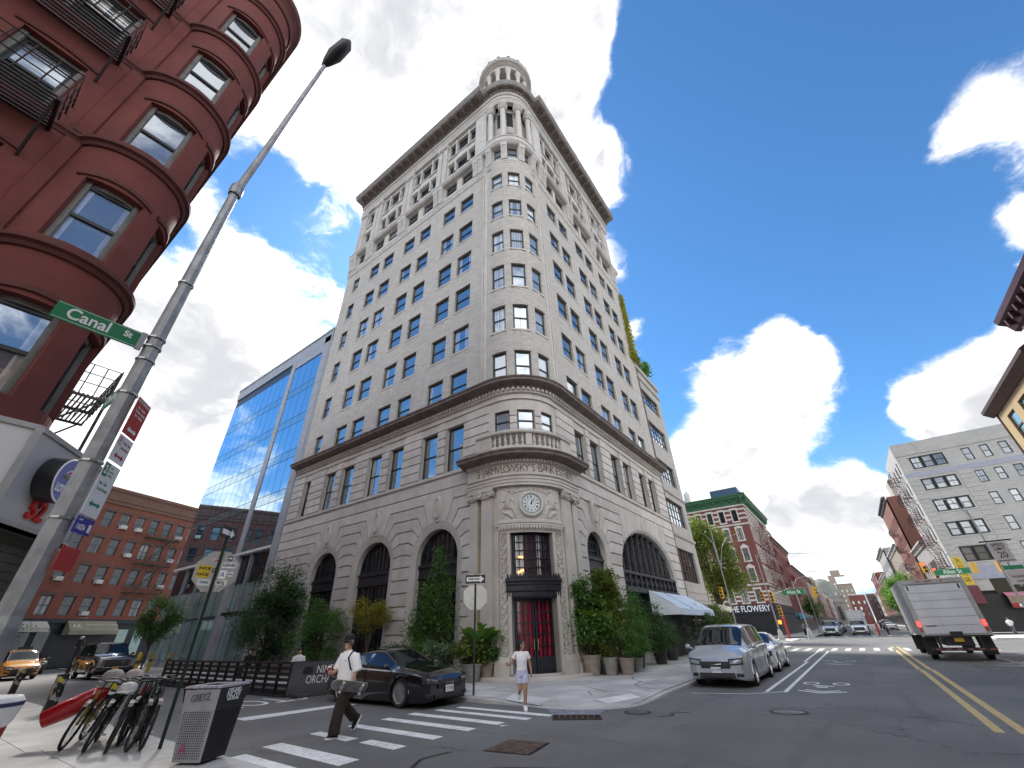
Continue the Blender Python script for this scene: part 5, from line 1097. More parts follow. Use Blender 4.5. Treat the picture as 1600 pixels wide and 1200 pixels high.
def car(kind,label,cat,loc,rz,pm,rimm=ALLOY,spokes=10,cross=False,group=None,grille=None,plate=PLATE,ptxt=None,name='parked_car',low=0.,lights=LENS,detail=True,two=None):
    S=CARS[kind]; t=thing(name,label,cat,(loc[0],loc[1],0),rz,group); st=S['st']; N=len(st)
    # smooth stations
    xs=[]; 
    for a,b_ in zip(st,st[1:]):
        n=max(1,int(math.ceil((b_[0]-a[0])/.085)))
        for i in range(n):
            f=i/n; xs.append(tuple(p+(q-p)*f for p,q in zip(a,b_)))
    xs.append(st[-1])
    sm=[]
    for i,s_ in enumerate(xs):
        if 2<=i<len(xs)-2:
            nb=[xs[j] for j in(i-2,i-1,i,i+1,i+2)]; w_=(1,2,2,2,1); sm.append((s_[0],)+tuple(sum(w_[k]*nb[k][q] for k in range(5))/8 for q in range(1,6)))
        else: sm.append(s_)
    rows=[]
    for x,w,zb,zt,zr,wr in sm:
        h=zr-zt; gl=min(1,max(0,(h-.06)/.25)); zm=zb+(zt-zb)*.5
        sec=[(w*.55,zb+.02),(w*.93,zb),(w*.985,zb+.08),(w*1.0,zb+(zt-zb)*.3),(w*.985,zm+.06),(w*.995,zt-.10),(w*.975,zt-.03),(w*.93,zt),(w*.93*(1-.2)+wr*.2 if gl<.5 else w*.905,zt+.03*gl+h*.12),(wr+(w*.905-wr)*.52,zt+h*.5),(wr+(w*.905-wr)*.10,zt+h*.88),(wr*.86,zr),(wr*.5,zr+.018),(0,zr+.025)]
        rows.append([(x,y,z-low) for y,z in sec])
    m=len(rows[0]); ra=S['r']*1.16; wc=[(wx,S['r']) for wx in S['wh']]
    for R_ in rows:
        for j in range(7):
            x,y,z=R_[j]
            for cx,cz in wc:
                d=math.hypot(x-cx,z-cz)
                if 1e-6<d<ra and d>ra*.72: R_[j]=(cx+(x-cx)*ra/d,y,cz+(z-cz)*ra/d)
    body=[];wind=[];rear=[];side=[]
    for i in range(len(rows)-1):
        xm=(rows[i][0][0]+rows[i+1][0][0])/2; xm=(sm[i][0]+sm[i+1][0])/2
        for j in range(m-1):
            q=[rows[i][j],rows[i+1][j],rows[i+1][j+1],rows[i][j+1]]; c=[sum(p[k] for p in q)/4 for k in range(3)]
            if j<7 and any(math.hypot(c[0]-cx,c[2]-cz)<ra*.99 for cx,cz in wc): continue
            tgt=body
            if j>=10 and S['ws'][0]<xm<S['ws'][1]: tgt=wind
            elif j>=10 and S['rw'][0]<xm<S['rw'][1] and kind=='sedan': tgt=rear
            elif 8<=j<=9 and S['sw'][0]<xm<S['sw'][1] and not any(abs(xm-p)<.06 for p in S['pill']) and sm[i][4]-sm[i][3]>.16: tgt=side
            tgt.append(q)
    def mk(name,quads,mm,both=True,off=0.):
        b=MB(); idx={}
        for q in quads:
            for s in((1,-1) if both else(1,)):
                ii=[]
                for p in (q if s>0 else q[::-1]):
                    k=(round(p[0],4),round(p[1]*s,4),round(p[2],4)); 
                    if k not in idx: idx[k]=len(b.v); b.v.append(k)
                    ii.append(idx[k])
                ii=[v for n_,v in enumerate(ii) if v!=ii[n_-1]]
                if len(ii)>2: b.f.append(ii)
        if quads: return b.build(name,mm,t,smooth=32)
    B=mk('body',body,pm)
    for e in(rows[-1],rows[0]): b=MB(); b.add(e+[(x,-y,z) for x,y,z in e[-2::-1]],[tuple(range(2*m-1))]); b.build('end_panel',pm,t)
    mk('windscreen',wind,CGL); mk('rear_window',rear,CGL)
    for s in(1,-1):
        gs={}
        for q in side:
            xm=(q[0][0]+q[1][0])/2; gs.setdefault(sum(xm>p for p in S['pill']),[]).append([(x,y*s,z) for x,y,z in q])
        for k in gs: mk('side_window',gs[k],CGL,False)
    b=MB(); L2=S['L']/2; b.box(-L2+.25,L2-.25,-.80,.80,.22-low,.62-low); b.build('underbody',BLKP,t)
    ty,rm,bd=wheel_meshes(S['r'],.23,rimm,spokes,cross); wy=sm[len(sm)//2][1]-.115
    for wx in S['wh']:
        for s in(1,-1):
            o=put('wheel',ty,t,M=Matrix.Translation((wx,s*wy,S['r']))@Matrix.Rotation(0 if s>0 else PI,4,'Z')); put('rim',rm,o); put('brake_disc',bd,o)
            if detail:
                n=14; b=MB(); b.tube([(wx+(ra)*cos(PI*k/n),s*(wy+.108),S['r']+(ra)*sin(PI*k/n)) for k in range(n+1)],.022,5); b.build('wheel_arch_lip',pm,t)
    f=st[-1]; fz=lambda k:f[2]+(f[3]-f[2])*k
    # front: lamps, grille, plate, mirrors
    fr=[s_ for s_ in sm if s_[0]>st[-4][0]-.3]; 
    def front_x(y,z):
        best=st[-4][0]
        for s_,s2 in zip(fr,fr[1:]+[None]):
            if s_[1]*.99>=abs(y) and s_[2]-low-.05<=z<=s_[3]-low+.05:
                x=s_[0]
                if s2 is not None and s2[1]*.99<abs(y): x=s_[0]+(s2[0]-s_[0])*(s_[1]*.99-abs(y))/max(1e-4,(s_[1]-s2[1])*.99)
                best=max(best,x)
        return best
    tz=st[-3][3]-low
    def patch(name,y0,y1,z0,z1,mm,off=.012,n=5,skew=0.):
        b=MB(); rws=[]
        for i in range(n+1):
            y=y0+(y1-y0)*i/n; rws.append([(front_x(y,(z0+z1)/2)+off,y,z0+skew*i/n),(front_x(y,(z0+z1)/2)+off+.01,y,(z0+z1)/2+skew*i/n),(front_x(y,(z0+z1)/2)+off-.03,y,z1+skew*i/n)])
        b.grid(rws); return b.build(name,mm,t,smooth=50)
    wf=st[-3][1]
    if kind=='suv': 
        patch('grille',-.62,.62,.62,1.0,grille or BLKP,.03)
        for s in(1,-1): patch('headlight',s*.70,s*.92,.62,1.02,lights,.02); patch('intake',s*.5,s*.9,.42,.54,BLKP,.03)
        b=MB(); x=front_x(0,.8)+.05
        for p,q in(((-.64,.6),(-.64,1.02)),((.64,.6),(.64,1.02)),((-.64,1.02),(.64,1.02)),((-.64,.6),(.64,.6))): b.cyl((x-.02,p[0],p[1]),(x-.02,q[0],q[1]),.02,n=6)
        b.build('grille_surround',CHROME,t)
        if detail:
            b=MB()
            for k in range(9): b.cyl((x-.012,-.6+.15*k,.63),(x-.012,-.45+.12*k,1.0),.008,n=4)
            b.build('grille_mesh',CHROME,t)
    else:
        zc=st[-2][3]-low
        patch('grille',-.46,.46,zc-.25,zc-.06,grille or BLKP,.03); patch('lower_intake',-.56,.56,st[-1][2]-low-.02,st[-1][2]-low+.12,BLKP,.03)
        b=MB(); xg=front_x(.2,zc-.15)+.05; b.tube([(xg-.03,-.2,zc-.13),(xg,0,zc-.14),(xg-.03,.2,zc-.13)],.012,6); b.build('badge_bar',CHROME,t)
        for s in(1,-1): patch('headlight_housing',s*wf*.50,s*wf*.975,tz-.25,tz-.07,BLKP,.022,n=9,skew=.03); patch('headlight',s*wf*.55,s*wf*.95,tz-.215,tz-.105,lights,.036,n=9,skew=.03); patch('fog_lamp',s*wf*.68,s*wf*.92,st[-1][2]-low+.02,st[-1][2]-low+.13,BLKP,.02)
    if plate: 
        z=(.55 if kind=='suv' else st[-1][2]+.2)-low; x=max(front_x(.2,z),front_x(0,z))+.045; MB().box(x-.01,x,-.16,.16,z-.08,z+.08).build('licence_plate',plate,t)
        if ptxt: text(ptxt,.11,Matrix.Translation((x+.002,0,z))@Matrix.Rotation(-PI/2,4,'Z')@TXT,SBL,t,'plate_number',ext=.001,sx=.8)
    xm=S['ws'][1]-.22; zb_=[s_ for s_ in sm if s_[0]<=xm][-1]
    for s in(1,-1):
        b=MB(); y=s*(zb_[1]+.02); b.ball((xm,y+s*.10,zb_[3]-low+.10),.1,8,(.55,1.,.75)); b.cyl((xm,y-s*.06,zb_[3]-low+.03),(xm,y+s*.05,zb_[3]-low+.07),.03,n=6); b.build('wing_mirror',pm,t,smooth=True)
        if detail:
            d=MB()
            for sx in S['seams']:
                s_=min(range(len(sm)),key=lambda i:abs(sm[i][0]-sx)); d.tube([(x+.0,s*(y_+.002),z_) for x,y_,z_ in rows[s_][2:8]],.007,4)
            d.build('door_seam',M_DARK,t)
            for a_,c_ in zip(S['seams'],S['seams'][1:]):
                s_=min(range(len(sm)),key=lambda i:abs(sm[i][0]-(a_+.18))); p=rows[s_][6]; h=MB(); h.box(p[0]-.1,p[0]+.1,s*p[1]-.005*s-.012,s*p[1]-.005*s+.012,p[2]-.05,p[2]-.02); h.build('door_handle',CHROME if kind!='compact' else pm,t)
            i0=[i for i in range(len(sm)) if S['sw'][0]-.15<sm[i][0]<S['sw'][1]+.12]; d=MB(); d.tube([(rows[i][10][0],s*(rows[i][10][1]+.006),rows[i][10][2]+.015) for i in i0],.012,5); d.build('window_trim',CHROME if kind in('sedan',) else BLKP,t)
    for s in(1,-1):
        x=st[1][0]-.03; b=MB(); b.box(x-.03,x+.05,s*st[1][1]*.55 if s>0 else -st[1][1]*.98,st[1][1]*.98 if s>0 else -st[1][1]*.55,st[1][3]-low-.2,st[1][3]-low-.06); b.build('tail_lamp',TAIL,t)
    return t
BLACKP=paintm('black_car_paint',(.008,.009,.012),0,.12); SILV=paintm('silver_car_paint',(.40,.43,.47),.35,.35); WHTP=paintm('white_car_paint',(.70,.71,.72),0,.25); YELP=paintm('taxi_yellow_paint',(.62,.27,.02),0,.25); GRYP=paintm('grey_car_paint',(.10,.105,.11),.5,.3); NAVP=paintm('navy_car_paint',(.02,.03,.06),.3,.3)
car('sedan','lowered black sedan with deep mesh wheels parked behind the crosswalk','car',(10.72,12.75),-PI/2,BLACKP,ALLOY,12,True,low=.05,lights=mat('smoked_lens',(.10,.105,.11),.08,.3,var=.3,vs=25),ptxt='F 7186')
car('minivan','silver minivan parked nose-on at the kerb beside the bank','minivan',(19.95,4.38),PI,SILV,ALLOY,5,ptxt='JXE 6195')
car('sedan','white sedan parked close behind the silver minivan','car',(25.35,4.32),PI,WHTP,ALLOY,7)
car('suv','large black SUV with chrome grille facing out of the side street','SUV',(10.0,40.6),-PI/2,BLACKP,CHROME,12,plate=PLATEY)
tx=car('compact','yellow taxi van facing out of the side street','taxi',(7.0,47.2),-PI/2,YELP,BLKP,8,name='taxi_cab'); MB().box(-.15,.05,-.35,.35,1.68,1.84).build('roof_sign',mat('taxi_sign_dark',(.05,.04,.04),.4),tx)
car('sedan','grey sedan half hidden between the yellow taxi and the black SUV','car',(8.6,55.),-PI/2,GRYP,detail=False); car('compact','silver hatchback at the left edge behind the yellow taxi','car',(3.2,51.5),-PI/2,SILV,detail=False)
car('sedan','dark blue sedan parked beyond the black SUV','car',(14.0,56.5),-PI/2,NAVP,detail=False)
# traffic beyond the avenue
g='cars parked in a row along the left kerb beyond the avenue'
for k,(pm,kd,lb) in enumerate(((GRYP,'suv','dark grey SUV nearest the corner in the far parked row'),(BLACKP,'sedan','black sedan second in the far parked row'),(SILV,'sedan','silver sedan third in the far parked row'),(WHTP,'compact','white hatchback fourth in the far parked row'),(GRYP,'sedan','grey sedan fifth in the far parked row'),(BLACKP,'suv','black SUV sixth in the far parked row'),(SILV,'compact','silver hatchback seventh in the far parked row'),(WHTP,'sedan','white sedan eighth in the far parked row'))):
    car(kd,lb,'car',(85.+5.9*k,3.9),PI,SILV if k==0 else pm,group=g,detail=False)
car('suv','white SUV leading the traffic that waits beyond the avenue','SUV',(87.5,.45),PI,WHTP,grille=BLKP,detail=False,name='car'); car('sedan','grey sedan right behind the leading white SUV','car',(97,.3),PI,GRYP,detail=False,name='car'); car('compact','white hatchback deep in the waiting traffic','car',(112,.4),PI,WHTP,detail=False,name='car'); car('suv','black SUV deep in the waiting traffic','SUV',(124,.3),PI,BLACKP,detail=False,name='car')
for k,(kd,pm,lb) in enumerate((('suv',WHTP,'white SUV parked on the far right past the truck'),('compact',SILV,'silver hatchback parked behind the far right white SUV'),('sedan',BLACKP,'black sedan parked third in the far right row'),('suv',GRYP,'dark SUV parked fourth in the far right row'))): car(kd,lb,'car',(96+6.2*k,-7.6),0,pm,detail=False)
# box truck seen from behind
def boxtruck(label,loc,rz,S=1.,near=True,name='box_truck',body=None,wl=8.6):
    t=thing(name,label,'truck',(loc[0],loc[1],0),rz); W_=1.28; gm=body or mat('truck_grey_paint',(.42,.415,.40),.5,.1,var=.15,vs=1.5,streak=.3); dm=mat('truck_door',(.68,.69,.71),.45,.15,var=.08,vs=1.,streak=.25,dirt=(.4,.41,.43)); al=mat('truck_aluminium',(.40,.40,.40),.4,.7,var=.15)
    b=MB(); b.box(0.06,wl-2.1,-W_,W_,1.05,3.48); b.build('cargo_box',gm,t,bevel=.02)
    b=MB(); b.box(-.02,.06,-W_,-W_+.17,1.05,3.3).box(-.02,.06,W_-.17,W_,1.05,3.3).box(-.02,.06,-W_,W_,3.3,3.5).box(-.03,.06,-W_,W_,1.0,1.1); b.build('rear_frame',gm,t)
    for k in range(6): b=MB(); h=2.14/6; b.box(0.0,.05,-W_+.18,W_-.18,1.11+h*k+.008,1.11+h*(k+1)-.008); b.build('door_slat',dm,t)
    b=MB(); 
    for s in(-1,1): b.box(-.035,0.02,s*(W_-.3)-.03,s*(W_-.3)+.03,3.02,3.22)
    b.build('door_strap',BLKP,t)
    for k in(-.45,0,.12,.45): MB().box(-.05,-.02,k-.06,k+.06,3.38,3.43).build('marker_lamp',TAIL,t)
    for s in(-1,1):
        MB().box(-.05,-.02,s*1.19-.07,s*1.19+.07,1.42,1.66).build('tail_lamp',TAILE,t); MB().box(-.045,-.02,s*1.19-.06,s*1.19+.06,1.2,1.36).build('reverse_lamp',TAIL,t)
    b=MB(); b.box(-.25,.0,-1.2,1.2,.98,1.05); b.build('tail_step',BLKP,t)
    b=MB(); b.box(.0,wl-1.4,-.5,.5,.62,1.0).box(-.12,.02,-1.15,1.15,.42,.55).box(-.1,.02,-.8,-.7,.5,1.).box(-.1,.02,.7,.8,.5,1.); b.build('chassis',BLKP,t)
    b=MB(); 
    for k in range(6): b.box(-.13,-.121,-1.1+.38*k,-.92+.38*k,.46,.51)
    b.build('reflective_tape',mat('tape_red_white',(.35,.06,.05),.4,var=0),t)
    MB().box(-.14,-.12,-.17,.17,.78,.94).build('licence_plate',PLATEY,t); MB().box(-.13,-.02,-.25,.2,1.02,1.2).build('latch',BLKP,t)
    MB().box(-.031,-.028,.55,.95,1.42,1.46).build('company_strip',mat('strip_violet',(.2,.12,.25),.5,var=0),t)
    b=MB(); b.box(wl-1.9,wl,-1.05,1.05,.7,2.3,.93); b.build('cab',mat('cab_white',(.6,.6,.6),.4),t,bevel=.05)
    MB().box(wl-.12,wl+.02,-.9,.9,1.45,2.1).build('windscreen',CGL,t)
    ty,rm,bd=wheel_meshes(.46,.28,DRIM,8)
    for wx in(1.6,wl-1.4):
        for s in(1,-1):
            o=put('wheel',ty,t,M=Matrix.Translation((wx,s*1.02,.46))@Matrix.Rotation(0 if s>0 else PI,4,'Z')); put('rim',rm,o)
            MB().box(wx-.6,wx-.57,s*1.02-.28,s*1.02+.28,.22,.95).build('mud_flap',BLKP,t)
    return t
boxtruck('large grey box truck driving away with its tail lamps lit',(31.2,-3.5),0.)
boxtruck('white delivery truck far down the waiting traffic',(112,-.2+4.0-3.4),PI,name='delivery_truck',body=mat('truck_white',(.6,.61,.63),.5))
# ================================================================ plants
def leafm(name,c1,c2,tr=.35,rough=.45):
    m=bpy.data.materials.new(name); m.use_nodes=True; t=NT(m.node_tree); p=t.n['Principled BSDF']; out=t.n['Material Output']
    r=t.new('ShaderNodeNewGeometry').outputs['Random Per Island']; c=t.mix(r,(*c1,1),(*c2,1)); t.link(c,p.inputs['Base Color']); p.inputs['Roughness'].default_value=rough; p.inputs['Specular IOR Level'].default_value=.35
    tl=t.new('ShaderNodeBsdfTranslucent'); t.link(t.vmath('MULTIPLY',c,(1.1,1.5,.5)),tl.inputs[0]); mx=t.new('ShaderNodeMixShader'); mx.inputs[0].default_value=tr; t.link(p.outputs[0],mx.inputs[1]); t.link(tl.outputs[0],mx.inputs[2]); t.link(mx.outputs[0],out.inputs[0]); MATS[name]=m; return m
LF_D=leafm('leaf_dark',(.04,.08,.037),(.10,.16,.075)); LF_G=leafm('leaf_green',(.06,.13,.033),(.16,.27,.075)); LF_Y=leafm('leaf_yellow',(.25,.22,.03),(.40,.32,.06)); LF_B=leafm('leaf_bright',(.09,.20,.04),(.23,.36,.09)); LF_O=leafm('leaf_olive',(.12,.15,.033),(.25,.27,.07)); LF_S=leafm('leaf_silver',(.13,.17,.12),(.24,.29,.21)); BARK=mat('bark',(.09,.075,.06),.9,var=.3,vs=8,bump=.6,bs=20)
RN=random.Random(11)
def leaves(b,c,rad3,n,sz,clumps=14,spread=.42,flat=.3,asp=.45,shell=.55):
    cl=[]
    for _ in range(clumps):
        while 1:
            v=Vector((RN.uniform(-1,1),RN.uniform(-1,1),RN.uniform(-1,1)))
            if shell<v.length<1: break
        cl.append((Vector((c[0]+v.x*rad3[0],c[1]+v.y*rad3[1],c[2]+v.z*rad3[2])),RN.uniform(.6,1.25)))
    V=b.v; F=b.f; g=RN.gauss
    for i in range(n):
        q,k=cl[i%clumps]; s=spread*k
        px=q.x+g(0,s*rad3[0]*.6); py=q.y+g(0,s*rad3[1]*.6); pz=q.z+g(0,s*rad3[2]*.5)
        a=RN.uniform(0,2*PI); e=RN.uniform(-.9,.5); L_=sz*RN.uniform(.6,1.3); w=L_*asp
        dx,dy,dz=cos(a)*cos(e),sin(a)*cos(e),sin(e); sx,sy=-sin(a),cos(a); tw=RN.uniform(-.6,.6)
        k0=len(V); V.append((px,py,pz)); mx,my,mz=px+dx*L_*.5,py+dy*L_*.5,pz+dz*L_*.5+L_*.06
        V.append((mx+sx*w*.5,my+sy*w*.5,mz+tw*w*.5)); V.append((px+dx*L_,py+dy*L_,pz+dz*L_-L_*.08)); V.append((mx-sx*w*.5,my-sy*w*.5,mz-tw*w*.5)); F.append((k0,k0+1,k0+2,k0+3))
def tree(name,label,cat,base,h,crowns,m,trunk=.08,n=5000,sz=.13,group=None,limbs=5,clumps=22,lean=(0,0)):
    t=thing(name,label,cat,base,0,group); top=max(c[2]+r[2]*.3 for c,r in crowns)
    b=MB(); ax=[(0,0,0),(lean[0]*.3,lean[1]*.3,h*.3),(lean[0]*.7,lean[1]*.7,h*.6),(lean[0],lean[1],top)]; b.tube(ax,[trunk,trunk*.8,trunk*.6,trunk*.25],8)
    for c,r in crowns:
        for k in range(limbs):
            a=2*PI*k/limbs+RN.random(); b.tube([(lean[0]*.5,lean[1]*.5,h*.45+.05*k*h/5),(c[0]+r[0]*.35*cos(a),c[1]+r[1]*.35*sin(a),c[2]-r[2]*.1),(c[0]+r[0]*.8*cos(a),c[1]+r[1]*.8*sin(a),c[2]+r[2]*RN.uniform(-.2,.6))],[trunk*.5,trunk*.3,trunk*.1],5)
    b.build('trunk',BARK,t,smooth=True); L_=MB(); tot=sum(r[0]*r[1]*r[2] for c,r in crowns)
    for c,r in crowns: leaves(L_,c,r,int(n*r[0]*r[1]*r[2]/tot)+200,sz,clumps)
    L_.build('crown',m,t,kind='stuff'); return t
TERRA=mat('pot_terracotta_grey',(.30,.25,.21),.85,var=.2,vs=4,bump=.3); POTG=mat('pot_stone_grey',(.27,.265,.25),.85,var=.2,vs=4,bump=.3); POTD=mat('pot_dark',(.05,.05,.052),.7,var=.2); SOIL=mat('soil',(.03,.022,.016),.95,var=.3,vs=10)
def pot(t,r,h,m,rim=True):
    MB().lathe([(.001,.0),(r*.70,.0),(r*.74,.03),(r*.98,h*.86),(r*1.06,h*.88) if rim else (r,h*.9),(r*1.08,h),(r*.96,h),(r*.94,h*.9),(.001,h*.9)],24).build('pot',m,t,smooth=35); MB().lathe([(.001,h*.905),(r*.94,h*.905)],16).build('soil',SOIL,t)
def bigleaf(b,p,a,L_,w,lift,droop,split=False,n=7):
    d=Vector((cos(a),sin(a),0)); s=Vector((-sin(a),cos(a),0)); rows=[]
    for i in range(n+1):
        f=i/n; q=Vector(p)+d*(L_*f*cos(lift)*(1-.1*f))+Vector((0,0,L_*(sin(lift)*f-droop*f*f))); ww=w*.5*(sin(PI*min(1,.08+f*.92))**.7)
        z=Vector((0,0,ww*.35)); rows.append([q+s*ww+z,q+s*ww*.5+z*.35,q,q-s*ww*.5+z*.35,q-s*ww+z])
    b.grid(rows)
def banana(t,c,n,L_,w,m,h0=.3,lift=(.7,1.35),stem=.05):
    for k in range(n):
        a=2*PI*k/n+RN.uniform(-.4,.4); lf=RN.uniform(*lift); z=h0+RN.uniform(0,.25)
        b=MB(); p1=(c[0]+.1*cos(a),c[1]+.1*sin(a),c[2]+z); b.tube([(c[0],c[1],c[2]),(c[0]+.05*cos(a),c[1]+.05*sin(a),c[2]+z*.6),p1],[.03,.022,.014],5); b.build('stalk',LF_G,t)
        b=MB(); bigleaf(b,p1,a,L_*RN.uniform(.75,1.2),w*RN.uniform(.8,1.15),lf,RN.uniform(.25,.7)); b.build('leaf',m if RN.random()<.75 else LF_O,t,smooth=60)
def potted(label,loc,r,h,m,cloud,name='potted_shrub',lm=LF_G,n=1800,sz=.10,ban=None,group='potted plants by the bank entrance',stems=5):
    t=thing(name,label,'plant',(loc[0],loc[1],loc[2] if len(loc)>2 else .135),RN.uniform(0,6),group); pot(t,r,h,m)
    b=MB(); 
    for k in range(stems): a=2*PI*k/stems; c,rr=cloud[k%len(cloud)]; b.tube([(r*.3*cos(a),r*.3*sin(a),h*.85),(r*.5*cos(a),r*.5*sin(a),h+.3),(c[0]+rr[0]*.5*cos(a),c[1]+rr[1]*.5*sin(a),c[2]+rr[2]*.4)],[.02,.016,.006],5)
    b.build('stems',BARK,t); L_=MB(); tot=sum(x[1][0]*x[1][1]*x[1][2] for x in cloud)
    for c,rr in cloud: leaves(L_,c,rr,int(n*rr[0]*rr[1]*rr[2]/tot)+150,sz,16,shell=.25)
    L_.build('foliage',lm,t,kind='stuff')
    if ban: banana(t,(0,0,h*.9),*ban)
    return t
# left of the entrance
potted('banana plant in a pale pot just left of the entrance',(15.55,12.9),.36,.62,TERRA,[((0,0,.95),(.5,.5,.35))],n=1600,sz=.16,ban=(15,1.2,.40,LF_G,.6))
potted('broad-leaved plant in a grey pot beside the ONE WAY signpost',(14.85,13.0),.38,.60,POTG,[((0,0,1.0),(.55,.55,.4))],n=2200,sz=.18,lm=LF_O,ban=(13,1.1,.42,LF_G,.55))
potted('silvery leafed shrub in a white pot behind the black sedan',(14.2,14.1),.34,.55,mat('pot_white',(.5,.5,.48),.7),[((0,0,1.0),(.7,.7,.5))],lm=LF_S,n=2200,sz=.14,name='potted_shrub')
tree('climbing_tree','tall feathery evergreen tree rising against the last arch before the entrance','tree',(14.75,15.3,.13),3.2,[((0,0,1.6),(.95,1.0,1.1)),((.1,-.1,3.1),(.8,.7,.9)),((.15,-.1,4.4),(.45,.45,.8)),((-.1,.9,1.2),(.7,.8,.8))],LF_G,.06,n=11000,sz=.12,clumps=26)
tree('small_maple','small yellow-green maple standing between two arched windows','tree',(14.9,19.9,.13),1.9,[((0,0,2.75),(.85,.85,.6)),((.2,.4,2.2),(.55,.6,.4))],LF_Y,.05,n=4200,sz=.11)
tree('dark_shrub','large dark green shrub below the second arch from the left','shrub',(14.5,23.6,.13),1.6,[((0,0,1.7),(1.2,1.6,1.3)),((0,.3,2.8),(.9,1.0,.9))],LF_G,.06,n=9000,sz=.12)
tree('dark_tree','tall dark leafy tree at the far left end of the bank','tree',(14.3,28.8,.13),2.6,[((0,0,2.2),(1.4,2.2,1.8)),((0,.3,4.3),(1.1,1.5,1.4)),((.2,-1.2,3.6),(.9,1.1,1.1))],LF_D,.09,n=15000,sz=.17,clumps=34)
tree('low_bush','low leafy bush on the pavement behind the black sedan roof','shrub',(14.6,17.6,.13),.6,[((0,0,.75),(.8,1.,.6))],LF_D,.03,n=2600,sz=.11)
tree('street_tree','young street tree in front of the glass office block','tree',(12.6,42.2,.13),2.6,[((0,0,3.4),(1.2,1.5,1.3)),((0,.3,2.4),(1.0,1.2,.7))],LF_G,.07,n=5200,sz=.18)
tree('street_tree','leafy street tree before the dark shopfronts near the lamp pole','tree',(5.0,55.,.13),2.6,[((0,0,3.),(1.8,1.6,1.5))],LF_D,.08,n=4200,sz=.2)
# right of the entrance
potted('tall monstera plant in a round terracotta pot right of the entrance',(18.60,9.62),.40,.72,TERRA,[((.1,0,1.7),(.75,.7,.8)),((0,.2,2.9),(.6,.6,.7))],n=5200,sz=.17,ban=(12,1.15,.5,LF_G,1.1),lm=LF_G)
potted('leafy shrub in a ribbed grey pot second from the entrance',(18.95,8.95),.30,.62,POTG,[((.1,0,1.15),(.55,.55,.45))],n=2200,sz=.1,lm=LF_O)
potted('tall bamboo-leaved shrub in a barrel pot third from the entrance',(19.75,9.3),.36,.66,POTG,[((0,0,1.6),(.8,.7,.8)),((0,0,2.9),(.75,.6,.7)),((.2,0,3.6),(.5,.5,.5))],n=7500,sz=.18,lm=LF_O,ban=(10,1.2,.45,LF_G,1.7))
potted('bushy shrub in a pale tapered pot at the kerb end of the pot row',(19.45,8.45),.32,.58,TERRA,[((0,0,1.15),(.6,.55,.5))],n=2400,sz=.1,lm=LF_G)
potted('rounded shrub in a small grey pot near the awning',(20.8,8.55),.28,.5,POTG,[((0,0,1.0),(.6,.6,.5)),((0,.3,1.8),(.6,.6,.6))],n=3800,sz=.1,lm=LF_G)
potted('tall red-tipped shrub against the wall behind the pot row',(20.9,9.4),.34,.6,TERRA,[((0,0,1.7),(.8,.6,.8)),((.1,0,2.9),(.7,.5,.7))],n=5200,sz=.13,lm=LF_O)
potted('dense green shrub screening the small arch',(22.6,9.2),.36,.6,POTD,[((0,0,1.4),(1.0,.8,.9)),((.2,0,2.6),(.9,.6,.7))],n=5600,sz=.12,lm=LF_G)
potted('dark shrub at the shaded end of the terrace by the awning',(25.2,9.0),.36,.6,POTD,[((0,0,1.2),(1.1,.8,.8)),((0,.2,2.2),(.9,.6,.6))],n=4800,sz=.12,lm=LF_D)
potted('dark shrub in a black pot under the blue striped awning',(28.0,9.3),.36,.62,POTD,[((0,0,1.3),(.9,.7,.8))],n=3200,sz=.12,lm=LF_D)
potted('leafy shrub under the far edge of the awning',(33.5,8.6),.36,.6,POTD,[((0,0,1.5),(1.3,.8,1.)),((.5,0,2.4),(.9,.7,.5))],n=4200,sz=.14,lm=LF_D)
potted('yellow-green shrub beyond the awning near the corner of the avenue',(38.5,8.6),.4,.6,POTD,[((0,0,1.5),(1.3,.9,1.)),((.3,0,2.5),(1.,.7,.6))],n=4800,sz=.16,lm=LF_O)
# ================================================================ annex next to the bank, awning
AN=thing('annex_building','grey stone annex with wide gridded windows and plants on its roof','building',(40.5,14,0),world=True)
AF=face((37.02,10.42),0,-1,(1,0)); ANS=mat('annex_stone',(.40,.375,.345),.8,var=.1,vs=1.2,bump=.25,bs=18,streak=.35)
ao=[(.85,5.8,21.45,23.3),(.85,5.8,17.45,19.6),(.85,5.8,13.5,15.65),(.85,5.8,9.65,11.85),(.85,5.8,4.95,7.55)]
b=MB(); wallgrid(b,AF,0,7.0,.1,25.6,ao,.3); b.build('stone_wall',ANS,AN)
for a in ao: sash(AN,AF,*a,-.18,FRM,GL if a[2]>9 else GLD,.12,style=(6,3),sm=ANS,fw=.08)
for z in(24.3,8.5,12.4): MB().fsweep(AF,[(0,z),(.1,z),(.14,z+.1),(.14,z+.22),(0,z+.26)],[0,7.05]).build('string_course',ANS,AN)
MB().fsweep(AF,[(-.1,25.4),(.16,25.45),(.2,25.7),(.2,25.85),(-.3,25.9)],[0,7.05]).build('coping',ANS,AN)
b=MB(); b.cyl(AF(.18,.12,.2),AF(.18,.12,25.2),.07,n=8); b.build('rain_pipe',mat('rain_pipe_brown',(.16,.12,.10),.6),AN)
b=MB(); b.box(37.03,44.0,10.75,28,.1,25.3); b.build('inner_body',mat('annex_side',(.33,.31,.29),.85,var=.1),AN)
for k in range(8): b=MB(); b.fbox(AF,.3,6.9,0,.05,.3+.55*k+.02,.3+.55*(k+1)-.02); b.build('stone_block',ANS,AN)
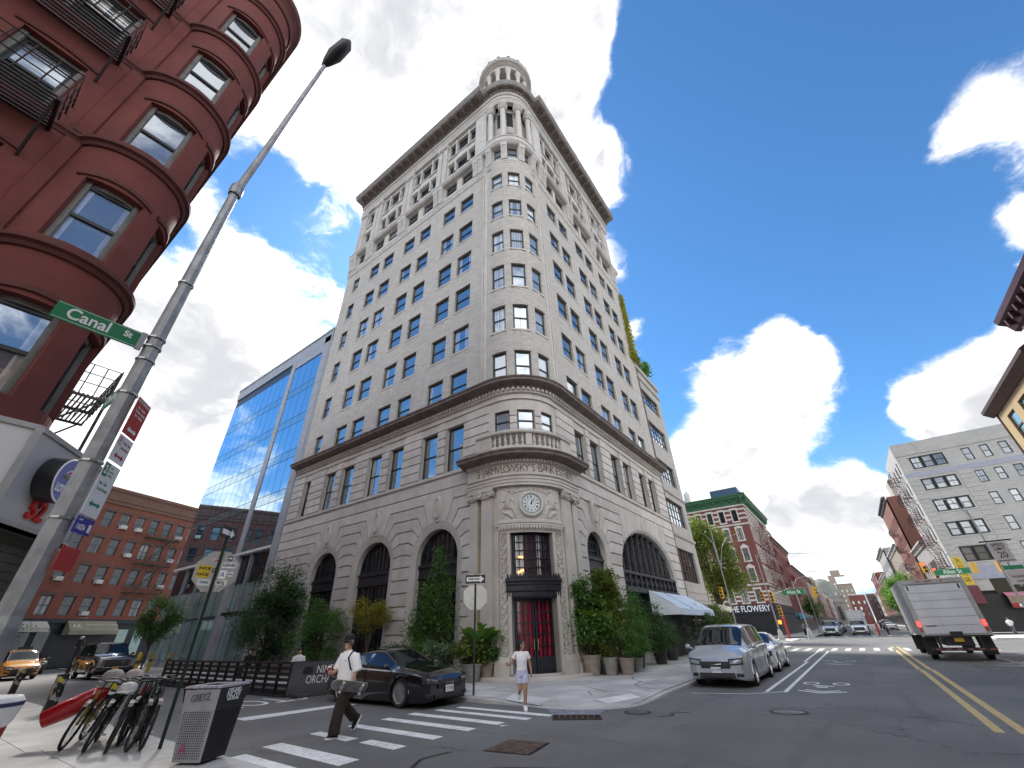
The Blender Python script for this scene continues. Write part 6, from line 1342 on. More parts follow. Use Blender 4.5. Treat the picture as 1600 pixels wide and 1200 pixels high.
def roofplant(label,c,rr,n,m,sz=.22):
    t=thing('roof_plant',label,'plant',c); L_=MB(); leaves(L_,(0,0,rr[2]*.8),rr,n,sz,14,shell=.2); L_.build('foliage',m,t,kind='stuff'); b=MB()
    for k in range(5): b.cyl((.2*k-.4,0,0),(.25*k-.5,0,rr[2]*1.3),.02,n=4)
    b.build('stems',BARK,t); return t
roofplant('leafy green hedge on the annex roof beside the bank wall',(38.2,10.6,25.8),(1.0,.5,.9),1500,LF_D); roofplant('tall reedy plants at the outer corner of the annex roof',(41.5,10.5,25.8),(1.2,.4,1.5),900,LF_G,.3)
iv=thing('ivy','yellow-green ivy climbing the edge of the bank above the annex','plant',(37.05,10.4,25.9)); L_=MB()
for k in range(2600): z=RN.uniform(0,1)**1.3*9.5; x=RN.gauss(0,.25+.35*(1-z/9.5)); leaves(L_,(x,-.12-RN.random()*.2,z+.2),(.1,.1,.1),1,.24,1)
L_.build('foliage',LF_Y,iv,kind='stuff')
AW=thing('striped_awning','pale blue striped awning over the hotel terrace below the wide arch','awning',(32,10,2.5),world=True)
def stripes():
    m=bpy.data.materials.new('blue_white_stripe'); m.use_nodes=True; t=NT(m.node_tree); p=t.n['Principled BSDF']; x,y,z=t.sep(t.new('ShaderNodeNewGeometry').outputs['Position'])
    f=t.math('GREATER_THAN',t.math('FRACT',t.math('MULTIPLY',x,5.2)),.52); t.link(t.mix(f,(.36,.50,.68,1),(.72,.78,.84,1)),p.inputs['Base Color']); p.inputs['Roughness'].default_value=.7; return m
STR=stripes(); f_=face((28.4,10.15),0,-1,(1,0))
b=MB(); b.grid([[f_(u,0,3.78),f_(u,.9,3.27),f_(u,1.75,2.72)] for u in(0,2.6,5.2,7.8)]); b.build('canvas',STR,AW)
b=MB(); b.grid([[f_(7.8*i/52,1.755,2.72),f_(7.8*i/52,1.76,2.36+(.05 if i%2 else 0))] for i in range(53)]); b.build('valance',STR,AW)
b=MB(); b.add([f_(0,0,3.78),f_(0,1.75,2.72),f_(0,1.75,2.4),f_(0,0,2.4)],[(0,1,2,3)]); b.build('side_flap',STR,AW)
b=MB(); b.tube([f_(2.6,0,3.8),f_(2.6,1.75,2.75)],.03,5); b.build('seam_rib',mat('rib_blue',(.25,.34,.45),.6),AW)
A2=thing('cream_awning','small cream awning at the annex doorway','awning',(41,9,2.6),world=True); f2=face((38.6,10.2),0,-1,(1,0)); awning(A2,f2,0,4.6,2.75,3.5,1.7,mat('awning_cream2',(.62,.60,.50),.7),'canvas')
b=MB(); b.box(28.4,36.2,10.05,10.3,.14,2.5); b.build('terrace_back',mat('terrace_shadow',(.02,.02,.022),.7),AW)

# ================================================================ street furniture near the corner
PG=mat('post_green',(.02,.045,.03),.5,.4,var=.25); ALU=mat('sign_back_aluminium',(.52,.53,.53),.38,.75,var=.12,vs=6,streak=.25); BLKS=mat('sign_black',(.015,.015,.016),.45)
def octagon(r): return [(r*cos(PI/8+PI/4*k)/cos(PI/8),r*sin(PI/8+PI/4*k)/cos(PI/8)) for k in range(8)]
def signpost(label,loc,h,r,zc,rz,lean=(0,0)):
    t=thing('stop_sign',label,'sign',(loc[0],loc[1],.135),rz)
    b=MB(); b.box(-.03,.03,-.012,.0,0,h).box(-.03,-.02,-.012,.02,0,h).box(.02,.03,-.012,.02,0,h); b.build('post',PG,t)
    b=MB(); k=.3
    while k<h-.1: b.cyl((0,-.0135,k),(0,-.0125,k),.008,n=6); k+=.09
    b.build('post_holes',M_DARK,t,kind='stuff')
    b=MB(); b.prism(octagon(r),lambda x,z:(x,-.02,zc+z),lambda x,z:(x,-.016,zc+z)); p=b.build('octagon_plate',ALU,t)
    b=MB(); b.prism(octagon(r*.99),lambda x,z:(x,-.0215,zc+z),lambda x,z:(x,-.0205,zc+z)); b.build('red_face',SRED,p)
    return t
# the sign's back faces the crossing; local y points to the camera side
s1=signpost('back of a stop sign plastered with stickers on a leaning green post','x' and (3.98,10.9),3.85,.40,2.93,rad(70+180)-PI/2)
ST=[(-.22,.05,.24,.13,(.62,.42,.02),'INFOE',.075,(.01,.01,.01)),(-.23,-.07,.24,.12,(.62,.42,.02),'INFOE',.075,(.01,.01,.01)),(.20,.13,.26,.11,(.72,.72,.72),'GENIE',.085,(.02,.02,.02)),(.19,.27,.09,.09,(.02,.02,.02),'OK',.045,(.8,.8,.8)),(.13,-.06,.14,.17,(.75,.76,.78),'A',.13,(.15,.2,.3)),(.28,-.05,.08,.09,(.70,.70,.68),'ELL',.04,(.05,.05,.05)),(.14,-.22,.22,.09,(.72,.72,.72),'MXJ',.08,(.03,.03,.03)),(-.16,-.22,.22,.12,(.65,.7,.72),'UNG',.07,(.03,.05,.08)),(-.06,.22,.15,.07,(.66,.5,.55),'zo',.06,(.25,.05,.15)),(-.05,.02,.07,.08,(.03,.03,.03),'+',.06,(.7,.7,.7)),(.06,-.31,.06,.06,(.75,.75,.75),'#',.05,(.1,.1,.1)),(.24,-.16,.06,.03,(.7,.65,.4),'x',.03,(.1,.1,.1))]
for k,(x,z,w_,h_,c,tx_,sz,ic) in enumerate(ST):
    q=MB(); M_=Matrix.Translation((-x,-.0155,2.93+z))@Matrix.Rotation(RN.uniform(-.12,.12),4,'Y'); q.M=M_; q.box(-w_/2,w_/2,0,.001,-h_/2,h_/2); st_=q.build('sticker',mat('sticker%d'%k,c,.5,var=.08),s1); text(tx_,sz,M_@Matrix.Translation((0,.0016,0))@TXT,mat('sticker_ink%d'%k,ic,.5,var=0),s1,'sticker_print',ext=.0003,bold=.003)
q=MB(); q.M=Matrix.Translation((-.0,.04,3.72))@Matrix.Rotation(rad(62),4,'Z'); q.box(-.3,.3,-.003,.003,-.12,.12); ow=q.build('one_way_plate',BLKS,s1); q=MB(); q.M=Matrix.Translation((-.0,.04,3.72))@Matrix.Rotation(rad(62),4,'Z'); q.add([(.27,.0042,-.05),(-.12,.0042,-.05),(-.12,.0042,-.1),(-.27,.0042,0),(-.12,.0042,.1),(-.12,.0042,.05),(.27,.0042,.05)],[tuple(range(7))]); q.build('one_way_arrow',WHT,s1)
s2=signpost('back of a stop sign under a ONE WAY plate beside the entrance plants',(11.84,10.28),3.42,.40,2.70,math.atan2(-10.28,-11.84)-PI/2-.1)
# ONE WAY plate on top, facing the camera
q=MB(); q.box(-.34,.34,.035,.041,3.08,3.38); q.build('one_way_plate',BLKS,s2)
q=MB(); q.add([(.30,.0425,3.16),(-.16,.0425,3.16),(-.16,.0425,3.115),(-.31,.0425,3.23),(-.16,.0425,3.345),(-.16,.0425,3.30),(.30,.0425,3.30)],[tuple(range(7))]); q.build('one_way_arrow',WHT,s2); text('ONE WAY',.085,Matrix.Translation((.05,.0436,3.23))@TXT,BLKS,s2,ext=.0004,bold=.004)
q=MB(); 
for z in(3.08,3.37): q.box(-.34,.34,.0415,.0425,z,z+.01)
q.build('plate_border',WHT,s2)
# black stickered bollards
STK=mat('sticker_patchwork',(.03,.03,.03),.6)
def stickered():
    m=bpy.data.materials.new('bollard_stickers'); m.use_nodes=True; t=NT(m.node_tree); p=t.n['Principled BSDF']; v=t.new('ShaderNodeTexVoronoi',distance='CHEBYCHEV'); v.inputs['Scale'].default_value=9.; t.link(t.new('ShaderNodeTexCoord').outputs['Object'],v.inputs['Vector'])
    r,g_,b_=t.sep(v.outputs['Color']); c=t.mix(t.math('GREATER_THAN',r,.68),(.014,.014,.015,1),(.35,.35,.34,1)); c=t.mix(t.math('GREATER_THAN',g_,.94),c,(.55,.45,.02,1)); t.link(c,p.inputs['Base Color']); p.inputs['Roughness'].default_value=.5; return m
STB=stickered()
def bollard(label,loc,h,r=.085):
    t=thing('bollard',label,'bollard',(loc[0],loc[1],.135),0,'black stickered bollards along the side street kerb'); b=MB(); b.box(-r,r,-r*.5,r*.5,0,h); b.build('channel_post',STB,t); b=MB(); b.box(-r-.02,-r,-r,r,0,h).box(r,r+.02,-r,r,0,h); b.build('flange',STB,t); return t
bollard('black bollard covered in stickers beside the parked bicycles',(3.95,14.5),.88); bollard('tall black stickered bollard between the bicycles and the yellow taxi',(3.9,19.1),.95,.1); bollard('black stickered bollard farthest up the side street',(4.6,29.4),.85)
t=thing('meter_post','slim black parking meter post behind the stickered bollards','post',(4.2,20.3,.135)); MB().lathe([(.05,0),(.05,1.5),(.09,1.55),(.09,1.8),(.06,1.88),(.001,1.9)],10).build('post',STB,t); 
YB=mat('bollard_yellow',(.58,.40,.02),.5,var=.15,vs=4)
for lb,loc,h in(('yellow steel bollard in front of the black SUV',(10.5,36.1),1.35),('yellow steel bollard by the street tree',(13.1,42.4),1.2),('yellow steel bollard near the glass block entrance',(14.6,43.5),1.15)):
    t=thing('yellow_bollard',lb,'bollard',(*loc,.01),0,'yellow steel bollards'); MB().lathe([(.11,0),(.11,h-.08),(.08,h-.02),(.001,h)],14).build('post',YB,t,smooth=True); MB().lathe([(.112,h*.55),(.113,h*.56),(.113,h*.68),(.112,h*.69)],14).build('band',mat('bollard_band',(.1,.09,.03),.5),t)
# litter bin: perforated grey and black sides under a printed collar
BN=thing('litter_bin','tall perforated street bin, grey on one side and black on the other','bin',(3.98,9.25,.135),rad(-63))
BG=mat('bin_grey',(.30,.31,.33),.45,.5,var=.15,vs=3,streak=.2); BB=mat('bin_black',(.02,.02,.022),.5,.2,var=.2)
def bincorner(z): w=.25+.075*z/.95; return [(-w,-w),(w,-w),(w,w),(-w,w)]
hole=mat('bin_hole',(.004,.004,.004),.9,var=0)
for k in range(4):
    c0,c1=bincorner(0),bincorner(.95); a,e=c0[k],c0[(k+1)%4]; a1,e1=c1[k],c1[(k+1)%4]; mm=BG if k in(0,2) else BB
    pnt=lambda u,z,o=0.:tuple((a[i]*(1-u)+e[i]*u)*(1-z/.95)+(a1[i]*(1-u)+e1[i]*u)*z/.95+o*((e[1]-a[1]) if i==0 else -(e[0]-a[0]))/.5 for i in(0,1))+(z,)
    b=MB(); b.add([pnt(0,.03),pnt(1,.03),pnt(1,.95),pnt(0,.95)],[(0,1,2,3)]); sd_=b.build('side_panel',mm,BN)
    h_=MB(); 
    for i in range(13):
        for j in range(20):
            u=.07+.86*(i+.5*(j%2))/13.; z=.08+.60*j/20.; q=.011; h_.add([pnt(u-q*1.4,z-q*.8,.004),pnt(u+q*1.4,z-q*.8,.004),pnt(u+q*1.4,z+q*.8,.004),pnt(u-q*1.4,z+q*.8,.004)],[(0,1,2,3)])
    h_.build('perforations',hole,sd_,kind='stuff')
b=MB(); b.add([(x*1.03,y*1.03,.78) for x,y in bincorner(.78)]+[(x*1.06,y*1.06,.97) for x,y in bincorner(.95)],[(1,2,6,5),(2,3,7,6),(3,0,4,7)]); b.build('collar',BB,BN)
b=MB(); b.add([(x*1.06,y*1.06,.97) for x,y in bincorner(.95)]+[(x*1.0,y*1.0,1.0) for x,y in bincorner(.95)]+[(x*.7,y*.7,1.0) for x,y in bincorner(.95)]+[(x*.68,y*.68,.8) for x,y in bincorner(.95)],[(k,(k+1)%4,4+(k+1)%4,4+k) for k in range(4)]+[(4+k,4+(k+1)%4,8+(k+1)%4,8+k) for k in range(4)]+[(8+k,8+(k+1)%4,12+(k+1)%4,12+k) for k in range(4)]+[(12,13,14,15)]); b.build('lid_rim',mat('bin_rim_scuffed',(.30,.28,.31),.4,.5,var=.4,vs=18),BN)
for s_,sz,z,rz_ in(('DISCARD',.07,.92,0),('NOW',.12,.86,0),('NO HOUSE',.05,.80,0)):
    text(s_,sz,Matrix.Translation((.347,-.02,z))@Matrix.Rotation(-PI/2,4,'Z')@TXT,WHT,BN,ext=.001,bold=.002)
text('GREYZ',.14,Matrix.Translation((0,-.333,.84))@Matrix.Rotation(PI,4,'Z')@TXT@Matrix.Rotation(.1,4,'Z'),mat('tag_ink',(.05,.05,.055),.6,var=0),BN,'graffiti_tag',ext=.001,sx=.8); text('A',.2,Matrix.Translation((-.12,-.275,.2))@Matrix.Rotation(PI,4,'Z')@TXT,mat('tag_magenta',(.35,.03,.18),.6,var=0),BN,'graffiti_tag',ext=.001)
# dining fence with slatted side and printed banner
FN=thing('dining_fence','low black slatted fence of the street terrace with a grey hotel banner','fence',(9.8,22,0),world=True)
fa,fb,fc=Vector((9.72,17.2)),Vector((9.62,28.8)),Vector((11.35,16.35)); wv=(fb-fa).normalized(); FS=face((fa.x,fa.y),-wv.y*1.,wv.x*1.,(wv.x,wv.y)); FL_=(fb-fa).length
FBK=mat('fence_black',(.010,.011,.012),.55,var=.3)
b=MB(); b.fbox(FS,0,FL_,-.04,.04,.98,1.05); b.build('top_rail',FBK,FN)
for k in range(15): u=FL_*k/14.; b=MB(); b.fbox(FS,u-.03,u+.03,-.05,.05,0.02,1.0); b.build('post',FBK,FN)
for k in range(14):
    for j in range(5):
        b=MB(); b.fbox(FS,FL_*k/14+.04,FL_*(k+1)/14-.04,-.015,.015,.12+.17*j,.22+.17*j); b.build('slat',FBK,FN)
b=MB(); b.fbox(FS,0,FL_,-.3,.06,0.0,.09); b.build('base_rail',mat('fence_base',(.03,.03,.035),.6),FN)
wv2=(fc-fa).normalized(); FC=face((fa.x,fa.y),wv2.y,-wv2.x,(wv2.x,wv2.y)); L2_=(fc-fa).length
b=MB(); b.fbox(FC,-.02,L2_,-.05,.01,.02,1.06); b.build('end_frame',FBK,FN)
b=MB(); b.grid([[FC(L2_*i/8,.03+.012*sin(i*1.9)+.02*sin(j*1.1),.06+.98*j/6) for j in range(7)] for i in range(9)]); BNR=b.build('banner',mat('banner_grey',(.085,.088,.095),.75,var=.12,vs=2,bump=.2,bs=4),FN,smooth=60)
for s_,z in(('NINE',.78),('ORCHARD',.48)): text(s_,.34,at(FC,L2_*.62 if s_=='NINE' else L2_*.62,.055,z)@TXT,WHT,BNR,ext=.001,sx=.72)
b=MB(); b.box(9.75,11.6,16.5,28.8,.0,.09); b.build('terrace_deck',mat('terrace_deck',(.06,.055,.05),.8),FN)
# cluster of bicycles leaning together at the signpost
def bicycle(label,loc,rz,lean,fm,extra=None):
    t=thing('bicycle',label,'bicycle',(loc[0],loc[1],.135),0,'bicycles locked together at the signpost'); t.rotation_euler=(lean,0,rz); t.rotation_mode='XYZ'
    n=26; R_=.34
    for x in(-.52,.52):
        b=MB(); b.grid([[(x+(R_+.026*cos(q))*cos(2*PI*i/n),.026*sin(q),R_+.02+(R_+.026*cos(q))*sin(2*PI*i/n)) for i in range(n)] for q in[2*PI*k/6 for k in range(7)]],True); w=b.build('wheel',TYRE,t,smooth=True)
        s_=MB(); 
        for k in range(18): a=2*PI*k/18; s_.cyl((x+.03*cos(a+.8),.012*(-1)**k,R_+.02+.03*sin(a+.8)),(x+(R_-.01)*cos(a),0,R_+.02+(R_-.01)*sin(a)),.003,n=3,cap=False)
        s_.lathe([(.02,-.04),(.02,.04)],8,(0,0,0)) if False else None
        s_.build('spokes',ALLOY,w)
    z0=R_+.02; F=[((-.52,0,z0),(-.1,0,z0-.06)),((-.1,0,z0-.06),(-.22,0,z0+.50)),((-.1,0,z0-.06),(.36,0,z0+.42)),((-.2,0,z0+.42),(.34,0,z0+.5)),((-.52,0,z0),(-.2,0,z0+.42)),((.52,0,z0),(.35,0,z0+.52))]
    b=MB(); [b.cyl(p,q,.026,n=8) for p,q in F]; b.build('frame',fm,t); g_=MB(); g_.grid([[(x+(R_+.055)*cos(a_),y,R_+.02+(R_+.055)*sin(a_)) for y in(-.035,0,.035)] for x in(-.52,) for a_ in [rad(20+16*k_) for k_ in range(10)]]); g_.build('mudguard',BLKP,t); g_=MB(); g_.grid([[(.52+(R_+.055)*cos(a_),y,R_+.02+(R_+.055)*sin(a_)) for y in(-.035,0,.035)] for a_ in [rad(50+14*k_) for k_ in range(9)]]); g_.build('mudguard',BLKP,t); g_=MB(); g_.box(-.78,-.3,-.07,.07,z0+.39,z0+.41).cyl((-.72,.06,z0+.4),(-.52,.04,z0),.008,n=4).cyl((-.72,-.06,z0+.4),(-.52,-.04,z0),.008,n=4); g_.build('rack',BLKP,t); g_=MB(); g_.box(-.05,.22,-.05,.05,z0+.12,z0+.22); g_.build('battery',BLKP,t)
    b=MB(); b.cyl((.35,0,z0+.5),(.31,0,z0+.66),.013,n=6); b.tube([(.40,-.28,z0+.68),(.36,-.15,z0+.69),(.31,0,z0+.66),(.36,.15,z0+.69),(.40,.28,z0+.68)],.012,6); b.build('handlebar',BLKP,t)
    b=MB(); b.cyl((-.22,0,z0+.5),(-.24,0,z0+.62),.012,n=6); b.ball((-.26,0,z0+.65),.12,8,(1.15,.62,.32)); b.build('saddle',BLKP,t,smooth=True)
    b=MB(); b.cyl((-.1,-.07,z0-.06),(-.1,.07,z0-.06),.012,n=6).cyl((-.1,.07,z0-.06),(.03,.07,z0-.16),.01,n=5).box(-.0,.08,.06,.15,z0-.175,z0-.155).cyl((-.1,-.07,z0-.06),(-.22,-.07,z0+.04),.01,n=5); b.grid([[(-.1+q*cos(2*PI*i/16),.05,z0-.06+q*sin(2*PI*i/16)) for i in range(16)] for q in(.09,.075)],True); b.build('crank',ALLOY,t)
    return t
BKB=mat('bike_black',(.014,.014,.016),.4,.2); BKR=mat('bike_red',(.28,.012,.018),.35); BKY=mat('bike_olive_yellow',(.25,.20,.02),.45)
hs=rad(-106)
for lb,loc,dz_,ln,fm in (('bicycle with olive frame at the pavement side of the cluster',(3.22,13.05),-.2,-.24,BKY),('black bicycle second from the pavement side of the cluster',(3.36,12.45),-.1,-.22,BKB),('black bicycle under the white capped basket in the cluster',(3.50,12.0),.0,-.18,BKB),('dark bicycle fourth in the cluster, its wheel turned out',(3.66,11.75),.12,-.14,BKB),('black bicycle nearest the litter bin',(3.86,11.6),.05,-.08,BKB),('dark red bicycle tucked behind the cluster near the signpost',(3.85,12.5),-.08,-.1,BKR),('black bicycle at the kerb side back of the cluster',(4.02,12.2),.1,.05,BKB)): bicycle(lb,loc,hs+dz_,ln,fm)
RB=thing('delivery_bag','glossy red bag slung over the leaning bicycles','bag',(3.02,13.0,.55),rad(-28)); b=MB(); b.tube([(-.42,0,0),(-.40,0,.02),(-.1,.02,.16),(.3,.04,.36),(.42,.04,.42)],[.03,.14,.17,.15,.06],10); b.build('bag_body',mat('red_vinyl',(.42,.012,.018),.22,var=.08),RB,smooth=True); b=MB(); b.tube([(.26,-.16,.38),(.22,.06,.52),(.24,.21,.30)],.012,5); b.build('strap',WHT,RB)
def helmet(label,loc,r,m): 
    t=thing('helmet',label,'helmet',loc); b=MB(); b.lathe([(r,0),(r*1.02,r*.25),(r*.9,r*.7),(r*.6,r*.98),(.001,r*1.1)],16); b.build('shell',m,t,smooth=True); MB().lathe([(r*1.03,0),(r*1.05,.03),(r*.9,.03)],16).build('rim',WHT,t); return t
helmet('grey cloth handlebar hood on the cluster of bicycles',(3.42,12.9,1.12),.19,mat('hood_grey',(.30,.28,.27),.8,var=.2,vs=8)); helmet('pale wrapped child seat pad above the bicycles',(3.78,12.9,1.12),.17,mat('pad_pale',(.42,.36,.33),.8,var=.3,vs=9)); helmet('white and blue bicycle basket cap in front of the cluster',(3.42,11.75,.98),.15,mat('cap_white',(.5,.5,.5),.6,var=.2,vs=9))
# red, white and blue drum at the left edge
DR=thing('street_drum','red tapered drum with a white bowl top and navy stripe at the left edge','drum',(1.18,9.3,.135)); k=.72
MB().lathe([(.001,0),(.30,0),(.38,.75),(.38,.78)],28).build('drum_body',mat('drum_red',(.30,.02,.02),.4,var=.1),DR,smooth=40); MB().lathe([(.37,.76),(.41,.84),(.44,.98),(.44,1.04),(.40,1.09),(.36,1.09),(.34,1.02),(.001,.98)],32).build('bowl',mat('drum_white',(.66,.66,.66),.35,var=.06),DR,smooth=40); MB().lathe([(.443,.99),(.446,1.0),(.444,1.03),(.44,1.035)],32).build('stripe',mat('drum_navy',(.02,.02,.08),.4),DR)
# ================================================================ buildings beyond the avenue
def building(name,label,loc): return thing(name,label,'building',loc,world=True)
WTRIM=mat('white_stone_trim',(.55,.52,.47),.75,var=.1,vs=2); BRK2=brickmat('dark_red_brick',(.20,.055,.045),(.14,.08,.07),.24,.08,.01,.18,sgn=1); GRNC=mat('green_cornice',(.03,.11,.05),.6,var=.2,vs=1.5,streak=.3); FR2=mat('far_sash',(.03,.03,.03),.5); GFAR=glassmat('far_glass',(.05,.055,.06),.6,.18,curtain=(.45,.45,.43),curt=.4)
FLW=building('corner_brick_building','dark red brick corner building with white stone trim and green cornice',(92,16,0))
W1=face((86,10.4),-1,0,(0,1)); W2=face((86,10.4),0,-1,(1,0)); FZ=[(4.95,6.8),(8.1,10.05),(11.3,13.3),(14.7,16.65),(17.9,19.9)]
FC1=[1.75,3.95,6.05,8.1,10.2,12.3]; FC2=[2.0+2.35*k for k in range(11)]
for F_,cs,L_ in((W1,FC1,14.),(W2,FC2,27.)):
    op=[(c-.42,c+.42,z0,z1) for c in cs for z0,z1 in FZ]; b=MB(); wallgrid(b,F_,0,L_,4.6,20.8,op,.22); b.build('brick_wall',BRK2,FLW)
    for c in cs:
        for k,(z0,z1) in enumerate(FZ):
            sash(FLW,F_,c-.42,c+.42,z0,z1,-.1,FR2,GFAR,None,fw=.07)
            b=MB(); b.fbox(F_,c-.62,c-.43,0,.06,z0-.1,z1).fbox(F_,c+.43,c+.62,0,.06,z0-.1,z1).fbox(F_,c-.66,c+.66,0,.08,z1,z1+.32).fbox(F_,c-.66,c+.66,0,.1,z0-.22,z0)
            if k in(1,2,3): b.fprism(F_,[(c-.6,z1+.32),(c+.6,z1+.32),(c,z1+.75 if k<3 else z1+.45)],0,.08)
            b.build('window_surround',WTRIM,FLW)
    for z in(7.35,17.2,20.5): MB().fsweep(F_,[(0,z),(.12,z),(.16,z+.12),(.16,z+.25),(0,z+.3)],[-.15,L_]).build('belt_course',WTRIM,FLW)
    for z in(18.2,19.0,19.8,5.1,5.7,6.3): 
        b=MB(); p=0
        for c in cs+[L_+.62]:
            if c-.62-p>.2: b.fbox(F_,p,c-.62,0,.03,z,z+.28)
            p=c+.62
        b.build('stone_band',WTRIM,FLW,kind='stuff')
    MB().fsweep(F_,[(0,20.75),(.12,20.8),(.15,21.4),(.3,21.6),(.7,21.9),(.75,22.1),(.95,22.35),(.95,22.5),(0,22.7)],[-.95,L_]).build('cornice',GRNC,FLW)
    k=.4
    while k<L_: b=MB(); b.fbox(F_,k-.14,k+.14,.1,.6,21.35,21.75); b.build('cornice_bracket',GRNC,FLW); k+=1.4
b=MB(); b.box(86.3,113,10.7,24.4,.1,22.3); b.build('inner_body',MATS['room_dark'],FLW)
b=MB(); b.fbox(W1,0,14,-.3,.15,3.3,4.6).fbox(W2,0,27,-.3,.14,3.35,4.6); b.build('shop_fascia',mat('fascia_navy',(.014,.014,.03),.45,var=.1),FLW)
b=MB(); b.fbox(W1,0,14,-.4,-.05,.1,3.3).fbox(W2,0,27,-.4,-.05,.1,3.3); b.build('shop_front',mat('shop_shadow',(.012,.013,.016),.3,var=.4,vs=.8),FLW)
text('THE FLOWERY',1.25,at(W1,3.9,.17,3.98)@TXT,WHT,FLW,'shop_lettering',ext=.02,sx=.78,bold=.02)
b=MB(); b.box(90,96,11,16,22.5,25.); b.build('roof_bulkhead',mat('roof_blue_metal',(.04,.09,.16),.5,var=.1),FLW); MB().lathe([(.6,0),(.6,2.2),(.62,2.3),(.3,2.9),(.001,3.1)],12,(88.5,20.2,22.6)).build('roof_vent',mat('vent_white',(.6,.6,.6),.5),FLW)
RI=mat('fire_escape_red',(.14,.02,.025),.55,.2,var=.2)
for u0 in(5.3,15.0):
    for z in(7.6,10.8,14.1,17.4): fire_balcony(W2,u0,u0+6.,z,1.1,FLW,RI,slats=4)
    for z in(7.6,10.8,14.1):
        b=MB(); 
        for d in(.3,.75): b.cyl(W2(u0+1,d,z),W2(u0+4.4,d,z+3.2),.04,n=4)
        for k in range(9): f=k/9.; b.fbox(W2,u0+1+3.4*f-.12,u0+1+3.4*f+.12,.3,.75,z+3.2*f-.02,z+3.2*f+.02)
        b.build('fire_stair',RI,FLW)
def plainrow(label,x0,x1,y,h,m,side=1,trim=WTRIM,esc=None,name='row_building',step=2.4,shop=(.05,.05,.06),corn=True,wz=1.9,depth=16,zs=None):
    t=building(name,label,((x0+x1)/2,y+side*8,0)); F_=face((x0,y),0,-side,(1,0)); L_=x1-x0; n=int((L_-.8)/step); nz=int((h-5.2)/3.2); zs=zs or [4.6+3.2*k for k in range(nz)]
    op=[((k+.5)*L_/n-.5,(k+.5)*L_/n+.5,z,z+wz) for k in range(n) for z in zs]; b=MB(); wallgrid(b,F_,0,L_,3.6,h,op,.25); b.build('front_wall',m,t)
    for a in op: sash(t,F_,*a,-.12,FR2,GFAR,.1,sm=trim,fw=.08)
    if corn: MB().fsweep(F_,[(0,h-.8),(.2,h-.7),(.3,h-.3),(.6,h-.1),(.6,h+.1),(0,h+.2)],[-.1,L_+.1]).build('cornice',trim,t)
    b=MB(); b.fbox(F_,0,L_,-.3,.12,3.,3.6); b.build('shop_fascia',mat('fascia_%s'%name+str(int(x0)),shop,.5),t); b=MB(); b.fbox(F_,0,L_,-.5,-.1,.1,3.); b.build('shop_front',MATS['shop_shadow'],t)
    b=MB(); b.prism([(x0+.02,y+side*.3),(x1-.02,y+side*.3),(x1-.02,y+side*depth),(x0+.02,y+side*depth)],lambda x,y_:(x,y_,.1),lambda x,y_:(x,y_,h)); b.build('body',m,t)
    if esc:
        for z in zs[:-1] if len(zs)>1 else zs: fire_balcony(F_,L_*.3,L_*.3+4.5,z+2.6,1.1,t,esc,slats=4)
    return t
B_R=brickmat('row_red',(.23,.07,.055),(.16,.09,.08),.24,.08,.01,.18,sgn=1); B_T=brickmat('row_tan',(.36,.29,.22),(.3,.25,.2),.24,.08,.01,.12,sgn=1); B_G=mat('row_grey_render',(.34,.33,.31),.85,var=.12,vs=1.,streak=.4); B_D=brickmat('row_brown',(.16,.085,.065),(.12,.08,.07),.24,.08,.01,.18,sgn=1)
plainrow('red brick walk-up with red fire escapes after the green cornice building',113.2,144,10.4,18.6,B_R,1,mat('trim_brown',(.12,.06,.05),.7),RI,shop=(.05,.16,.24)); plainrow('long low brick block third in the left row of the street',144.3,186,10.6,15.4,B_R,1,mat('trim_brown',(.12,.06,.05),.7),None,shop=(.3,.28,.26)); plainrow('pale narrow front beyond the long low brick block',186.3,215,10.8,13.5,B_T,1)
for x,c,s_ in((118,(.08,.30,.42),'teal'),(128,(.35,.33,.30),'beige')):
    t=thing('shop_awning','%s shop awning on the red brick walk-up'%s_,'awning',(x+3,10,2.6),world=True); awning(t,face((x,10.2),0,-1,(1,0)),0,7,2.5,3.7,1.3,mat('shop_awning_'+s_,c,.7),'canvas')
# domed bank, tower and the rows at the end of the street
DB=building('domed_bank','grey domed bank hall closing the view down the street',(400,13,0)); GD=mat('dome_bank_stone',(.25,.24,.22),.8,var=.1,vs=.3); 
b=MB(); b.box(398,425,5.5,30,0,17); b.build('hall',GD,DB); b=MB(); b.box(397.4,425,5.,30.5,13.5,14.6).box(397.4,425,5.,30.5,17,18); b.build('cornice',GD,DB)
MB().lathe([(9.5,17.5),(9.5,20.5),(9.0,21),(8.2,24),(6.2,27),(3.5,29),(.01,30)],32,(410,14.5,0)).build('dome',mat('dome_green_grey',(.17,.18,.15),.7,var=.1,vs=.3),DB,smooth=50)
for k in range(4): 
    b=MB(); y=8.5+5.2*k; b.box(397.3,398.2,y-.9,y+.9,3,11); b.build('tall_window',GFAR,DB)
for k in range(9): a=PI/2+PI*k/8; b=MB(); b.box(-.6,.6,-.2,.2,18,19.8); b.M=None; o=b.build('dome_window',GFAR,DB); o.matrix_basis=Matrix.Translation((410+9.45*cos(a),14.5+9.45*sin(a),0))@Matrix.Rotation(a+PI/2,4,'Z')
TW=building('glass_tower','distant tan tower with a stepped top and blue glass front',(700,6,0)); tm=mat('tower_tan',(.34,.27,.21),.7,var=.06,vs=.2)
b=MB(); b.box(700,722,-7,19,0,45).box(700,722,-3,15,45,52).box(702,720,1,11,52,58); b.build('shaft',tm,TW); b=MB(); b.box(699.3,700,-6.5,8,0,50); b.build('glass_front',CURT,TW)
for k in range(15): b=MB(); b.box(699.,699.3,-6.5,8,2+3.2*k,2.5+3.2*k); b.build('floor_band',tm,TW)
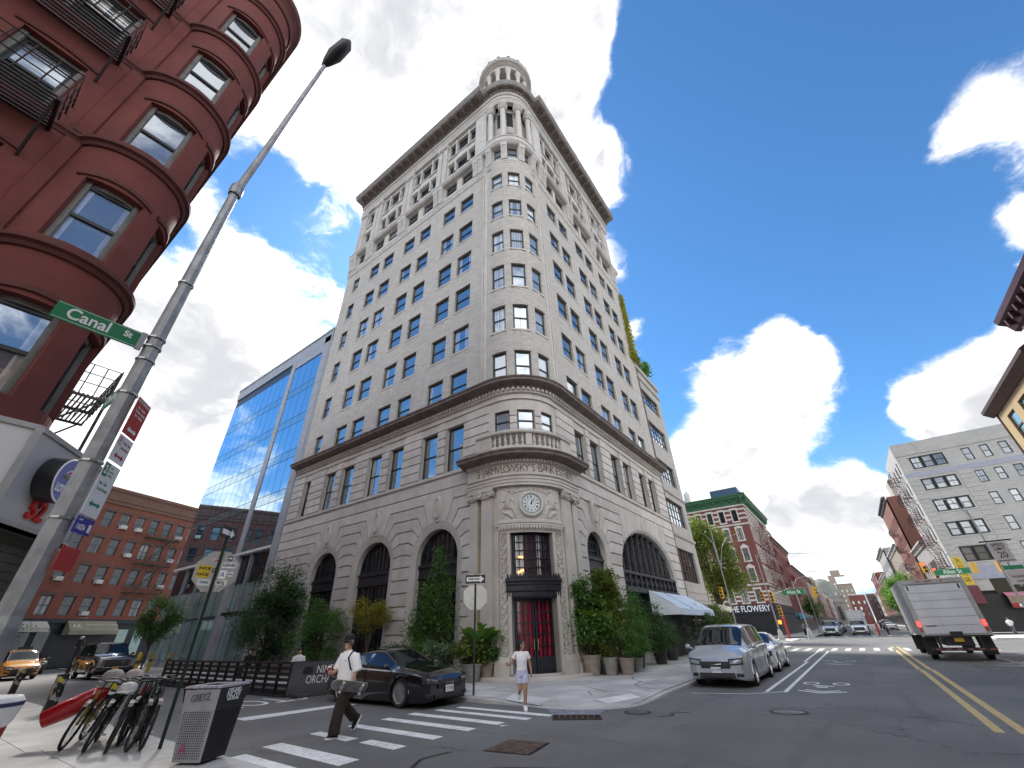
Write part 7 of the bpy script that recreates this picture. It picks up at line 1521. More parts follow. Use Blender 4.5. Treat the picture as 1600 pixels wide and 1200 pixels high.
for k in range(12):
    for j in range(3): b=MB(); b.box(699.6,700.1,9.6+3*j,11.2+3*j,4+3.4*k,6+3.4*k); b.build('window',GFAR,TW)
plainrow('red brick row front at the far end of the street beside the domed bank',300,340,5.2 if False else 11.5,15,B_R,1,corn=True); 
def cross(label,x,y0,y1,h,m,name='far_building',step=2.6):
    t=building(name,label,(x+5,(y0+y1)/2,0)); F_=face((x,y0),-1,0,(0,1)); L_=y1-y0; n=max(2,int(L_/step)); zs=[4.4+3.2*k for k in range(int((h-4.6)/3.2))]; op=[((k+.5)*L_/n-.55,(k+.5)*L_/n+.55,z,z+1.8) for k in range(n) for z in zs]
    b=MB(); wallgrid(b,F_,0,L_,0,h,op,.3); b.build('front_wall',m,t)
    for a in op: sash(t,F_,*a,-.15,FR2,GFAR,None,fw=.1)
    b=MB(); b.box(x+.4,x+14,y0,y1,.1,h); b.build('body',m,t); MB().fsweep(F_,[(0,h-.6),(.5,h-.3),(.5,h),(0,h+.2)],[0,L_]).build('cornice',mat('trim_far',(.4,.37,.33),.8),t); return t
cross('pale stone building between the domed bank and the tower',420,-4,4.8,26,B_T); cross('pinkish brick front right of the domed bank',360,-7.5,1.,16,B_R); cross('brown front farther right at the street end',330,-12.,-7.6,15,B_D)
plainrow('tan brick front with bracketed cornice deep in the left row',215.3,245,10.8,17.5,B_D,1); plainrow('plain brown front before the red row at the end of the left side',245.3,299.5,11.0,13.,B_T,1); plainrow('pale walk-up after the red row near the domed bank',340.3,396,11.2,14.5,B_G,1)
plainrow('tall brown brick front deep in the right row',240.5,290,-11.5,19,B_R,-1); plainrow('grey front near the end of the right row',290.5,329,-11.8,14,B_G,-1)
# right-hand side: grey corner building and its neighbours
GB=building('grey_corner_building','pale grey painted corner building with triple windows across the avenue',(90,-20,0)); G1=face((82,-12.4),-1,0,(0,-1)); G2=face((82,-12.4),0,1,(1,0))
GP=brickmat('grey_painted_brick',(.45,.44,.415),(.30,.29,.28),.95,.31,.014,.05,streak=.4,sgn=1); GPB=mat('blue_grey_band',(.33,.34,.40),.7,var=.06); BLKF=mat('black_window_frame',(.012,.012,.012),.5)
GZ=[(8.0,9.86),(11.2,13.0),(14.45,16.1),(17.45,19.1),(20.6,22.35)]; gt=[(1.35,5.2)]; gs_=[(7.1,8.0),(9.0,9.85),(10.85,11.75),(13.2,14.1),(15.2,16.1),(17.2,18.1)]
op=[(a,c,z0,z1) for a,c in gt+gs_ for z0,z1 in GZ]; b=MB(); wallgrid(b,G1,0,26,4.6,24.5,op,.2); b.build('painted_wall',GP,GB)
GG=glassmat('grey_building_glass',(.24,.24,.245),1.0,.10,curtain=(.5,.5,.5),curt=.6)
for z0,z1 in GZ:
    for a,c in gs_: sash(GB,G1,a,c,z0,z1,-.06,BLKF,GG,.08,sm=GP,fw=.11)
    for k in range(3): w=(5.2-1.35)/3; sash(GB,G1,1.35+w*k+.05,1.35+w*(k+1)-.05,z0,z1,-.06,BLKF,GG,None,fw=.17)
    b=MB(); b.fbox(G1,1.2,5.35,0,.06,z0-.2,z0-.02).fbox(G1,1.2,5.35,0,.05,z1+.02,z1+.16); b.build('sill_band',GP,GB)
b=MB(); b.fbox(G1,-.05,26,0,.06,19.45,20.15); b.build('band',GPB,GB)
for z in [7.7+.62*k for k in range(19)]:
    for a,c in((.02,1.15),(5.5,6.9),(12.1,13.0)): b=MB(); b.fbox(G1,a,c,0,.05,z+.03,z+.6); b.build('quoin_block',GP,GB)
b=MB(); b.fbox(G1,-.06,26,-.2,.1,22.75,24.6); b.build('parapet',GP,GB)
sops=[(c-.45,c+.45,z0,z1) for c in(2.,4.5,7.5,10.5) for z0,z1 in GZ]; b=MB(); wallgrid(b,G2,0,12.8,.1,24.5,sops,.2); b.build('side_wall',GP,GB)
for a in sops: sash(GB,G2,*a,-.08,BLKF,GG,None,fw=.08)
b=MB(); b.box(82.25,94.7,-38,-12.65,.1,24.4); b.build('inner_body',MATS['room_dark'],GB)
MFE=mat('fire_escape_maroon',(.07,.02,.025),.6,.2)
for z in(7.9,11.0,14.2,17.3,20.4): fire_balcony(G2,2.5,8.5,z,1.2,GB,MFE,slats=4)
for z in(7.9,11.0,14.2,17.3):
    b=MB()
    for d in(.3,.8): b.cyl(G2(3.2,d,z),G2(7.4,d,z+3.1),.05,n=4)
    for k in range(9): f=k/9.; b.fbox(G2,3.2+4.2*f-.12,3.2+4.2*f+.12,.3,.8,z+3.1*f-.02,z+3.1*f+.02)
    b.build('fire_stair',MFE,GB)
b=MB(); b.fbox(G1,0,26,-.1,.1,5.9,7.4); b.build('blank_fascia',GPB,GB); b=MB(); b.fbox(G1,2.5,26,-.3,.02,4.2,5.9); b.build('upper_shop_window',GLD,GB)
b=MB(); b.fbox(G1,0,26,-.5,-.1,.1,4.2); b.build('shop_front',MATS['shop_shadow'],GB)
t=thing('shop_awning','red shop awning with pink top and white valance on the grey corner building','awning',(81,-22,2.8),world=True); b=MB(); b.add([G1(3,.05,4.3),G1(22,.05,4.3),G1(22,1.2,3.9),G1(3,1.2,3.9)],[(0,1,2,3)]); b.build('canvas_top',mat('awning_pink',(.55,.22,.26),.7),t); b=MB(); b.fbox(G1,3,22,1.15,1.2,3.1,3.9); b.build('sign_panel',mat('awning_tan',(.28,.19,.13),.7,var=.1),t); b=MB(); b.fbox(G1,3,22,1.15,1.2,2.6,3.08); b.build('valance',mat('awning_red',(.30,.03,.03),.7),t)
for k in range(14): b=MB(); b.fbox(G1,3.6+1.3*k,4.2+1.3*k,1.2,1.22,2.7,3.0); b.build('valance_letter',WHT,t)
sg=thing('vertical_shop_sign','yellow vertical shop sign on the corner of the grey building','sign',(81.5,-13.,6.6),world=True); b=MB(); b.fbox(face((81.6,-12.9),-1,0,(0,-1)),-.45,.45,0,.15,5.3,8.6); b.build('board',mat('sign_yellow',(.62,.42,.03),.5),sg)
for k,c in enumerate('CHAPATI'[:4]): text('大行地店'[k],.62,at(face((81.45,-12.9),-1,0,(0,-1)),0,.02,8.15-.75*k)@TXT,BLKS,sg,'sign_character',ext=.01)
b=MB(); b.fbox(face((81.6,-12.6),-1,0,(0,-1)),-.2,.9,0,.14,3.2,5.2); b.build('board_lower',mat('sign_maroon',(.12,.02,.03),.5),sg)
plainrow('low plain building past the fire escapes of the grey corner building',95,111,-12.4,12.5,B_G,-1); TB2=plainrow('tall brick tenement with heavy dark cornice on the right of the street',111.5,131,-12.2,23,brickmat('row_rust',(.25,.10,.07),(.18,.1,.08),.24,.08,.01,.18,sgn=1),-1,mat('trim_dark_iron',(.06,.06,.055),.6),MFE)
b=MB(); b.box(113,118,-22,-14,23,26.5); b.build('roof_bulkhead',mat('bulkhead_beige',(.42,.38,.32),.8),TB2)
plainrow('cream fronted tenement with fire escapes on the right of the street',131.5,158,-12.2,16.5,B_T,-1,WTRIM,MFE); plainrow('grey castellated stone building farther down on the right',158.5,190,-11.5,19.,B_G,-1,mat('castle_trim',(.3,.29,.26),.8)); plainrow('brown brick row at the far right of the street',190.5,240,-11.5,15,B_D,-1)
# near right: buildings whose eaves show at the edge of the picture
TN=building('tan_eaved_building','tan walled building with deep dark brown eaves at the right edge',(34,-18,0)); N1=face((39.7,-12.1),0,1,(-1,0)); N2=face((39.7,-12.1),1,0,(0,-1)); TANW=mat('tan_stucco',(.42,.31,.17),.8,var=.1,vs=1.2,bump=.2,bs=12); EAV=mat('eave_brown',(.075,.04,.032),.65,var=.2)
no=[(1.2+2.5*k,2.6+2.5*k,z,z+1.7) for k in range(3) for z in(5.,8.2,11.2)]; b=MB(); wallgrid(b,N1,0,9.3,.1,13.6,no,.2); b.build('stucco_wall',TANW,TN); 
for a in no: sash(TN,N1,*a,-.08,EAV,GRN,.1,sm=EAV,fw=.09)
b=MB(); b.box(30.4,39.69,-28,-12.35,.1,13.5); b.build('body',TANW,TN)
MB().fsweep(N1,[(-.1,13.5),(.1,13.4),(.5,13.75),(.52,13.95),(-.1,14.3)],[-.5,9.3]).build('eaves',EAV,TN)
b=MB(); b.fbox(N1,-.12,.06,-.1,.06,.1,13.6); b.build('corner_board',EAV,TN)
DN=building('dark_corniced_building','near building with dark maroon cornice at the upper right edge',(20,-18,0)); N3=face((30.1,-12.1),0,1,(-1,0)); do_=[(1.5+2.4*k,2.7+2.4*k,z,z+1.8) for k in range(12) for z in(5.,8.4,11.8)]
b=MB(); wallgrid(b,N3,0,40,.1,15.6,do_,.2); b.build('brick_wall',B_D,DN); 
for a in do_: sash(DN,N3,*a,-.08,FR2,GFAR,.1,sm=WTRIM,fw=.08)
b=MB(); b.box(-9.8,30.05,-30,-12.4,.1,15.6); b.build('body',B_D,DN); MB().fsweep(N3,[(-.1,14.9),(.1,15.),(.25,15.4),(.5,15.6),(.55,15.9),(-.2,16.2)],[-.5,40]).build('cornice',mat('maroon_cornice',(.06,.016,.025),.6,var=.2),DN)
k=.2
while k<12: b=MB(); b.fbox(N3,k-.08,k+.08,.05,.42,15.1,15.5); b.build('cornice_bracket',MATS['maroon_cornice'],DN); k+=.8
OPP=building('opposite_tenement','brick tenement behind the viewer on the far side of the crossing',(-30,-25,0)); b=MB(); b.box(-60,-10,-40,-12.3,.1,19); b.build('body',B_T,OPP)
# ================================================================ avenue: trees, lamps, traffic signals
tree('avenue_tree','tall olive-green street tree before the green cornice building','tree',(57.5,12.6,.13),7,[((0,0,8.4),(3.3,3.2,3.4)),((-.5,.8,11.6),(2.2,2.2,1.8)),((0,-1.8,6.2),(2.2,2.,1.6))],LF_O,.22,n=17000,sz=.34,clumps=46,limbs=6)
tree('avenue_tree','leafy green street tree on the right beyond the truck','tree',(118,-8.9,.13),5,[((0,0,6.),(3.2,2.6,3.))],LF_B,.2,n=6500,sz=.42,clumps=30); tree('avenue_tree','smaller street tree behind the leafy one on the right','tree',(140,-8.4,.13),5,[((0,0,5.6),(3.,2.6,2.8))],LF_G,.2,n=3500,sz=.5); tree('avenue_tree','street tree by the left kerb beyond the avenue','tree',(128,7.6,.13),4,[((0,0,4.8),(2.2,1.6,2.))],LF_G,.16,n=2600,sz=.4)
MED=sidewalk('median',[(60,6.6),(69,6.6),(69,60),(60,60)],.13); MED2=sidewalk('median',[(60,-9.2),(69,-9.2),(69,-60),(60,-60)],.13)
SIGY=mat('signal_yellow',(.60,.33,.02),.5,var=.08); PLG=mat('pole_silver',(.27,.28,.29),.45,.6,var=.15); REDL=mat('signal_red_lit',(1.,.05,.06),.4,var=0,emit=.45); ORL=mat('signal_hand_lit',(1.,.22,.03),.4,var=0,emit=.25)
def signal(parent,loc,rz,lit=None,h=1.05):
    M_=Matrix.Translation(loc)@Matrix.Rotation(rz,4,'Z'); b=MB(M_); b.box(-.17,.17,-.16,.16,-h/2,h/2); S_=b.build('signal_head',SIGY,parent)
    for k in range(3):
        z=h/2-.19-.33*k; b=MB(M_); b.cyl((0,.16,z),(0,.175,z),.125,n=14); b.build('lens',REDL if lit==k else mat('lens_dark',(.015,.015,.015),.3),S_)
        b=MB(M_); n=8; b.grid([[(.14*cos(PI*i/n),y,z+.14*sin(PI*i/n)) for i in range(n+1)] for y in(.16,.36)]); b.build('visor',SIGY,S_)
def lamp_pole(label,loc,h,arm,signals=(),signs=(),base=True,name='signal_pole',r=.09):
    t=thing(name,label,'signal pole' if name=='signal_pole' else 'street lamp',(*loc,.13)); b=MB(); b.tube([(0,0,0),(0,0,h)],[r,r*.6],8); b.build('pole',PLG,t)
    if base: MB().lathe([(.34,0),(.32,.25),(.2,.9),(.12,1.1)],8).build('base',mat('pole_base',(.36,.36,.355),.6,.2,var=.15),t)
    for a in arm: b=MB(); b.tube(a,[.04,.034,.028,.022][:len(a)] if len(a)<=4 else .03,6); b.build('arm',PLG,t)
    for s in signals: signal(t,*s)
    return t
PA=lamp_pole('signal pole with stacked yellow heads in front of the brick corner building',(61.3,7.7),9.0,[[(0,0,4.4),(-.3,-2.4,5.1),(-.4,-4.5,5.0)],[(0,0,8.4),(0,-.6,9.6),(0,-2.0,9.9)]],[((-.25,-.35,4.3),PI/2,None),((-.3,-.75,2.9),PI/2,None),((-.4,-4.6,4.5),PI,None),((-.3,.6,4.4),PI/2,None)])
MB().box(-.28,-.2,-.55,-.15,1.55,2.0).build('walk_signal',SIGY,PA); MB().box(-.3,-.28,-.5,-.2,1.6,1.95).build('walk_lens',ORL,PA)
blade('green Allen St sign hanging from the signal arm at the median',[('Allen St',.5,0,0)],(60.7,5.0,4.78),PI/2,2.2,.55)
PB=lamp_pole('plain signal post with litter at its foot on the median',(66.8,5.3),6.2,[[(0,0,5.6),(0,-.6,6.4),(0,-1.8,6.6)]],[],r=.09)
HY=thing('fire_hydrant','red emergency call post on the median','call box',(68.4,7.7,.13)); MB().lathe([(.16,0),(.14,.2),(.12,1.9),(.16,2.0),(.14,2.3),(.001,2.4)],10).build('post',mat('call_red',(.4,.02,.02),.4),HY,smooth=True)
lamp_pole('tall double-armed lamp by the avenue tree',(52.5,10.3),11.2,[[(0,0,7.2),(-.1,.1,9.5),(-.1,.6,10.4),(-.1,1.2,10.9)],[(0,0,7.),(-.2,-.7,9.),(-.2,-1.4,9.9),(-.2,-2.6,10.2)]],[((-.3,.55,4.6),PI/2,None)],name='avenue_lamp',r=.065)
PR=lamp_pole('signal mast with lit red heads on the right median',(68.3,-10.1),8.2,[[(0,0,5.8),(-.2,2.5,6.6),(-.3,5.3,7.1)],[(0,0,7.6),(0,-1.2,8.4),(0,-2.4,8.5)]],[((-.3,1.6,5.9),PI/2,0),((-.35,2.4,6.6),PI/2,0),((-.3,-1.6,6.2),PI,None),((-.3,-3.6,6.1),PI/2+.3,None),((-.3,.3,3.6),PI,None)])
PR2=lamp_pole('signal post with a lit red head above the box truck',(62.,-7.0),6.8,[],[((-.3,-.1,6.1),PI/2,0)],r=.08)
MB().box(-.3,-.22,-.1,.3,2.55,3.).build('walk_signal',SIGY,PR); MB().box(-.33,-.3,-.06,.26,2.6,2.95).build('walk_lens',ORL,PR)
blade('green Allen St sign on the mast above the box truck',[('Allen St',.52,0,0)],(62.5,-9.1,5.75),PI/2,2.7,.55)
SP=thing('speed_limit_sign','grey SPEED LIMIT 20 sign on a bracket at the right edge','sign',(41.2,-8.75,.13),rad(180)-PI/2); b=MB(); b.cyl((0,-.05,0),(0,-.05,5.9),.06,n=8); b.build('post',PLG,SP); b=MB(); b.box(-.42,.42,0,.02,4.55,5.75); b.build('plate',mat('sign_grey_white',(.42,.42,.46),.5),SP)
for s_,sz,z in(('SPEED',.26,5.58),('LIMIT',.26,5.34),('20',.5,4.98),('UNLESS OTHERWISE POSTED',.07,4.65)): text(s_,sz,Matrix.Translation((0,.022,z))@TXT,BLKS,SP,ext=.001,sx=.85,bold=.006)
b=MB(); b.box(-.75,.75,-.08,-.02,5.8,5.88); b.build('bracket',M_DARK,SP); b=MB(); b.box(-.55,.35,0,.02,3.3,4.1); b.build('lane_plate',MATS['sign_grey_white'],SP)
for s_,z in(('SHARED',3.72),('LANE',3.46)): text(s_,.17,Matrix.Translation((-.1,.022,z))@TXT,BLKS,SP,ext=.001,bold=.004)
MB().box(-.55,.35,0,.02,4.13,4.36).build('green_plate',SG,SP); MB().box(-.5,.1,0,.02,2.9,3.18).build('arrow_plate',BLKS,SP)
for loc,h,d,lb in(((47.5,-9.6),9.5,1,'curved arm street lamp at the right edge before the grey building'),((100,-9.6),9.5,1,'curved arm street lamp far down on the right'),((104,6.4),9.5,-1,'curved arm street lamp beyond the avenue on the left')): lamp_pole(lb,loc,h,[[(0,0,h-1.2),(0,d*.5,h+.2),(0,d*1.8,h+.6),(0,d*3.,h+.5)]],[],name='street_lamp')
for k,(p0,p1) in enumerate((((0,0,0),(0,0,0)),)): pass
w=thing('overhead_cable','thin black cable strung across the avenue','cable',(66,0,9.)); MB().tube([(-4.7,7.7,.2),(-2,0,-.3),(2.3,-10.1,-.6)],.02,4).build('cable',M_DARK,w)

for k,(x,y,kd,pm,lb) in enumerate(((133,.6,'sedan',SILV,'silver sedan far back in the waiting lane'),(141,.3,'suv',BLACKP,'black SUV far back in the waiting lane'),(150,.5,'compact',WHTP,'white hatchback far back in the waiting lane'),(162,.4,'sedan',GRYP,'grey sedan near the end of the waiting lane'),(121,-4.6,'sedan',WHTP,'white sedan driving away beyond the avenue'),(134,-4.6,'suv',GRYP,'grey SUV driving away beyond the avenue'),(150,-4.4,'compact',BLACKP,'black hatchback driving away beyond the avenue'))): car(kd,lb,'car',(x,y),PI if y>0 else 0,pm,detail=False,name='car')
# ================================================================ people
def blob(name,parts,m,parent,vox=.013,sm=3):
    b=MB()
    for p in parts:
        if p[0]=='t': b.tube(p[1],p[2],10)
        elif p[0]=='b': b.ball(p[1],p[2],10,p[3] if len(p)>3 else(1,1,1))
        elif p[0]=='e':      # stacked ellipses (x,y,z,rx,ry)
            n=16; rows=[[(x+rx*cos(2*PI*i/n),y+ry*sin(2*PI*i/n),z) for i in range(n)] for x,y,z,rx,ry in p[1]]; k=len(b.v); b.grid(rows,True); b.f+=[[k+i for i in range(n)][::-1],[len(b.v)-n+i for i in range(n)]]
    o=b.build(name,m,parent); r=o.modifiers.new('remesh','REMESH'); r.mode='VOXEL'; r.voxel_size=vox; r.use_smooth_shade=True; s=o.modifiers.new('smooth','SMOOTH'); s.factor=.5; s.iterations=sm
    return o
SKIN=mat('skin_light',(.52,.30,.21),.55,var=.06); SKIN2=mat('skin_tan',(.40,.215,.14),.55,var=.06); TEE=mat('white_cotton',(.88,.88,.89),.85,var=.04,vs=8,bump=.25,bs=9); TROU=mat('brown_trousers',(.032,.020,.015),.9,var=.35,vs=14); HAIR=mat('dark_hair',(.012,.009,.008),.6,var=.2); LIL=mat('lilac_shorts',(.52,.55,.72),.8,var=.05,bump=.15,bs=12); SHOE=mat('white_sneaker',(.86,.86,.85),.6,var=.06); BLK=mat('black_cloth',(.012,.012,.013),.8,var=.2)
def hand(w,d,fd,side,curl=.5,s=1.):
    """palm and five fingers: w wrist, d direction, fd the direction fingers curl to, side the thumb side"""
    w,d,fd,side=Vector(w),Vector(d).normalized(),Vector(fd).normalized(),Vector(side).normalized(); P=[('t',[w,w+d*.05*s,w+d*.085*s],[.026*s,.034*s,.030*s])]
    for k,(o,L_) in enumerate(((.028,.070),(.009,.080),(-.010,.075),(-.028,.060))):
        a=w+d*.08*s+side*o*s; c=a+d*L_*.5*s+fd*L_*.2*curl*s; e=c+d*L_*.4*(1-curl)*s+fd*L_*.6*curl*s; P.append(('t',[a,c,e],[.0105*s,.010*s,.008*s]))
    a=w+d*.03*s+side*.03*s; P.append(('t',[a,a+side*.03*s+d*.03*s,a+side*.032*s+d*.06*s+fd*.02*s],[.013*s,.011*s,.009*s])); return P
def head(c,f,skin_parts,s=1.):
    """head at c facing unit f in the ground plane"""
    f=Vector((f[0],f[1],0)).normalized(); l=Vector((-f.y,f.x,0)); c=Vector(c); u=Vector((0,0,1)); q=lambda a,b_,z:tuple(c+f*a*s+l*b_*s+u*z*s)
    return skin_parts+[('b',q(-.01,0,.03),.098*s,(1,.95,1.12)),('b',q(.02,0,-.05),.074*s,(1,.95,1.1)),('t',[q(.075,0,.02),q(.105,0,-.03)],[.010*s,.017*s]),('b',q(.06,0,-.10),.03*s),('b',q(.0,.093,.0),.024*s,(.7,.5,1.3)),('b',q(.0,-.093,.0),.024*s,(.7,.5,1.3)),('t',[q(.083,.025,-.065),q(.09,0,-.066),q(.083,-.025,-.065)],.009*s)],q
# man with skateboard: local x forward
MN=thing('person','man in white T-shirt and black cap carrying a skateboard across the street','person',(6.68,9.5,0),PI+.08)
hp,q=head((.07,0,1.66),(1,.1),[])
body=hp+[('t',[(.03,0,1.46),(.06,0,1.60)],[.062,.058]),('e',[(0,0,.90,.12,.17),(.01,0,1.1,.12,.16),(.02,0,1.3,.13,.19),(.01,0,1.44,.10,.19),(.02,0,1.50,.06,.09)]),
 ('t',[(.0,.20,1.42),(-.03,.27,1.16),(.08,.29,.96)],[.062,.05,.034]),('t',[(.0,-.20,1.42),(.05,-.26,1.16),(.27,-.16,1.10)],[.062,.05,.034]),
 ('t',[(.02,.09,.92),(.18,.10,.50),(.20,.10,.10)],[.09,.065,.045]),('t',[(-.02,-.09,.92),(-.12,-.10,.52),(-.48,-.10,.30)],[.09,.065,.045])]
body+=hand((.08,.29,.96),(.3,.05,-.9),(0,-1,0),(1,0,0),.6,1.1)+hand((.27,-.16,1.10),(.95,.2,.15),(0,1,0),(0,0,1),.7,1.1)
blob('body',body,SKIN,MN,.011,2)
blob('t_shirt',[('e',[(-.01,0,.82,.19,.235),(.0,0,.95,.185,.225),(.01,0,1.15,.175,.215),(.015,0,1.33,.17,.215),(.01,0,1.43,.14,.22),(.02,0,1.49,.09,.15),(.025,0,1.515,.07,.085)]),('t',[(.0,.17,1.42),(-.01,.25,1.26),(-.03,.30,1.12)],[.10,.105,.10]),('t',[(.0,-.17,1.42),(.02,-.25,1.27),(.06,-.29,1.14)],[.10,.105,.10]),('b',(.04,.0,.86),.05)],TEE,MN,.014,3)
blob('trousers',[('e',[(.0,0,.80,.16,.20),(.0,0,.90,.155,.19),(.0,0,1.0,.13,.17)]),('t',[(.02,.10,.86),(.15,.11,.52),(.20,.11,.22),(.20,.11,.07)],[.125,.115,.115,.12]),('t',[(-.01,-.10,.86),(-.08,-.10,.55),(-.30,-.11,.38),(-.45,-.11,.26)],[.125,.11,.10,.105])],TROU,MN,.015,3)
def shoe(t,p,ang,up,m,sole):
    M_=Matrix.Translation(p)@Matrix.Rotation(ang,4,'Z')@Matrix.Rotation(up,4,'Y'); b=MB(M_); b.grid([[(x,w*y,z) for y,z in((-1,.035),(-.9,.07+h),(0,.085+h*1.5),(.9,.07+h),(1,.035))] for x,w,h in((-.13,.03,.0),(-.11,.042,.03),(-.02,.044,.03),(.06,.05,.0),(.12,.045,-.02),(.16,.02,-.035))]); o=b.build('shoe',m,t,smooth=70)
    b=MB(M_); b.prism([(-.135,-.035),(-.02,-.046),(.08,-.052),(.15,-.034),(.168,0),(.15,.034),(.08,.052),(-.02,.046),(-.135,.035)],lambda x,y:(x,y,0),lambda x,y:(x,y,.038)); b.build('sole',sole,o)
shoe(MN,(.24,.11,.0),.05,-.12,BLK,SHOE); shoe(MN,(-.56,-.11,.155),0,.95,BLK,SHOE)
blob('hair',[('b',q(-.055,0,-.0),.085,(.9,1.02,1.1)),('b',q(-.07,0,-.06),.055),('t',[q(.03,.085,-.03),q(.02,.088,-.06)],.018),('t',[q(.03,-.085,-.03),q(.02,-.088,-.06)],.018)],HAIR,MN,.013,2)
b=MB(); n=14; cc=Vector(q(-.01,0,.06)); b.grid([[(cc.x+r_*1.06*cos(2*PI*i/n),cc.y+r_*sin(2*PI*i/n),cc.z+z) for i in range(n)] for r_,z in((.107,.0),(.108,.04),(.095,.08),(.06,.105),(.002,.115))],True); b.build('cap',BLK,MN,smooth=60)
b=MB(); b.grid([[q(x,y*(1-.25*k),.058-.012*k+.012*(1-abs(y)/.08)) for y in(-.08,-.04,0,.04,.08)] for k,x in enumerate((.07,.13,.175))]); b.build('cap_brim',BLK,MN,smooth=60)
b=MB(); b.tube([q(.0,.098,.02),q(.07,.085,.015),q(.095,.04,.01),q(.10,0,.012),q(.095,-.04,.01),q(.07,-.085,.015)],[.006,.02,.022,.01,.022,.02],6); b.build('sunglasses',M_DARK,MN,smooth=True)
b=MB(); b.tube([(-.10,.13,1.46),(.06,.155,1.50),(.155,.15,1.38),(.10,.20,1.18),(-.06,.20,1.06)],.016,6); b.build('bag_strap',BLK,MN); blob('backpack',[('b',(-.23,.02,1.22),.15,(.55,.9,1.25))],BLK,MN,.02,2); text('cobra',.035,Matrix.Translation((.178,.09,1.33))@Matrix.Rotation(rad(-62),4,'Z')@TXT,mat('print_green',(.1,.3,.2),.7),MN,'shirt_print',ext=.0005)
SK=thing('skateboard','worn grey skateboard held level by the man crossing','skateboard',(6.60,9.19,.86),PI-.1); SK.rotation_euler=(rad(62),rad(-9),PI-.12)
b=MB(); rows=[]
for i in range(17): x=-.42+.84*i/16; w_=.102*math.sqrt(max(.02,1-(max(0,abs(x)-.30)/.125)**2)); lf=.05*max(0,(abs(x)-.28)/.14)**1.5; rows.append([(x,y*w_,lf+.008*abs(y)+dz_) for dz_ in(0,) for y in(-1,-.5,0,.5,1)])
b.grid(rows); b.grid([[(x,y,z-.012) for x,y,z in r_] for r_ in rows]); b.build('deck',mat('grip_grey',(.17,.17,.175),.8,var=.35,vs=9),SK,smooth=60)
b=MB(); b.tube([r_[0] for r_ in rows]+[r_[-1] for r_ in rows[::-1]]+[rows[0][0]],.008,5); b.build('deck_edge',mat('maple_edge',(.45,.40,.33),.6),SK)
for x in(-.23,.23):
    b=MB(); b.cyl((x,-.09,-.06),(x,.09,-.06),.009,n=6).box(x-.03,x+.03,-.03,.03,-.055,-.012); tr=b.build('truck_axle',ALLOY,SK)
    for y in(-.085,.085): b=MB(); b.cyl((x,y-.018,-.06),(x,y+.018,-.06),.028,n=14); b.build('wheel',mat('cream_urethane',(.62,.58,.42),.5),SK)
CP=thing('paper_cup','red and white paper cup in the walking man\'s right hand','cup',(6.32,9.65,1.11)); MB().lathe([(.001,0),(.03,0),(.04,.10),(.042,.11),(.001,.112)],14).build('cup',mat('cup_red',(.45,.02,.03),.5),CP,smooth=40); MB().lathe([(.043,.10),(.043,.118),(.036,.125),(.001,.125)],14).build('lid',WHT,CP)
# woman at the kerb
WM=thing('person','woman in white top and pale lilac shorts stepping off the kerb','person',(11.12,7.92,.0),rad(222))
S=.90
hp,q=head((.03,.02,1.60*S+.005),(.55,.85),[],.90)
wb=hp+[('t',[(.0,0,1.38*S),(.02,0,1.55*S)],[.05,.046]),('e',[(0,0,.86*S,.11,.165),(.01,0,.98*S,.10,.14),(.01,0,1.10*S,.09,.125),(.02,0,1.25*S,.10,.145),(.0,0,1.38*S,.085,.165),(.0,0,1.44*S,.05,.07)]),
 ('t',[(.0,.175,1.36*S),(-.03,.235,1.12*S),(.02,.255,.90*S)],[.045,.037,.026]),('t',[(.0,-.175,1.36*S),(-.02,-.255,1.14*S),(.14,-.36,1.10*S)],[.045,.037,.026]),
 ('t',[(.02,.075,.84*S),(.14,.06,.50*S),(.10,.05,.10*S)],[.088,.06,.036]),('t',[(-.02,-.075,.84*S),(.06,-.07,.50*S),(-.26,-.06,.36*S)],[.088,.062,.038])]
wb+=hand((.02,.255,.90*S),(.1,0,-1),(0,-1,0),(1,0,0),.3,.95)+hand((.14,-.36,1.10*S),(.6,-.7,.2),(0,0,1),(0,0,1),.5,.95)
blob('body',wb,SKIN2,WM,.010,2)
blob('top',[('e',[(.0,0,.95*S,.118,.155),(.01,0,1.05*S,.108,.14),(.02,0,1.2*S,.125,.155),(.01,0,1.33*S,.11,.17),(.0,0,1.41*S,.075,.12),(.0,0,1.44*S,.058,.07)]),('t',[(.0,.09,1.385*S),(.0,.155,1.37*S),(-.02,.215,1.24*S)],[.06,.068,.06]),('t',[(.0,-.09,1.385*S),(.0,-.155,1.37*S),(-.015,-.225,1.25*S)],[.06,.068,.06]),('b',(.085,.065,1.22*S),.055),('b',(.085,-.065,1.22*S),.055)],TEE,WM,.012,2)
blob('shorts',[('e',[(.0,0,.80*S,.125,.18),(.0,0,.90*S,.12,.17),(.005,0,.99*S,.108,.145)]),('t',[(.02,.08,.84*S),(.09,.072,.62*S)],[.105,.092]),('t',[(-.01,-.08,.84*S),(.03,-.075,.62*S)],[.105,.092])],LIL,WM,.012,2)
shoe(WM,(.13,.05,.0),0,0,SHOE,SHOE); shoe(WM,(-.34,-.06,.33),0,1.1,SHOE,SHOE)
blob('hair',[('b',q(-.03,0,.045),.098,(1.02,1.02,1.0)),('b',q(-.12,0,.0),.05),('b',q(-.05,0,-.05),.07)],HAIR,WM,.012,2)
b=MB(); b.tube([q(.07,.055,.012),q(.092,.025,.010),q(.097,0,.014),q(.092,-.025,.010),q(.07,-.055,.012)],[.004,.006,.002,.006,.004],5); b.build('eyes',M_DARK,WM)
b=MB(); b.tube([(-.06,-.12,1.40*S),(.05,-.145,1.40*S),(.08,-.19,1.2*S),(-.02,-.22,1.02*S)],.008,5); b.build('bag_strap',BLK,WM)
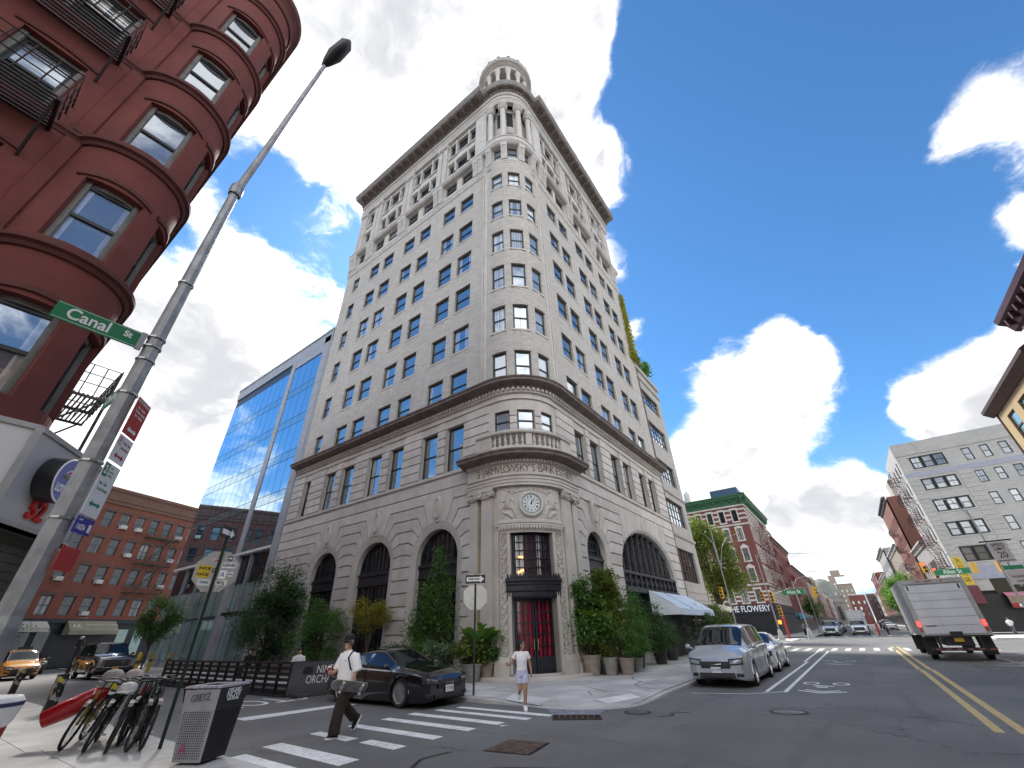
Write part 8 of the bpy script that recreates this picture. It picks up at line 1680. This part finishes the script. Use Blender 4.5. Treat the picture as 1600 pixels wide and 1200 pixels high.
# seated guests behind the fence, far pedestrians
def simple(label,loc,rz,top,low,hair=HAIR,skin=SKIN,h=1.7,sit=False,group=None):
    t=thing('person',label,'person',loc,rz,group); k=h/1.75; z0=-.42*k if sit else 0.
    hp,q=head((.02,0,1.60*k+z0),(1,0),[],.95*k)
    legs=[('t',[(0,s*.09,.9*k+z0),(.42*k,s*.1,.88*k+z0),(.42*k,s*.1,.45*k+z0)],[.09,.07,.05]) for s in(1,-1)] if sit else [('t',[(0,s*.09,.9*k),(.06*s,s*.09,.5*k),(-.05*s,s*.09,.06)],[.09,.068,.05]) for s in(1,-1)]
    blob('body',hp+legs+[('t',[(0,0,1.4*k+z0),(.01,0,1.55*k+z0)],.055),('e',[(0,0,.88*k+z0,.11,.16),(0,0,1.2*k+z0,.11,.16),(0,0,1.42*k+z0,.08,.17)]),('t',[(0,.2,1.38*k+z0),(.02,.25,1.1*k+z0),(.2,.2,1.02*k+z0)],[.05,.042,.03]),('t',[(0,-.2,1.38*k+z0),(.02,-.25,1.1*k+z0),(.12,-.22,.9*k+z0)],[.05,.042,.03])],skin,t,.022,2)
    blob('top',[('e',[(0,0,.86*k+z0,.14,.185),(0,0,1.2*k+z0,.14,.185),(0,0,1.38*k+z0,.12,.20),(0,0,1.46*k+z0,.06,.08)]),('t',[(0,.19,1.39*k+z0),(.02,.26,1.12*k+z0)],.066),('t',[(0,-.19,1.39*k+z0),(.02,-.26,1.12*k+z0)],.066)],top,t,.024,2)
    blob('trousers',[('t',[p if not isinstance(p,Vector) else p for p in L_[1]],[r_+.022 for r_ in L_[2]]) for L_ in legs]+[('e',[(0,0,.82*k+z0,.13,.18),(0,0,.95*k+z0,.13,.17)])],low,t,.024,2)
    blob('hair',[('b',q(-.025,0,.05),.105,(1,1,1))],hair,t,.02,2)
    return t
def stool(loc,lb): t=thing('terrace_stool',lb,'stool',loc,0,'terrace stools'); b=MB(); b.box(-.2,.2,-.2,.2,.42,.46); b.build('seat',BLK,t); [MB().cyl((x,y,0),(x*.9,y*.9,.42),.015,n=6).build('leg',BLK,t) for x in(-.17,.17) for y in(-.17,.17)]; return t
stool((12.4,21.5,.14),'dark stool under the guest in the white shirt'); stool((12.9,27.3,.14),'dark stool under the guest in dark clothes')
simple('guest in a white shirt seated behind the terrace fence','' or (12.4,21.5,.14),rad(240),TEE,BLK,sit=True); simple('guest in dark clothes seated at the far end of the terrace',(12.9,27.3,.14),rad(200),BLK,BLK,sit=True)
RT=mat('red_cloth',(.45,.02,.03),.8); GT_=mat('grey_cloth',(.12,.12,.14),.8); g='pedestrians on the far crossing'
simple('pedestrian in bright red crossing beyond the avenue',(83.2,-1.6,0),rad(-80),RT,RT,group=g); simple('pedestrian in dark clothes beside the one in red',(83.8,-2.6,0),rad(-100),GT_,BLK,group=g); simple('lone pedestrian in grey on the right of the far crossing',(86.5,-5.4,0),rad(90),GT_,BLK,group=g)
g='people waiting on the left pavement beyond the avenue'
for k,(x,y) in enumerate(((83,6.6),(84.2,7.2),(85.6,6.9))): simple(('person in navy nearest the corner of the far pavement','person in dark clothes second on the far pavement','person in black third on the far pavement')[k],(x,y,.13),rad(170+40*k),(NAVP,GT_,BLK)[k],BLK,group=g)
simple('cyclist-like figure in white by the dark shopfront on the far right',(74.5,-13.2,.0),rad(150),TEE,GT_)
